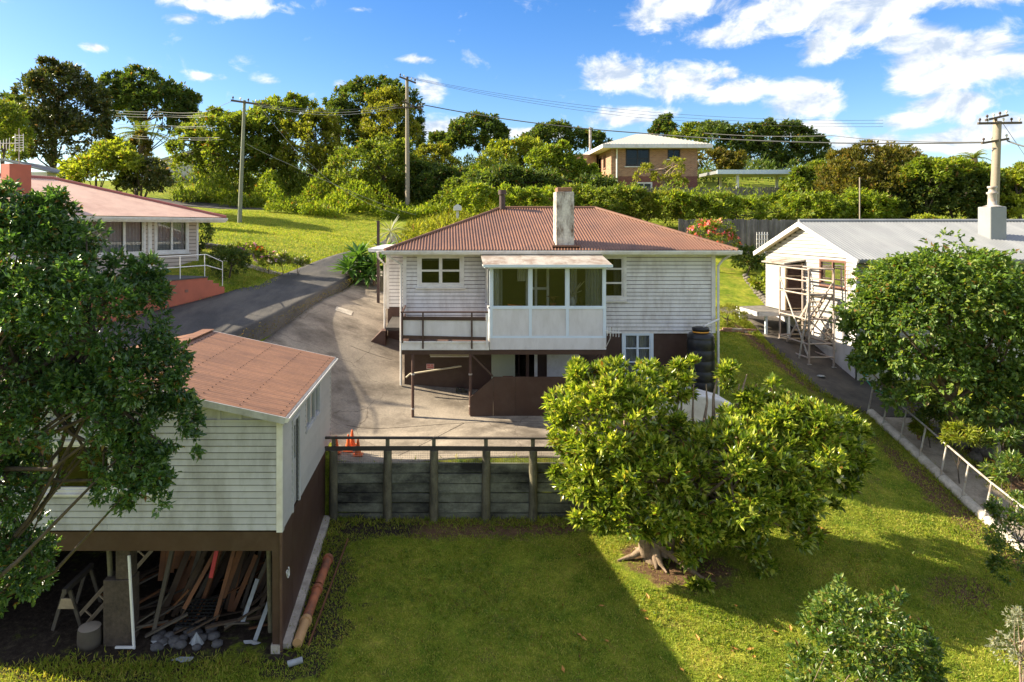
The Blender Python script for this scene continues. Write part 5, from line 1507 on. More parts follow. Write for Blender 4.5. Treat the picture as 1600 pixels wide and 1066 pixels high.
# ------------------------------------------------------------------ left neighbour
def left_house():
    B_ = Vector((-10.77, 29.7, 0)); a = math.radians(58.7)
    u = Vector((-math.cos(a), -math.sin(a), 0))             # along the long wall, away to the left
    n = Vector((math.sin(a), -math.cos(a), 0))              # faces the yard
    t = thing('pink_roof_house', 'tan weatherboard house with faded pink iron roof and white windows', 'house', (-15, 27, h(-14, 26)))
    L = 13.0; zc, ze = -2.1, .36
    W1 = (.55, 2.02, -1.0, .24); W2 = (2.62, 5.6, -1.02, .26); W3 = (6.6, 9.2, -1.02, .26)
    boards(t, B_, u, n, L, zc, ze, .155, M['board_tan'], [W1, W2, W3])
    wall_panel(t, B_, u, n, L, -3.6, ze, M['interior'], [W1, W2, W3], off=-.004, name='wall_lining')
    boards(t, B_ - n * 8, n, -u, 8, zc, ze, .155, M['board_tan'])
    wall_panel(t, B_ - n * 8, n, -u, 8, -3.6, ze, M['interior'], off=-.004, name='side_wall')
    wall_panel(t, B_ - n * 8, u, -n, L, -3.6, ze, M['board_tan'], name='back_wall')
    window(t, B_, u, n, *W1, cols=(1, 1), rows=(1,), fw=.1, bar=.045, curtain=[(.02, .98, 'curtain')])
    window(t, B_, u, n, *W2, cols=(1, 2.6), rows=(1,), fw=.1, bar=.05, curtain=[(.02, .27, 'curtain'), (.29, .98, 'curtain')])
    window(t, B_, u, n, *W3, cols=(1, 1), rows=(1,), fw=.1, bar=.05, curtain=[(.02, .98, 'curtain')])
    c = MB(B_, u, n); c.box(-.04, .06, -.03, .04, zc, ze); c.build('corner_board', M['white'], t)
    c = MB(B_, u, n); c.box(2.25, 2.42, .0, .045, zc + .2, ze); c.build('corner_board', M['white'], t)
    # hip roof
    ov = .85; D = 8 + 2 * ov; hs = D / 2; pitch = .328
    e0 = B_ - u * ov + n * ov + UZ * (ze + .06)
    Lr = L + 2 * ov; rise = hs * pitch; S = math.hypot(hs, rise); v = (-n * hs + UZ * rise)
    ro = corrugated(e0 + u * Lr, -u, v, Lr, lambda q: min(S, S * q / hs, S * (Lr - q) / hs), .10, .004).build('roof', M['roof_pink'], t)
    v2 = (u * hs + UZ * rise)
    corrugated(e0, -n, v2, D, lambda q: min(S * q / hs, S * (D - q) / hs), .10, .011).build('roof_side', M['roof_pink'], ro)
    corrugated(e0 - n * D, u, (n * hs + UZ * rise), Lr, lambda q: min(S, S * q / hs, S * (Lr - q) / hs), .10, .011).build('roof_back', M['roof_pink'], ro)
    r0 = e0 + u * hs - n * hs + UZ * rise; r1 = e0 + u * (Lr - hs) - n * hs + UZ * rise
    for p0, p1 in ((e0, r0), (e0 - n * D, r0), (r0, r1), (e0 + u * Lr, r1)):
        m = MB(); m.tube([p0, p1], .09, 8); m.build('ridge_cap', M['roof_red_cap'], ro)
    m = MB(e0, u, n); m.box(.05, Lr, -ov + .04, -.03, -.22, -.19); m.build('soffit', M['white'], ro)
    m = MB(e0, u, n); m.box(0, Lr, -.03, .0, -.2, -.03); m.build('fascia', M['white'], ro)
    gutter(ro, e0 + UZ * -.03 + n * .003, e0 + u * Lr + UZ * -.03 + n * .003, n, M['white'])
    # chimney and aerial
    cp = Vector((-15.75, 25.1, 1.28))
    m = MB(cp, u, n); m.box(-.38, .38, -.3, .3, -.6, 1.02); co = m.build('chimney', M['red_block'], t, .01)
    q = thing('roof_aerial', 'tall TV aerial with wire elements on the terracotta chimney', 'aerial', cp + Vector((0, 0, 1.0)))
    m = MB(); m.tube([cp + Vector((.1, 0, .9)), cp + Vector((.1, 0, 2.35))], .022, 6); m.build('mast', M['steel'], q)
    for k in range(7):
        z = 1.55 + .09 * k; m = MB(); m.tube([cp + Vector((-.04, 0, z)), cp + Vector((.26, 0, z))], .012, 5); m.build('element', M['white_metal'], q)
    for k in range(3):
        x = -.04 + .15 * k; m = MB(); m.tube([cp + Vector((x, 0, 1.5)), cp + Vector((x, 0, 2.15))], .014, 5); m.build('element', M['white_metal'], q)
    for k in range(6):
        x = -.25 - .11 * k; m = MB(); m.tube([cp + Vector((x, 0, 1.55 + .02 * k)), cp + Vector((x, 0, 2.0 - .03 * k))], .010, 5); m.build('element', M['white_metal'], q)
    m = MB(); m.tube([cp + Vector((.1, 0, 1.8)), cp + Vector((-.9, 0, 1.8))], .014, 5); m.build('boom', M['white_metal'], q)
    # terrace
    T0, T1 = Vector((-8.55, 26.5, 0)), Vector((-9.85, 23.5, 0))
    ut = (T1 - T0).normalized(); nt_ = Vector((-ut.y, ut.x, 0)); nt_ = nt_ if nt_.y < 0 else -nt_
    q = thing('block_terrace', 'terracotta red block terrace with steps by the asphalt driveway', 'terrace', (-9.5, 23.6, h(-9.5, 23.6)))
    Lt = 5.5
    m = MB(T0, ut, nt_); m.prism([(0, -3.4), (Lt, -4.0), (Lt, -1.9), (.92, -1.9), (.92, -2.02), (.62, -2.02), (.62, -2.16), (.30, -2.16), (.30, -2.31), (.0, -2.31)], -1.9, 0); m.build('block_wall', M['red_block'], q)
    m = MB(T0, ut, nt_); m.box(.9, Lt, -1.95, .03, -1.897, -1.85); m.build('terrace_floor', M['dark_floor'], q)
    m = MB(T0, ut, nt_); m.box(1.9, 2.06, .0, .012, -2.36, -2.26); m.build('vent', M['brown_frame'], q)
    q = thing('terrace_railing', 'white pipe railing on the terracotta terrace', 'railing', (-9, 23.6, -1.7))
    pa_ = MB(T0 - UZ * .16, ut, nt_).p; pa = pa_
    for lv in (0, .42):
        m = MB(); m.tube([pa(.02, -.08, -2.12), pa(.02, -.08, -1.18 - lv * .75), pa(.9, -.08, -.87 - lv), pa(4.6, -.08, -.87 - lv)] if lv == 0 else [pa(.02, -.08, -1.5), pa(.9, -.08, -1.28), pa(4.6, -.08, -1.28)], .017, 7); m.build('rail', M['white_metal'], q)
    for x in (.98, 2.2, 3.4):
        m = MB(); m.tube([pa(x, -.08, -1.7), pa(x, -.08, -.87)], .016, 7); m.build('post', M['white_metal'], q)


left_house()


# ------------------------------------------------------------------ brick house on the rise, carport, fences
def brick_house():
    x0, x1, yf, yb = 17.06, 25.9, 70.0, 79.0
    zt, zb = 8.05, 3.6
    t = thing('brick_house', 'two-storey tan brick house with grey hipped roof on the rise', 'house', (21.5, 74, h(21.5, 74)))
    W = [(1.55, 3.85, 6.35, 7.98), (5.85, 7.0, 7.1, 7.9), (2.6, 4.1, 3.75, 4.5)]
    wall_panel(t, (x0, yf, 0), UX, NF, x1 - x0, 5.2, zt, M['brick'], W, name='front_wall', thick=.2)
    wall_panel(t, (x0, yf, 0), UX, NF, x1 - x0, zb, 5.2, M['brick_base'], W, name='base_wall', thick=.2)
    S1 = [(3.0, 4.6, 5.8, 7.6), (5.6, 6.6, 6.3, 7.6)]
    wall_panel(t, (x0, yb, 0), -UY, -UX, yb - yf - .21, 5.2, zt, M['brick'], S1, name='side_wall', thick=.2)
    wall_panel(t, (x0, yb, 0), -UY, -UX, yb - yf - .21, zb, 5.2, M['brick_base'], name='base_wall', thick=.2)
    m = MB(); m.box(14.2, x0 - .3, 75.5, yb, zb, zt); m.build('rear_wing', M['brick'], t)
    m = MB(); m.box(x1 - .2, x1, yf + .21, yb, zb, zt); m.box(x0 + .2, x1 - .2, yf + 4, yf + 4.2, zb, zt); m.build('inner_wall', M['interior'], t)
    window(t, (x0, yf, 0), UX, NF, *W[0], cols=(1, 1), rows=(.8, 1.2), frame='dark_frame', fw=.07, bar=.06, glass='glass_dark', curtain=[(.02, .98, 'curtain_grey')], proud=.03)
    window(t, (x0, yf, 0), UX, NF, *W[1], cols=(1, 1), rows=(1,), frame='dark_frame', fw=.07, bar=.05, glass='glass_dark', proud=.03)
    window(t, (x0, yf, 0), UX, NF, *W[2], cols=(1, 1), rows=(1,), frame='white', fw=.1, bar=.06, glass='glass_dark', sill=False, proud=.03)
    for w in S1:
        window(t, (x0, yb, 0), -UY, -UX, *w, cols=(1,), rows=(1,), frame='brown_frame', fw=.1, bar=.05, glass='glass_dark', proud=.03)
    for w in W[:2]:
        m = MB((x0, yf, 0), UX, NF); m.box(w[0] - .2, w[1] + .2, .0, .12, w[2] - .22, w[2] - .12); m.build('sill', M['white'], t)
    ov = 1.1; ze = zt + .05
    e = [(x0 - ov, yf - ov), (x1 + ov, yf - ov), (x1 + ov, yb + ov), (x0 - ov, yb + ov)]
    hs = (yb - yf) / 2 + ov; rise = 1.75; S = math.hypot(hs, rise); Lr = x1 - x0 + 2 * ov
    ro = corrugated((e[0][0], e[0][1], ze + .3), UX, (0, hs, rise), Lr, lambda a: min(S, S * a / (Lr / 2 - .6), S * (Lr - a) / (Lr / 2 - .6)), .3, .02).build('roof', M['roof_grey'], t)
    D = yb - yf + 2 * ov
    S2 = math.hypot(Lr / 2 - .6, rise)
    corrugated((e[3][0], e[3][1], ze + .3), -UY, (Lr / 2 - .6, 0, rise), D, lambda a: min(S2 * a / hs, S2 * (D - a) / hs), .3, .02).build('roof_side', M['roof_grey'], ro)
    m = MB(); m.box(e[0][0], e[1][0], e[0][1], e[2][1], ze - .05, ze); m.build('soffit', M['white'], ro)
    m = MB(); m.box(e[0][0] - .03, e[1][0] + .03, e[0][1] - .06, e[0][1], ze - .1, ze + .28); m.box(e[0][0] - .06, e[0][0], e[0][1], e[2][1], ze - .1, ze + .28); m.build('fascia', M['white'], ro)
    m = MB(); m.tube([(x0 + .55, yf - .12, zb), (x0 + .55, yf - .12, zt)], .09, 8); m.build('downpipe', M['white'], t)
    m = MB(); m.tube([(16.6, 78, 8), (16.6, 78, 11.4)], .14, 8); m.build('flue', M['steel'], t)
    t = thing('carport', 'flat white carport roof on thin posts beside brick house', 'carport', (31, 63, h(31, 63)))
    zr = 4.75
    m = MB(); m.box(24.2, 33.0, 60.5, 65, zr, zr + .28); m.build('roof', M['roof_white'], t)
    m = MB(); m.box(24.1, 33.1, 60.4, 60.49, zr - .05, zr + .33); m.build('fascia', M['blue_frame'], t)
    for x in (26.1, 31.4):
        for y in (60.8, 64.5):
            m = MB(); m.box(x - .1, x + .1, y, y + .2, h(x, y) - .1, zr); m.build('post', M['white'], t)
    # paling fences
    r = random.Random(8)

    def paling_fence(label, x0, x1, y0, y1, hgt, pitch, z_of):
        f = thing('paling_fence', label, 'fence', ((x0 + x1) / 2, (y0 + y1) / 2, z_of((x0 + x1) / 2, (y0 + y1) / 2)), 'timber paling fences')
        k = int(math.hypot(x1 - x0, y1 - y0) / pitch)
        cache = None
        for i in range(k):
            q = i / k; x, y = x0 + (x1 - x0) * q, y0 + (y1 - y0) * q; z = z_of(x, y)
            if cache is None:
                w = pitch * .92
                mb = MB(); mb.box(-w / 2, w / 2, 0, .025, 0, hgt); cache = bpy.data.meshes.new('paling'); cache.from_pydata(mb.v, [], mb.f); cache.materials.append(M['grey_fence']); cache.update()
            link('paling', cache, f, (x, y - .03 + r.uniform(-.012, .012), z + r.uniform(-.06, .04)))
        for dz in (.35, hgt - .3):
            m = MB(); m.beam((x0, y0 + .03, z_of(x0, y0) + dz), (x1, y1 + .03, z_of(x1, y1) + dz), .05, .1); m.build('rail', M['grey_fence'], f)
    paling_fence('silvered paling fence behind pink flowering bush', 14.6, 23.5, 42.5, 42.2, 2.2, .155, lambda x, y: -1.72)
    paling_fence('dark paling fence below the brick house and carport', 15.5, 34.0, 60.0, 58.5, .95, .2, lambda x, y: 2.5)
    # lattice panel by the fence
    q = thing('white_trellis', 'small white trellis panel at the paling fence', 'trellis', (19.2, 41.5, h(19.2, 41.5)))
    for i in range(5):
        m = MB(); x = 18.95 + i * .16; m.box(x, x + .04, 41.5, 41.53, -1.75, -.3); m.build('slat', M['white'], q)
        m = MB(); z = -1.6 + i * .28; m.box(18.95, 19.65, 41.46, 41.495, z, z + .04); m.build('slat', M['white'], q)
    # house fragments among the left trees
    q = thing('white_cottage', 'white gabled cottage glimpsed behind trees beyond the road', 'house', (-32, 83, h(-32, 83)))
    c = P(282, 262, 82)
    m = MB(c); m.box(-1.6, 2.4, 0, 5, -3.5, 1.2); m.build('wall', M['white'], q)
    m = MB(c, UX, UY); m.prism([(-3.0, .5), (2.8, 2.2), (2.8, 2.5), (-3.0, .8)], -.4, 5.4); m.build('roof', M['roof_grey'], q)
    q = thing('green_roof_shed', 'pale roofed shed behind the pink roof chimney', 'shed', (-27.5, 46, h(-27.5, 46)))
    c = P(48, 262, 46)
    m = MB(c); m.box(-1.8, 1.1, 0, 4, -3.5, -.3); m.build('wall', M['white'], q)
    m = MB(c, UX, UY); m.prism([(-2.0, .5), (1.4, -.35), (1.4, -.25), (-2.0, .62)], -.3, 4.3); m.build('roof', M['roof_white'], q)


brick_house()


# ------------------------------------------------------------------ poles and wires
def pole(name, label, px, py0, py1, Y, r0, r1, mat, arms, base_z=None):
    b = P(px[1], py1, Y); tp = P(px[0], py0, Y)
    t = thing(name, label, 'utility pole', b, 'utility poles')
    m = MB(); m.tube([b - UZ * .5, tp], [r0, r1], 10); m.build('shaft', M[mat], t)
    for (ax, ay, bx, by, ins) in arms:
        A, B_ = P(ax, ay, Y - .15), P(bx, by, Y - .15)
        m = MB(); m.beam(A, B_, .12, .14); ao = m.build('cross_arm', M['arm_wood'], t)
        for k in range(ins):
            q = A.lerp(B_, (k + .25) / (ins - .5) if ins > 1 else .5)
            m = MB(); m.lathe(q + UZ * .07, [(.03, 0), (.03, .1), (.07, .12), (.07, .2), (.04, .26), (0, .27)], 8); m.build('insulator', M['white_metal'] if k % 2 else M['iron'], ao)
    return t


pole('utility_pole', 'slim mossy pole standing on the sunlit lawn', (382, 374), 157, 345, 52, .17, .11, 'pole_concrete', [(361, 157, 403, 163, 4)])
pole('utility_pole', 'tall pale pole among bushes in the middle of the bank', (636, 637), 121, 332, 64, .24, .15, 'pole_wood', [(624, 120, 650, 130, 5), (613, 169, 662, 167, 4), (628, 158, 660, 172, 2)])
pole('utility_pole', 'twin timber pole with cross arms above the white house chimney', (1559, 1552), 190, 345, 44, .28, .21, 'pole_wood', [(1528, 193, 1596, 192, 6), (1540, 188, 1575, 180, 4), (1534, 224, 1576, 217, 4)])
p2_ = MB(); p2_.tube([P(1551, 345, 44.4), P(1555, 186, 44.4)], [.17, .12], 8); tag(p2_.build('pole_stay', M['pole_wood']), 'second darker shaft close against the twin timber pole', 'utility pole')
pole('utility_pole', 'distant pole with cross arm right of the brick house', (1144, 1142), 202, 262, 96, .25, .18, 'pole_wood', [(1131, 206, 1156, 204, 3)])
pole('utility_pole', 'far small pole above the dark tree line', (1298, 1297), 233, 262, 110, .22, .15, 'arm_wood', [(1286, 235, 1311, 236, 3)])
pole('utility_pole', 'short distant post between trees behind the carport', (1195, 1194), 226, 262, 98, .22, .16, 'pole_wood', [])


def wire(label, pts, r=.022, mat='wire', sag=0.0, n=14, group='overhead wires'):
    """Points are (px, py, Y) along the wire."""
    W = [P(*q) for q in pts]
    out = []
    for i in range(len(W) - 1):
        for k in range(n):
            q = k / n
            p_ = W[i].lerp(W[i + 1], q); p_.z -= sag * 4 * q * (1 - q); out.append(p_)
    out.append(W[-1])
    m = MB(); m.tube(out, r, 5); tag(m.build('overhead_wire', M[mat]), label, 'wire', group)


for k in range(3):
    wire('thin upper wire running right from the tall middle pole', [(628 + 9 * k, 118 + 3 * k, 64), (980, 172 + 5 * k, 62), (1380, 188 + 5 * k, 60)], .014, 'wire', .3)
wire('thick black cable between the middle pole and right twin pole', [(652, 162, 64), (1000, 208, 58), (1538, 223, 44)], .045, 'wire', .35)
wire('second dark cable meeting the right twin pole', [(1100, 208, 75), (1300, 212, 62), (1536, 222, 44)], .03, 'wire', .2)
wire('dark cable leaving the right twin pole towards frame edge', [(1574, 220, 44), (1640, 236, 40)], .05, 'wire', .1)
wire('thin stay wire dropping right from the twin pole', [(1565, 190, 44), (1640, 300, 42)], .015, 'wire', 0)
for k, (y0, y1) in enumerate(((172, 176), (176, 180), (181, 182), (194, 197), (197, 199), (211, 215), (215, 218))):
    wire('pale wire in the bundle crossing the round tree', [(165 + 6 * k, y0, 66), (250 + 4 * k, (y0 + y1) / 2 + 1, 64), (313 + 6 * k, y1, 62)], .022, 'wire_pale', .08)
wire('single wire from the lawn pole up to round tree', [(315, 177, 62), (362, 158, 52)], .016, 'wire', .05)
for k in range(3):
    wire(('topmost', 'middle', 'lowest')[k] + ' of three wires between lawn pole and tall middle pole', [(400, 161 + 2 * k, 52), (520, 172 + 4 * k, 57), (622, 162 + 3 * k, 64)], .02, 'wire_pale' if k else 'wire', .15)
wire('service wire dropping from lawn pole to the house, steeper one', [(410, 172, 52), (460, 233, 53), (520, 287, 55), (580, 320, 57), (625, 336, 60)], .014, 'wire_pale', .05)
wire('service wire dropping towards the house, shallower one', [(385, 225, 52), (455, 258, 53), (520, 287, 54), (600, 320, 57), (650, 336, 60)], .014, 'wire_pale', .05)

# lone dark post by the house corner, letterbox on the bank
t = thing('dark_post', 'thin dark post standing at the house gutter corner', 'post', P(591, 395, 30))
m = MB(); m.box(P(591, 0, 30).x - .06, P(591, 0, 30).x + .06, 29.95, 30.07, h(-2.9, 30), P(0, 345, 30).z); m.build('post_shaft', M['iron'], t)
t = thing('letterbox', 'small white letterbox on a post on the bank', 'letterbox', P(715, 330, 52))
q = P(715, 325, 52); m = MB(q); m.box(-.1, .1, 0, .12, -1.2, -.2); m.build('post', M['white'], t)
m = MB(q, UX, UY); m.prism([(-.3, -.2), (.3, -.2), (.3, .12), (0, .3), (-.3, .12)], -.2, .3); m.build('box', M['white_metal'], t)


# stone garden walls on the left lawn
def stone_row(label, pts, Y0, Y1, n, s, mat='wall_stone', name='garden_wall'):
    t = thing(name, label, 'wall', P(pts[0][0], pts[0][1], Y0))
    r = random.Random(n)
    for i in range(n):
        q = i / (n - 1); Y = Y0 + (Y1 - Y0) * q; x = pts[0][0] + (pts[1][0] - pts[0][0]) * q
        X = (x - CX) * Y / F
        for lv in range(2):
            z = h(X, Y) + lv * s * 1.25
            m = MB(); k = r.uniform(.8, 1.15)
            m.lathe((X + r.uniform(-.04, .04), Y, z - .03), [(0, 0), (s * k * 1.05, 0), (s * k * 1.15, s * .4), (s * k * 1.05, s * 1.0), (s * .5, s * 1.2), (0, s * 1.22)], 7)
            for v in m.v: v += Vector((r.uniform(-1, 1), r.uniform(-1, 1), r.uniform(-1, 1))) * s * .12
            m.build('stone', M[mat], t)


stone_row('dark stone garden wall at the foot of the sunlit lawn', [(318, 0), (478, 0)], 33, 34.5, 30, .13)
stone_row('low pale stone edging in front of the flower bed', [(330, 0), (462, 0)], 30.5, 31.5, 26, .08, 'concrete_pale', 'flower_bed_edging')
t = thing('timber_edge_wall', 'low timber wall with posts below the agave plants', 'wall', (-2.8, 31, h(-2.8, 31)))
for i in range(3):
    m = MB(); z = h(-3.0, 31.5) + i * .2; m.box(-3.1, -1.4, 31.9, 31.97, z - .1, z + .09); m.build('plank', M['old_wood_green'], t)
for x in (-2.95, -2.2):
    m = MB(); m.box(x - .06, x + .06, 31.78, 31.89, h(x, 31.8) - .1, h(x, 31.8) + .75); m.build('post', M['old_wood_green'], t)
m = MB(); m.box(-4.35, -3.7, 27.0, 27.5, 0, 1)
for v in m.v: v.z = h(v.x, v.y) + (.03 if v.z < .5 else .05)
tag(m.build('drain_cover', M['concrete_pale']), 'pale rectangular drain cover in the concrete yard', 'drain cover')
# concrete joints on the yard
for k, (a, b) in enumerate((((-3.0, 20.8), (5.5, 20.8)), ((-1.3, 19.0), (.6, 20.8)), ((-3.4, 24.6), (-1.9, 24.4)))):
    A, B_ = np.array(a), np.array(b)
    m = MB()
    pts = [A + (B_ - A) * i / 20 for i in range(21)]
    for i in range(20):
        m.beam(G(pts[i][0], pts[i][1], .0375), G(pts[i + 1][0], pts[i + 1][1], .0375), .02, .003)
    tag(m.build('concrete_joint', M['dark_dirt']), kind='structure')

# ------------------------------------------------------------------ vegetation
def unit(n, r):
    v = r.normal(size=(n, 3)); return v / np.linalg.norm(v, axis=1, keepdims=True)


def leaf_mesh(name, pts, dirs, ll, lw, material, r, fold=.25, droop=.15, narrow=.5):
    """One folded leaf (two triangles each side) for each point, growing along dirs."""
    n = len(pts)
    d = dirs / np.linalg.norm(dirs, axis=1, keepdims=True)
    side = np.cross(d, np.array([0, 0, 1.0])[None] + r.normal(0, .55, (n, 3)))
    side /= np.linalg.norm(side, axis=1, keepdims=True) + 1e-9
    nrm = np.cross(side, d)
    l = ll * r.uniform(.45, 1.4, (n, 1)); w = lw * r.uniform(.6, 1.25, (n, 1)) * .5
    base = pts
    mid = pts + d * l * narrow - nrm * 0
    tip = pts + d * l - nrm * l * droop
    a = mid + side * w + nrm * w * fold
    b = mid - side * w + nrm * w * fold
    V = np.stack([base, a, tip, b], 1).reshape(-1, 3)
    i = np.arange(n)[:, None] * 4
    Fc = np.concatenate([i + np.array([[0, 1, 2]]), i + np.array([[0, 2, 3]])], 0)
    return mesh_np(name, V, Fc, material)


def crown_pts(blobs, n_tips, r, clump=.36, per=14, hollow=.25):
    """Tips spread over clumps that sit on the surface of the blobs (centre, radii)."""
    C = np.array([b[0] for b in blobs], float); R = np.array([b[1] for b in blobs], float)
    area = (R[:, 0] * R[:, 1] + R[:, 1] * R[:, 2] + R[:, 0] * R[:, 2])
    nc = max(8, n_tips // per)
    bi = r.choice(len(blobs), nc, p=area / area.sum())
    dv = unit(nc, r)
    dv[:, 2] = np.where(dv[:, 2] < -.55, -dv[:, 2], dv[:, 2])
    rad = (1 - hollow * r.random(nc) ** 1.5) * r.normal(1, .07, nc)
    cc = C[bi] + dv * R[bi] * rad[:, None]
    # keep clump centres that are not buried in another blob
    keep = np.ones(nc, bool)
    for k in range(len(blobs)):
        q = (((cc - C[k]) / R[k]) ** 2).sum(1)
        keep &= ~((q < .5) & (bi != k) & (r.random(nc) < .85))
    cc, dv, bi = cc[keep], dv[keep], bi[keep]
    cr = clump * R[bi].mean(1) * r.uniform(.5, 1.1, len(cc))
    j = r.integers(0, len(cc), n_tips)
    e = unit(n_tips, r)
    e = e + dv[j] * .7; e /= np.linalg.norm(e, axis=1, keepdims=True)
    p = cc[j] + e * cr[j][:, None] * (1 - .5 * r.random((n_tips, 1)) ** 2) * np.array([1, 1, .75])
    return p, e, cc


def branches(mb, base, forks, targets, r, r0, depth=.6, n=6):
    base = Vector(base)
    for tg in targets:
        tg = Vector(tg); f = Vector(forks[r.integers(0, len(forks))])
        mid = f.lerp(tg, .5) + Vector(tuple(r.normal(0, .12, 3))) * (tg - f).length * .6
        mb.tube([f, mid, tg], [r0, r0 * .6, r0 * .18], 5, caps=False)


def plant(name, label, cat, base, blobs, mat, tips, leaf, per_tip=3, seed=1, group=None, clump=.36, trunk=None, bark='bark_dark', trunk_r=.15, limbs=14,
          spread=.7, up=.25, hollow=.25, droop=.15, narrow=.5, crown_name='crown', flowers=None, trunk_path=None, limb_r=None, jit=.25):
    r = np.random.default_rng(seed)
    t = thing(name, label, cat, base, group)
    p, e, cc = crown_pts(blobs, tips, r, clump, hollow=hollow)
    pp = np.repeat(p, per_tip, 0) + r.normal(0, leaf[0] * jit, (tips * per_tip, 3))
    dd = np.repeat(e, per_tip, 0) + r.normal(0, spread, (tips * per_tip, 3)) + np.array([0, 0, up])
    link(crown_name, leaf_mesh(crown_name, pp, dd, leaf[0], leaf[1], M[mat], r, droop=droop, narrow=narrow), t)
    mb = MB()
    C = np.array([b[0] for b in blobs], float)
    ctr = Vector(tuple(C.mean(0)))
    base = Vector(base)
    path = trunk_path or [base - UZ * .2, base.lerp(ctr, .35) + Vector((r.normal(0, .05), 0, 0)), base.lerp(ctr, .75), ctr]
    path = [Vector(q) for q in path]
    mb.tube(path, [trunk_r * (1 - .7 * i / (len(path) - 1)) for i in range(len(path))], 9)
    sel = cc[r.choice(len(cc), min(limbs, len(cc)), replace=False)]
    branches(mb, base, path[1:], [Vector(tuple(q)) for q in sel], r, limb_r or trunk_r * .42)
    mb.build('trunk', M[bark], t)
    if flowers:
        fm, nf, fs, fl = flowers
        k = r.choice(len(p), nf, replace=False)
        fp = np.repeat(p[k] + e[k] * fs * .6, 6, 0); fd = unit(nf * 6, r) + np.repeat(e[k], 6, 0) * .6
        link('blossoms', leaf_mesh('blossoms', fp, fd, fs, fs * .8, M[fm], r, fold=.1), t)
    return t


def fix_links():
    pass


def bl(px, py, Y, rx, rz, ry=None):
    """Blob from photo pixels at distance Y; depth radius in metres."""
    c = P(px, py, Y); k = Y / F
    return (tuple(c), (rx * k, ry if ry else (rx * .5 + rz * .5) * k, rz * k))


def ground_at(px, Y):
    x = (px - CX) * Y / F
    return G(x, Y)


# --- big dark tree, front left
plant('pohutukawa_tree', 'large dark glossy-leaved tree overhanging the garage at frame edge', 'tree', G(-7.6, 10.2),
      [bl(40, 425, 10.2, 95, 85, .9), bl(175, 505, 10.0, 88, 72, .8), bl(-40, 560, 10.3, 130, 160, 1.1), bl(60, 640, 10.0, 115, 75, .8), bl(215, 590, 9.8, 72, 62, .6),
       bl(205, 735, 9.9, 58, 62, .45), bl(225, 780, 9.9, 42, 40, .35), bl(290, 690, 9.9, 34, 30, .3), bl(15, 345, 10.4, 62, 48, .6), bl(85, 345, 10.3, 26, 40, .3), bl(215, 445, 10.2, 42, 42, .4), bl(-10, 760, 10.2, 72, 70, .7), bl(5, 905, 10.2, 55, 85, .7), bl(110, 480, 9.7, 90, 72, .6), bl(130, 650, 9.7, 95, 66, .6), bl(262, 660, 9.9, 46, 40, .4)],
      'leaf_left', 15500, (.095, .048), 5, 21, clump=.35, trunk_r=.26, limbs=70, spread=.75, hollow=.5, bark='bark_dark', limb_r=.05, flowers=('red_flower', 5, .05, 0),
      trunk_path=[G(-7.9, 10.2, -.2), (-7.6, 10.2, -6), (-7.0, 10.2, -3.6), (-6.2, 10.2, -2.2), (-5.2, 10.1, -1.6)])

# --- magnolia in the middle
mag = [bl(955, 665, 16.6, 85, 80, 1.1), bl(1000, 640, 17.2, 60, 40, .8), bl(1000, 760, 16.2, 110, 72, 1.2), bl(1130, 750, 16.2, 120, 80, 1.4), bl(1240, 705, 16.8, 80, 70, 1.2), bl(1285, 715, 16.6, 50, 60, .8),
       bl(930, 610, 16.8, 46, 36, .6), bl(1195, 655, 17.0, 60, 34, .8), bl(1120, 855, 15.8, 75, 55, .9), bl(1195, 805, 16.0, 70, 48, .9), bl(1050, 606, 17.4, 24, 36, .35), bl(1085, 596, 17.3, 18, 34, .28), bl(1005, 592, 17.4, 20, 32, .3),
       bl(1140, 602, 17.2, 20, 34, .3), bl(1170, 622, 17.0, 14, 28, .25), bl(935, 770, 16.3, 58, 54, .7), bl(1010, 800, 15.8, 75, 36, .7), bl(965, 800, 15.9, 55, 32, .6), bl(1065, 815, 15.7, 55, 40, .6), bl(1330, 690, 16.7, 28, 30, .4), bl(900, 690, 16.6, 34, 50, .6),
       bl(905, 590, 16.8, 14, 18, .2), bl(955, 575, 16.9, 16, 16, .2), bl(1245, 622, 16.9, 16, 20, .25), bl(1285, 640, 16.8, 16, 18, .25), bl(1335, 655, 16.7, 14, 18, .2), bl(1362, 705, 16.6, 14, 14, .2), bl(1215, 612, 17, 12, 20, .2), bl(872, 655, 16.6, 14, 16, .2), bl(880, 745, 16.4, 16, 18, .2), bl(1180, 880, 15.7, 22, 22, .3), bl(1090, 905, 15.6, 22, 16, .3), bl(1325, 780, 16.4, 22, 24, .3)]
plant('magnolia_tree', 'spreading evergreen magnolia with yellow-green leaves in the lawn centre', 'tree', G(5.1, 16.6), mag, 'leaf_mag', 8200, (.18, .072), 9, 33, clump=.34,
      trunk_r=.26, limbs=60, spread=.62, up=.5, hollow=.35, bark='bark', limb_r=.055, droop=.05, jit=.10, flowers=('white_flower', 10, .12, 0),
      trunk_path=[G(5.0, 16.5, -.15), G(5.1, 16.6, .45), (5.35, 16.7, -6.9), (5.9, 16.8, -6.2), (6.4, 16.8, -5.6)])


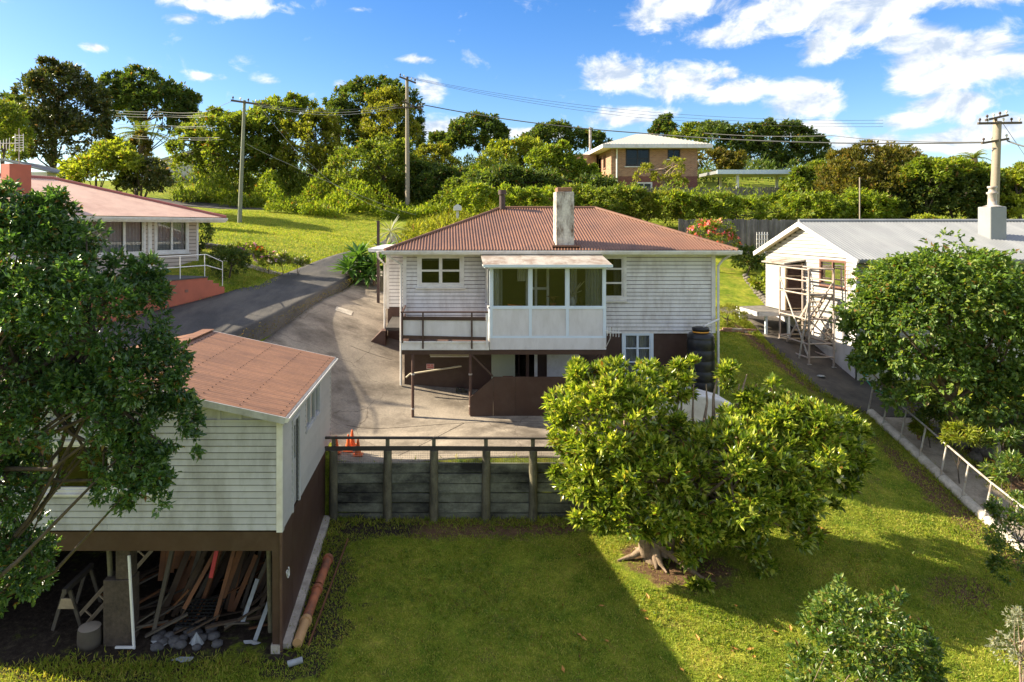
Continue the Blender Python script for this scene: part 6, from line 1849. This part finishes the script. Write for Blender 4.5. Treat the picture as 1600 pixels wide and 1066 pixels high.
def magnolia_roots():
    r = random.Random(2)
    t = [o for o in bpy.data.objects if o.name == 'magnolia_tree'][0]
    for k, (dx, dy, l) in enumerate(((-1.0, -.1, .9), (.9, -.8, 1.5), (.2, -1, .6), (-.6, .6, .5), (1, .2, .8), (-.2, -.9, .5))):
        m = MB(); d = Vector((dx, dy, 0)).normalized(); pts = []; rs = []
        for i in range(6):
            q = i / 5; x, y = 5.05 + d.x * l * q + r.uniform(-.04, .04), 16.55 + d.y * l * q + r.uniform(-.04, .04)
            pts.append(G(x, y, .42 * (1 - q) ** 2 + .02)); rs.append(.11 * (1 - q) + .02)
        m.tube(pts, rs, 8); m.build('root', M['bark'], t)
    # cut knobs and bare upright limbs
    for (a, b, w) in (((4.85, 16.5, -7.9), (4.75, 16.4, -7.25), .13), ((5.3, 16.45, -7.9), (5.45, 16.4, -7.2), .14)):
        m = MB(); m.tube([a, b], [w * 1.2, w], 9); m.build('stump_knob', M['bark'], t)
    for px, py0, py1 in ((975, 690, 600), (1060, 690, 608), (1085, 700, 600), (1100, 660, 600), (1115, 650, 590), (1145, 660, 600), (1155, 640, 585)):
        a, b = P(px, py0, 17.0), P(px + r.uniform(-8, 14), py1, 17.2); m = MB(); m.tube([a, a.lerp(b, .5) + Vector((r.uniform(-.06, .06), 0, 0)), b], [.045, .032, .014], 6); m.build('branch', M['bark'], t)


magnolia_roots()

# --- leafy tree on the right
plant('leafy_garden_tree', 'dense bright green tree in front of the white house', 'tree', G(16.6, 22.2),
      [bl(1470, 490, 22.2, 118, 82, 1.9), bl(1412, 530, 21.8, 62, 82, 1.2), bl(1540, 520, 22.0, 110, 100, 1.9), bl(1480, 605, 21.4, 98, 50, 1.2), bl(1585, 630, 21.2, 75, 56, 1.2), bl(1430, 440, 22.4, 50, 32, .9), bl(1515, 430, 22.4, 56, 30, .9), bl(1365, 500, 21.8, 34, 44, .6), bl(1360, 560, 21.6, 28, 36, .5), bl(1630, 560, 22, 80, 100, 1.6)],
      'leaf_right', 11000, (.15, .10), 5, 44, clump=.34, trunk_r=.16, limbs=26, spread=.6, up=-.1, hollow=.3, droop=.3, bark='bark', narrow=.6)

# --- citrus shrub and others at the front right
plant('citrus_shrub', 'bushy citrus shrub in lower right of the lawn', 'shrub', G(7.3, 11.4),
      [bl(1350, 1000, 11.6, 80, 55, .8), bl(1295, 1030, 11.5, 42, 52, .55), bl(1410, 1030, 11.4, 45, 48, .55), bl(1340, 1075, 11.2, 95, 60, .8), bl(1330, 945, 11.8, 38, 26, .35), bl(1392, 962, 11.7, 32, 26, .35), bl(1290, 1110, 11.1, 60, 50, .6), bl(1410, 1110, 11.1, 60, 50, .6),
       bl(1312, 920, 11.8, 12, 14, .15), bl(1392, 925, 11.8, 10, 16, .15), bl(1440, 1000, 11.5, 14, 16, .2)],
      'leaf_citrus', 3000, (.10, .048), 4, 51, clump=.34, trunk_r=.05, limbs=40, hollow=.45, bark='bark', limb_r=.012)
plant('silver_shrub', 'silvery grey-leaved shrub tip at the lower right edge', 'shrub', G(9.6, 11.6), [bl(1610, 1010, 12.0, 48, 36, .5), bl(1585, 1020, 11.9, 28, 22, .3), bl(1600, 975, 12.0, 22, 16, .2)], 'leaf_grey', 520, (.06, .025), 4, 52, trunk_r=.03, limbs=14, bark='bark')
plant('camellia_shrub', 'glossy dark shrub at right edge beside the path end', 'shrub', G(14.0, 16.0), [bl(1605, 850, 15.6, 42, 45, .7), bl(1590, 800, 15.8, 26, 24, .4), bl(1580, 895, 15.4, 22, 18, .4)], 'leaf_citrus', 900, (.10, .045), 4, 53, trunk_r=.04, limbs=12)
for i, (px, py, Y, s, lab) in enumerate(((1580, 735, 18.5, 28, 'pale leafy plant by the white pipe rail'), (1500, 680, 20.0, 20, 'small strappy plant between the leaning posts'), (1455, 655, 21.8, 17, 'green plant beside garden rocks at path top'), (1440, 672, 21.6, 10, 'low weeds at the inner path edge'), (1568, 690, 19.5, 20, 'fine leaved plant under the leafy tree'))):
    plant('garden_plant', lab, 'plant', ground_at(px, Y), [bl(px, py, Y, s, s * .7)], 'leaf_lime' if i % 2 else 'leaf_citrus', 240, (.16, .05), 4, 60 + i, 'plants in the right garden bed', trunk_r=.02, limbs=5)
plant('pink_stemmed_shrub', 'shrub with pinkish stems under the leafy tree', 'shrub', ground_at(1437, 22.3), [bl(1437, 645, 22.3, 22, 26)], 'leaf_lime', 140, (.14, .07), 3, 66, trunk_r=.05, limbs=9, bark='clay')

# --- near the house
plant('golden_shrub', 'rounded golden brown shrub at the right rear house corner', 'shrub', G(12.9, 31.2), [bl(1136, 494, 31.2, 24, 17, .6), bl(1150, 500, 31.2, 15, 12, .4), bl(1125, 503, 31.2, 14, 12, .4)], 'leaf_yellow', 900, (.10, .02), 4, 71, trunk_r=.05, limbs=6, up=.7)
plant('flowering_bush', 'bush covered in pink flowers before the paling fence', 'shrub', ground_at(1112, 40), [bl(1112, 366, 40, 32, 18), bl(1130, 376, 40, 22, 14), bl(1095, 360, 40, 12, 10)], 'leaf_mid', 800, (.16, .08), 4, 72, trunk_r=.06, limbs=8, flowers=('pink_flower', 95, .17, 0))
plant('dark_garden_shrub', 'dark low shrub under the paling fence behind the porch', 'shrub', ground_at(1165, 39.5), [bl(1165, 405, 39.5, 22, 16), bl(1185, 418, 39, 14, 12)], 'leaf_dark', 500, (.2, .08), 4, 73, trunk_r=.05, limbs=6)
plant('vegetable_bed', 'bright leafy vegetables in a bed beside the porch', 'plant', ground_at(1190, 36.5), [bl(1190, 437, 36.5, 14, 6), bl(1187, 446, 36, 10, 5)], 'leaf_lime', 200, (.2, .12), 4, 74, trunk_r=.02, limbs=4)
stone_row('curved dark stone edging of the vegetable bed', [(1165, 0), (1200, 0)], 39, 35, 12, .13, 'wall_stone', 'garden_edging')
plant('terrace_shrub', 'round dark shrub beside the terrace steps', 'shrub', ground_at(357, 28.5), [bl(357, 415, 28.5, 26, 24), bl(368, 408, 28.5, 16, 16)], 'leaf_dark', 900, (.11, .06), 4, 75, trunk_r=.05, limbs=8)
plant('corner_shrub', 'dark climbing shrub at the pink roof house corner', 'shrub', ground_at(312, 31), [bl(312, 365, 31, 16, 26), bl(305, 385, 31, 10, 14)], 'leaf_dark', 400, (.13, .07), 4, 76, trunk_r=.04, limbs=6)


def rosette(name, label, px, py, Y, n, ln, w, mat, seed, group):
    r = random.Random(seed)
    c = P(px, py, Y)
    g = G(c.x, Y)
    t = thing(name, label, 'plant', g, group)
    m = MB(); m.tube([g - UZ * .1, c], [.09, .07], 7); m.build('stem', M['bark'], t)
    for i in range(n):
        a = i * 2.4; el = r.uniform(-.5, 1.15); l = ln * r.uniform(.75, 1.15)
        d = Vector((math.cos(a) * math.cos(el), math.sin(a) * math.cos(el), math.sin(el))); s = d.cross(UZ).normalized() * w
        q = [c, c + d * l * .45 + s, c + d * l - UZ * l * .18, c + d * l * .45 - s, c + d * l * .45 - UZ * w * .5]
        m = MB(); m.add(q, [(0, 1, 4), (1, 2, 4), (2, 3, 4), (3, 0, 4)]); m.build('leaf', M[mat], t)


for i, (px, py, Y, lab) in enumerate(((560, 395, 33, 'leftmost broad-leaved agave above the driveway'), (585, 408, 32.6, 'agave drooping over the timber wall'), (545, 415, 32.5, 'lowest agave spilling on the driveway edge'), (600, 392, 33.2, 'agave nearest to the house corner'), (575, 425, 32.4, 'small agave at the foot of the timber wall'), (565, 410, 33.2, 'agave in the middle of the clump'))):
    rosette('agave_plant', lab, px, py + 6, Y, 40, 1.05, .13, 'agave', i, 'agave clump by the driveway')
rosette('spiky_silver_plant', 'pale spiky rosette among the dry reeds', 610, 362, 38, 30, 1.3, .08, 'leaf_grey', 77, None)
for i, (px, py, Y, fl, lab) in enumerate(((352, 384, 31.2, 'white_flower', 'flowering plant with white blooms in the lawn flower bed'), (385, 378, 31.4, 'purple_flower', 'lilac flowering plant in the lawn flower bed'), (420, 396, 31.0, 'purple_flower', 'small mauve flowered plant at the bed end'), (465, 400, 31.3, 'white_flower', 'pale leafy succulent at the bed corner'), (405, 385, 31.5, 'red_flower', 'low red flowered plant in the lawn flower bed'), (440, 398, 31.0, 'white_flower', 'bushy pale plant near bed corner'))):
    plant('flower_plant', lab, 'plant', ground_at(px, Y), [bl(px, py + 11, Y, 17, 9)], 'leaf_mid', 150, (.16, .05), 4, 80 + i, 'flower bed plants', trunk_r=.02, limbs=4, flowers=(fl, 16, .12, 0))

# --- hedge behind the houses
def hedge(name, label, segs, mat, tips, leaf, seed, cat='hedge', Y=46, depth=.9, group=None, hollow=.3):
    plant(name, label, cat, ground_at(segs[0][0], Y), [bl(px + random.uniform(-6, 6), py + random.uniform(-7, 7), Y + random.uniform(-1, 1), rx * random.uniform(.7, 1.15), rz * random.uniform(.7, 1.2), depth) for px, py, rx, rz in segs], mat, tips, leaf, 4, seed, group, clump=.30, trunk_r=.06, limbs=10, hollow=hollow)


hedge('clipped_hedge', 'long bright green hedge behind the house roof', [(x, 330 + 2 * math.sin(x), 36, 20) for x in range(1060, 1320, 32)], 'leaf_hedge', 4200, (.24, .12), 91)
hedge('clipped_hedge', 'green hedge showing above the house ridge beside the chimney', [(x, 315, 30, 17) for x in range(740, 900, 28)], 'leaf_hedge', 2600, (.24, .12), 92)
hedge('clipped_hedge', 'dense hedge section right of the chimney', [(x, 322, 32, 26) for x in range(905, 990, 26)], 'leaf_mid', 2200, (.24, .12), 93)
hedge('clipped_hedge', 'pale straw-tinted hedge section above the roof hip', [(1000, 335, 36, 30), (1040, 330, 30, 26)], 'leaf_yellow', 1700, (.22, .10), 94)

# --- trees and shrubs on the bank, left to right
bg = [
    ('pine_tree', 'dark pine at far left edge of the skyline', 95, [(8, 165, 30, 14), (-10, 180, 40, 18), (20, 175, 22, 8), (0, 215, 30, 25)], 'leaf_dark', 1500, .5, 'bark_dark', 12, 290),
    ('bronze_magnolia', 'tall bronze-tinted magnolia beyond the pink roof', 58, [(98, 135, 36, 32), (70, 165, 40, 40), (125, 175, 40, 45), (60, 215, 38, 42), (100, 225, 48, 50), (140, 225, 28, 45)], 'leaf_bronze', 4200, .30, 'bark_dark', 22, 300),
    ('round_tree', 'dark green umbrella-shaped tree against the left sky', 84, [(222, 140, 42, 26), (200, 160, 34, 24), (255, 165, 44, 30), (235, 170, 45, 28), (285, 195, 24, 22), (190, 185, 24, 18)], 'leaf_dark', 3400, .42, 'bark_dark', 26, 290),
    ('green_edge_tree', 'fresh green tree at the left edge above the pink roof', 48, [(5, 205, 28, 40), (10, 235, 20, 24)], 'leaf_mid', 900, .25, 'bark_dark', 8, 300),
    ('lime_shrub', 'lime green feathery shrub behind the pink roof', 44, [(175, 248, 32, 22), (150, 268, 40, 20), (115, 270, 18, 14), (200, 262, 24, 22)], 'leaf_lime', 1700, .26, 'bark_dark', 12, 305),
    ('dark_olive_shrub', 'olive dark shrub behind the pink roof hip', 44, [(228, 278, 28, 26), (250, 285, 16, 20), (205, 290, 18, 18)], 'leaf_bronze', 1200, .22, 'bark_dark', 10, 310),
    ('orange_creeper', 'orange leaved creeper on the palm trunk', 68, [(220, 232, 12, 20)], 'leaf_brown', 350, .30, 'bark_dark', 4, 290),
    ('broad_tree', 'broad leafy tree behind the lawn pole', 74, [(335, 205, 44, 26), (380, 215, 44, 32), (310, 235, 34, 34), (360, 250, 50, 36), (300, 262, 24, 20)], 'leaf_mid', 3200, .36, 'bark_dark', 18, 312),
    ('spreading_tree', 'light green spreading tree right of the lawn pole', 76, [(435, 195, 52, 30), (470, 185, 34, 26), (410, 220, 40, 32), (420, 255, 36, 28)], 'leaf_mid', 2800, .36, 'bark_dark', 18, 312),
    ('olive_gum', 'olive green gum with dense shade below', 73, [(485, 225, 38, 30), (470, 255, 36, 26), (500, 200, 26, 20), (510, 250, 26, 30)], 'leaf_yellow', 2200, .32, 'bark_dark', 14, 312),
    ('tall_tree', 'tallest dark tree beside the middle pole', 80, [(555, 165, 36, 32), (540, 205, 28, 40), (590, 150, 34, 20), (625, 180, 28, 40), (560, 230, 40, 38), (640, 225, 20, 40)], 'leaf_dark', 3800, .38, 'bark_dark', 22, 315),
    ('golden_conifer', 'golden green conifer in front of the tallest tree', 76, [(602, 185, 30, 42), (590, 215, 26, 28), (625, 205, 26, 40), (605, 160, 18, 20)], 'leaf_yellow', 2800, .26, 'bark_dark', 10, 315),
    ('bank_shrub', 'large mixed shrub at the foot of the middle pole', 67, [(560, 270, 42, 36), (600, 260, 40, 36), (630, 280, 30, 36), (585, 300, 40, 24)], 'leaf_mid', 3600, .28, 'bark_dark', 16, 325),
    ('bank_shrub', 'dark shrub just right of the middle pole', 66, [(665, 285, 34, 26), (690, 295, 40, 24), (720, 290, 30, 22)], 'leaf_dark', 2200, .30, 'bark_dark', 12, 325),
    ('dome_shrub', 'dome of fine yellow-green foliage right of the pole', 72, [(675, 250, 32, 18), (690, 258, 22, 14)], 'leaf_yellow', 1500, .22, 'bark_dark', 6, 300),
    ('skyline_tree', 'rounded dark tree on the skyline left of the brick house', 92, [(742, 208, 36, 24), (765, 220, 22, 22), (720, 222, 20, 18)], 'leaf_dark', 2000, .42, 'bark_dark', 12, 290),
    ('skyline_tree', 'small conifer on the skyline beside the rounded tree', 95, [(685, 225, 14, 18), (700, 232, 14, 16)], 'leaf_dark', 700, .36, 'bark_dark', 6, 290),
    ('skyline_tree', 'low green tree above the hedge near the chimney flue', 84, [(800, 238, 30, 18), (780, 255, 30, 20), (830, 245, 24, 22)], 'leaf_lime', 1600, .36, 'bark_dark', 10, 300),
    ('skyline_tree', 'spreading tree on the skyline behind the brick house eave', 98, [(865, 215, 30, 20), (840, 225, 24, 18), (900, 222, 22, 16), (925, 222, 18, 14)], 'leaf_dark', 2000, .42, 'bark_dark', 10, 285),
    ('bank_bush', 'bright green bush left of the brick house', 62, [(870, 270, 38, 28), (850, 250, 26, 18), (905, 285, 30, 24), (880, 245, 12, 20)], 'leaf_hedge', 3000, .26, 'bark_dark', 12, 325),
    ('bank_bush', 'dark bush between hedge and brick house', 58, [(830, 292, 44, 20), (790, 285, 36, 20), (760, 295, 36, 20), (935, 300, 34, 20)], 'leaf_dark', 2600, .28, 'bark_dark', 12, 330),
    ('bank_bush', 'mottled bushes over the bank right of the pole', 60, [(740, 300, 36, 22), (715, 315, 30, 18), (770, 310, 32, 18), (810, 300, 30, 18)], 'leaf_mid', 2200, .24, 'bark_dark', 10, 335),
    ('twiggy_tree', 'sparse yellowing tree in front of the brick house', 63, [(1030, 268, 22, 16), (1055, 262, 18, 16), (1010, 272, 16, 12), (1045, 285, 26, 12)], 'leaf_yellow', 420, .22, 'bark', 22, 298),
    ('conical_tree', 'dark conical tree above the brick house roof', 108, [(1038, 200, 13, 12), (1038, 210, 18, 10), (1040, 190, 7, 8)], 'leaf_dark', 900, .42, 'bark_dark', 5, 240),
    ('shade_tree', 'dark tall tree mass right of the brick house', 94, [(1115, 220, 26, 22), (1150, 225, 26, 24), (1200, 222, 30, 26), (1235, 225, 32, 28), (1265, 240, 26, 22), (1180, 250, 40, 24), (1240, 255, 36, 22)], 'leaf_dark', 4600, .40, 'bark_dark', 22, 290),
    ('shade_tree', 'thin skyline tree over the brick house roof end', 102, [(1085, 208, 18, 14), (1065, 215, 16, 10), (1110, 205, 16, 12)], 'leaf_mid', 900, .40, 'bark_dark', 8, 260),
    ('autumn_shrub', 'brownish leafed shrub behind the carport', 76, [(1110, 252, 26, 16), (1140, 258, 22, 16)], 'leaf_brown', 900, .30, 'bark_dark', 8, 290),
    ('carport_shrub', 'pale green shrub right of the carport', 58, [(1262, 288, 30, 20), (1240, 300, 18, 14), (1282, 278, 24, 20)], 'leaf_mid', 1900, .26, 'bark_dark', 10, 325),
    ('brown_topped_shrub', 'huge shrub with brown feathery top behind the white house', 49, [(1365, 262, 58, 28), (1325, 285, 40, 34), (1400, 275, 44, 34), (1360, 300, 60, 36)], 'leaf_brown', 5200, .20, 'bark_dark', 16, 345),
    ('dark_bamboo', 'dark green bamboo mass behind the white house roof', 47, [(1440, 300, 44, 42), (1480, 310, 44, 36), (1405, 320, 46, 28), (1520, 310, 44, 36), (1560, 318, 36, 32)], 'leaf_dark', 5200, .24, 'bark_dark', 16, 345),
    ('light_bamboo', 'sunlit green growth over the bamboo', 46, [(1500, 270, 36, 18), (1450, 275, 30, 20), (1540, 280, 30, 18), (1345, 325, 36, 22), (1380, 330, 28, 18)], 'leaf_hedge', 2600, .22, 'bark_dark', 10, 345),
    ('lime_tree', 'lime green tree at the right edge by the flue', 45, [(1590, 300, 26, 30), (1580, 325, 18, 18), (1600, 275, 18, 14)], 'leaf_lime', 1100, .22, 'bark_dark', 8, 345),
    ('red_brown_shrub', 'reddish brown shrub crown below the small palm', 60, [(1490, 262, 22, 10), (1520, 270, 16, 10)], 'leaf_brown', 700, .24, 'bark_dark', 6, 300),
    ('weeping_shrub', 'yellow-green trimmed bush tops behind the white ridge', 38, [(1445, 347, 24, 6), (1490, 348, 18, 5)], 'leaf_lime', 500, .16, 'bark_dark', 4, 362),
]
for i, (nm, lab, Y, blobs, mat, tips, ll, bark, limbs, by) in enumerate(bg):
    bb = [bl(px, py, Y + (0 if j % 2 else .8), rx, rz) for j, (px, py, rx, rz) in enumerate(blobs)]
    rs_ = random.Random(500 + i)
    for (c_, r_) in list(bb):                              # ragged outline: smaller sprays stand out from the crown
        for _ in range(3):
            th = rs_.uniform(-.3, math.pi + .3); kk = rs_.uniform(.22, .42)
            bb.append(((c_[0] + r_[0] * math.cos(th) * .95, c_[1] + rs_.uniform(-.6, .3) * r_[1], c_[2] + r_[2] * math.sin(th) * .95), (r_[0] * kk, r_[1] * kk, r_[2] * kk)))
    cx_ = sum(q[0][0] for q in bb) / len(bb)
    base = G(cx_, Y)
    lowest = min(q[0][2] - q[1][2] for q in bb)
    base.z = min(base.z, lowest)
    plant(nm, lab, 'shrub' if 'shrub' in nm or 'bush' in nm else ('creeper' if 'creeper' in nm else 'tree'), base, bb, mat, int(tips * 1.35), (ll * 1.12, ll * .62), 4, 200 + i, 'trees and shrubs on the rise', clump=.34, trunk_r=.22 if Y > 55 else .12, limbs=limbs, hollow=.3, bark=bark,
          spread=.5 if 'bamboo' in nm or 'brown_topped' in nm else .75, up=.9 if nm in ('brown_topped_shrub', 'dome_shrub', 'golden_conifer') else .25)


# red blooms in the left thicket
def palm(label, px, py, Y, base_y, n, ln, seed):
    r = random.Random(seed); c = P(px, py, Y); g = P(px, base_y, Y)
    t = thing('palm_tree', label, 'palm', g, 'palms')
    m = MB(); m.tube([g, c], [.35, .25], 9); m.build('trunk', M['bark'], t)
    for i in range(n):
        a = i * 2.39; el = r.uniform(.1, 1.2); l = ln * r.uniform(.8, 1.1)
        d = Vector((math.cos(a) * math.cos(el), math.sin(a) * math.cos(el), math.sin(el)))
        m = MB(); pr = []
        for k in range(8):
            q = k / 7; pr.append(c + d * l * q - UZ * (l * .55 * q * q))
        for k in range(1, 8):
            s = (pr[k] - pr[k - 1]).cross(UZ); s = s.normalized() if s.length > 1e-4 else UX
            w = l * .16 * math.sin(math.pi * (k / 8.3 + .08))
            for sg in (-1, 1):
                for hh in (0, .5):
                    b0 = pr[k - 1].lerp(pr[k], hh); tip = b0 + s * sg * w + (pr[k] - pr[k - 1]) * .9 - UZ * w * .35
                    m.add([b0, b0 + (pr[k] - pr[k - 1]) * .28, tip], [(0, 1, 2)])
        m.tube(pr, [.05 * (1 - .8 * k / 7) for k in range(8)], 4); m.build('frond', M['leaf_mid'], t)


palm('broad palm with arching fronds before the round tree', 222, 210, 70, 260, 34, 3.6, 1)
palm('low palm fronds beside the orange creeper', 185, 228, 69, 262, 22, 2.6, 2)
palm('small windblown palm left of the twin pole', 1522, 248, 58, 275, 18, 2.0, 3)


def undergrowth():
    """The mass of weeds, ferns and ground cover on the bank: nobody could count it."""
    r = np.random.default_rng(5)
    sets = (('undergrowth', 'mixed green weeds and ground cover covering the bank', 'leaf_hedge', 44000, -27, 5, 60.6, 71, .34, .72),
            ('undergrowth', 'olive and yellowish scrub patches on the bank', 'leaf_mid', 30000, -27, 8, 66, 80, .38, .75),
            ('undergrowth', 'dark ground cover under the trees on the rise', 'leaf_dark', 22000, -34, 45, 78, 100, .5, .6),
            ('reeds', 'dry yellow reeds and grasses beside the main roof', 'leaf_yellow', 7000, -3.2, 6, 44, 58, .5, .25),
            ('ground_cover', 'low greenery on the slope below the brick house', 'leaf_mid', 15000, 4, 40, 47, 66, .32, .35))
    for nm, lab, mat, n, x0, x1, y0, y1, ll, hh in sets:
        x = r.uniform(x0, x1, n); y = r.uniform(y0, y1, n)
        if y0 < 64 and nm == 'undergrowth':
            kk = ~((x < -16.5) & (y < 67.5)) & ~((x < -13) & (y < 62)); x, y = x[kk], y[kk]; n = len(x)
        if nm == 'ground_cover':
            kk = ~((x > 21) & (y > 54)); x, y = x[kk], y[kk]; n = len(x)
        lump = np.sin(x * .9 + 1.3 * np.sin(y * .7)) * np.cos(y * .8 + x * .3)
        z = H(x, y) + np.clip(lump, 0, 1) * 1.1 * (hh / .3) + r.random(n) * hh
        d = r.normal(0, .5, (n, 3)) + np.array([0, -.3, .9])
        tag(link(nm, leaf_mesh(nm, np.c_[x, y, z], d, ll, ll * (.12 if nm == 'reeds' else .38), M[mat], r)), lab, 'undergrowth', kind='stuff')
    # dry grass hanging on the edge between the driveways
    n = 1500
    A = np.array(ASPHALT_R); y = r.uniform(20, 37, n)
    x = np.interp(y, A[:, 1], A[:, 0]) + .02 + r.random(n) * .26
    za = np.interp(y, A[:, 1], A[:, 2]); z = za - .02 - (r.random(n)) * .42
    tag(link('dry_grass', leaf_mesh('dry_grass', np.c_[x, y, z], r.normal(0, .5, (n, 3)) + np.array([.6, -.2, .2]), .09, .02, M['leaf_dry'], r)), 'dry brown grass on the strip between the driveways', 'grass', kind='stuff')


undergrowth()


def lawn_grass():
    r = np.random.default_rng(9)
    def scatter(n, x0, x1, y0, y1, ll, lw, nm, lab, mat):
        x = r.uniform(x0, x1, n); y = r.uniform(y0, y1, n)
        k = ~((x < -2.9) & (y > 13.2) & (y < 18.5)) & (x < 14.5) & ~((y > 18.35) & (x < 6.4))
        k &= ((((x - 5.5) / 1.45) ** 2 + ((y - 16.25) / 1.0) ** 2) > 1) | (r.random(n) < .12)
        k &= (np.sin(x * 2.1 + np.sin(y * 1.7) * 2) * np.sin(y * 2.3 + np.sin(x * 1.3) * 2) > -.8) | (r.random(n) < .35)
        k &= (y < 17.6) | (x > 4.5) | (r.random(n) < .25)
        k &= ~((x > 8.95) & (x > 13.3) & (y > 23.5))
        x, y = x[k], y[k]; n = len(x)
        z = H(x, y)
        d = r.normal(0, .55, (n, 3)) + np.array([0, 0, .8])
        tag(link(nm, leaf_mesh(nm, np.c_[x, y, z], d, ll, lw, M[mat], r, fold=.1)), lab, 'grass', kind='stuff')
    scatter(230000, -11, 15, 11.6, 18.5, .062, .016, 'grass', 'short mown grass of the lower lawn', 'grass')
    scatter(60000, 5, 14.5, 18.5, 32, .07, .022, 'grass', 'short grass on the slope right of the house', 'grass')
    n = 60000
    x = r.uniform(-20, -3, n); y = r.uniform(27, 63, n)
    le = np.interp(y, [24.6, 30, 38, 50, 61], [-7.6, -7.2, -6.2, -4.6, -5.5])
    k = (x < le - .1) & ~((y < 31) & (x < -11)); x, y = x[k], y[k]
    tag(link('grass', leaf_mesh('grass', np.c_[x, y, H(x, y)], r.normal(0, .5, (len(x), 3)) + np.array([0, 0, .8]), .11, .035, M['grass'], r, fold=.1)), 'mown grass of the sunlit lawn across the driveway', 'grass', kind='stuff')
    # broad-leaved weeds in tufts
    n = 2600; x = r.uniform(-2.5, 14, n); y = r.uniform(11.8, 18.2, n)
    k = (np.sin(x * 1.1 + 2 * np.sin(y * .9)) + np.sin(y * 1.7 + x * .6)) > .15; x, y = x[k], y[k]; n = len(x)
    V = np.repeat(np.c_[x, y, H(x, y) + .01], 7, 0); V[:, :2] += r.normal(0, .035, (len(V), 2))
    tag(link('grass', leaf_mesh('grass', V, r.normal(0, .7, (len(V), 3)) + np.array([0, 0, .55]), .085, .034, M['leaf_hedge'], r, fold=.1)), 'broad-leaved weed tufts scattered in the lower lawn', 'grass', kind='stuff')
    # fallen leaves one can count
    rr = random.Random(6)
    spots = [(1010, 970), (905, 995), (1210, 690 + 300), (880, 1050), (1172, 1018), (1178, 1030), (1148, 1017), (1065, 1050), (912, 1001), (1125, 1062), (1012, 935), (905, 870), (1255, 855), (1283, 828), (1006, 958), (1150, 950), (1235, 985), (940, 950), (948, 1005), (1090, 1000)]
    for px, py in spots:
        # where this line of sight meets the lawn
        Y = 12.0
        for _ in range(60):
            X = (px - CX) * Y / F; zl = (HY - py) * Y / F
            Y += (zl - h(X, Y)) * .6
        X = (px - CX) * Y / F
        m = MB(); a = rr.uniform(0, 6.28); c = G(X, Y, .045); d = Vector((math.cos(a), math.sin(a), .1)) * .09; s = Vector((-math.sin(a), math.cos(a), .25)) * .035
        m.add([c - d, c + s, c + d + UZ * .02, c - s + UZ * .02, c - UZ * .015], [(0, 1, 4), (1, 2, 4), (2, 3, 4), (3, 0, 4)])
        tag(m.build('fallen_leaf', M['fallen']), 'curled orange-brown fallen leaf on the grass', 'leaf', 'fallen leaves on the lawn')


lawn_grass()


def edge_weeds():
    """Ragged longer grass where the mower does not reach."""
    r = np.random.default_rng(31)
    lines = [([(-3, 18.2), (6, 18.2)], 900, .16, .15), ([(14.75, 23.8), (14.45, 17), (14.3, 13)], 1100, .14, .13), ([(-3.0, 13.3), (-2.95, 18.2)], 500, .12, .16), ([(13.9, 33), (13.75, 28), (13.65, 25), (14.6, 23.8)], 900, .14, .14),
             ([(16.2, 22.5), (15.95, 18), (15.9, 14)], 900, .2, .16), ([(-10.1, 23.2), (-8.65, 26.6), (-7.6, 31), (-6.4, 38), (-4.7, 48)], 1500, .12, .13), ([(6.6, 18.8), (6.6, 22.5)], 400, .16, .2), ([(9.2, 22.6), (9.2, 30)], 500, .14, .12), ([(-8, 13.1), (-3.3, 13.1)], 700, .10, .18)]
    P_, n_ = [], 0
    for pts, n, ll, sd in lines:
        q = resample(pts, 400)[r.integers(0, 400, n)] + r.normal(0, sd, (n, 2))
        P_.append(np.c_[q, H(q[:, 0], q[:, 1])])
    V = np.repeat(np.vstack(P_), 3, 0)
    V[:, :2] += r.normal(0, .02, (len(V), 2))
    tag(link('grass', leaf_mesh('grass', V, r.normal(0, .5, (len(V), 3)) + np.array([0, 0, .9]), .13, .018, M['grass'], r, fold=.1)), 'ragged longer grass along the path, wall and driveway edges', 'grass', kind='stuff')


edge_weeds()
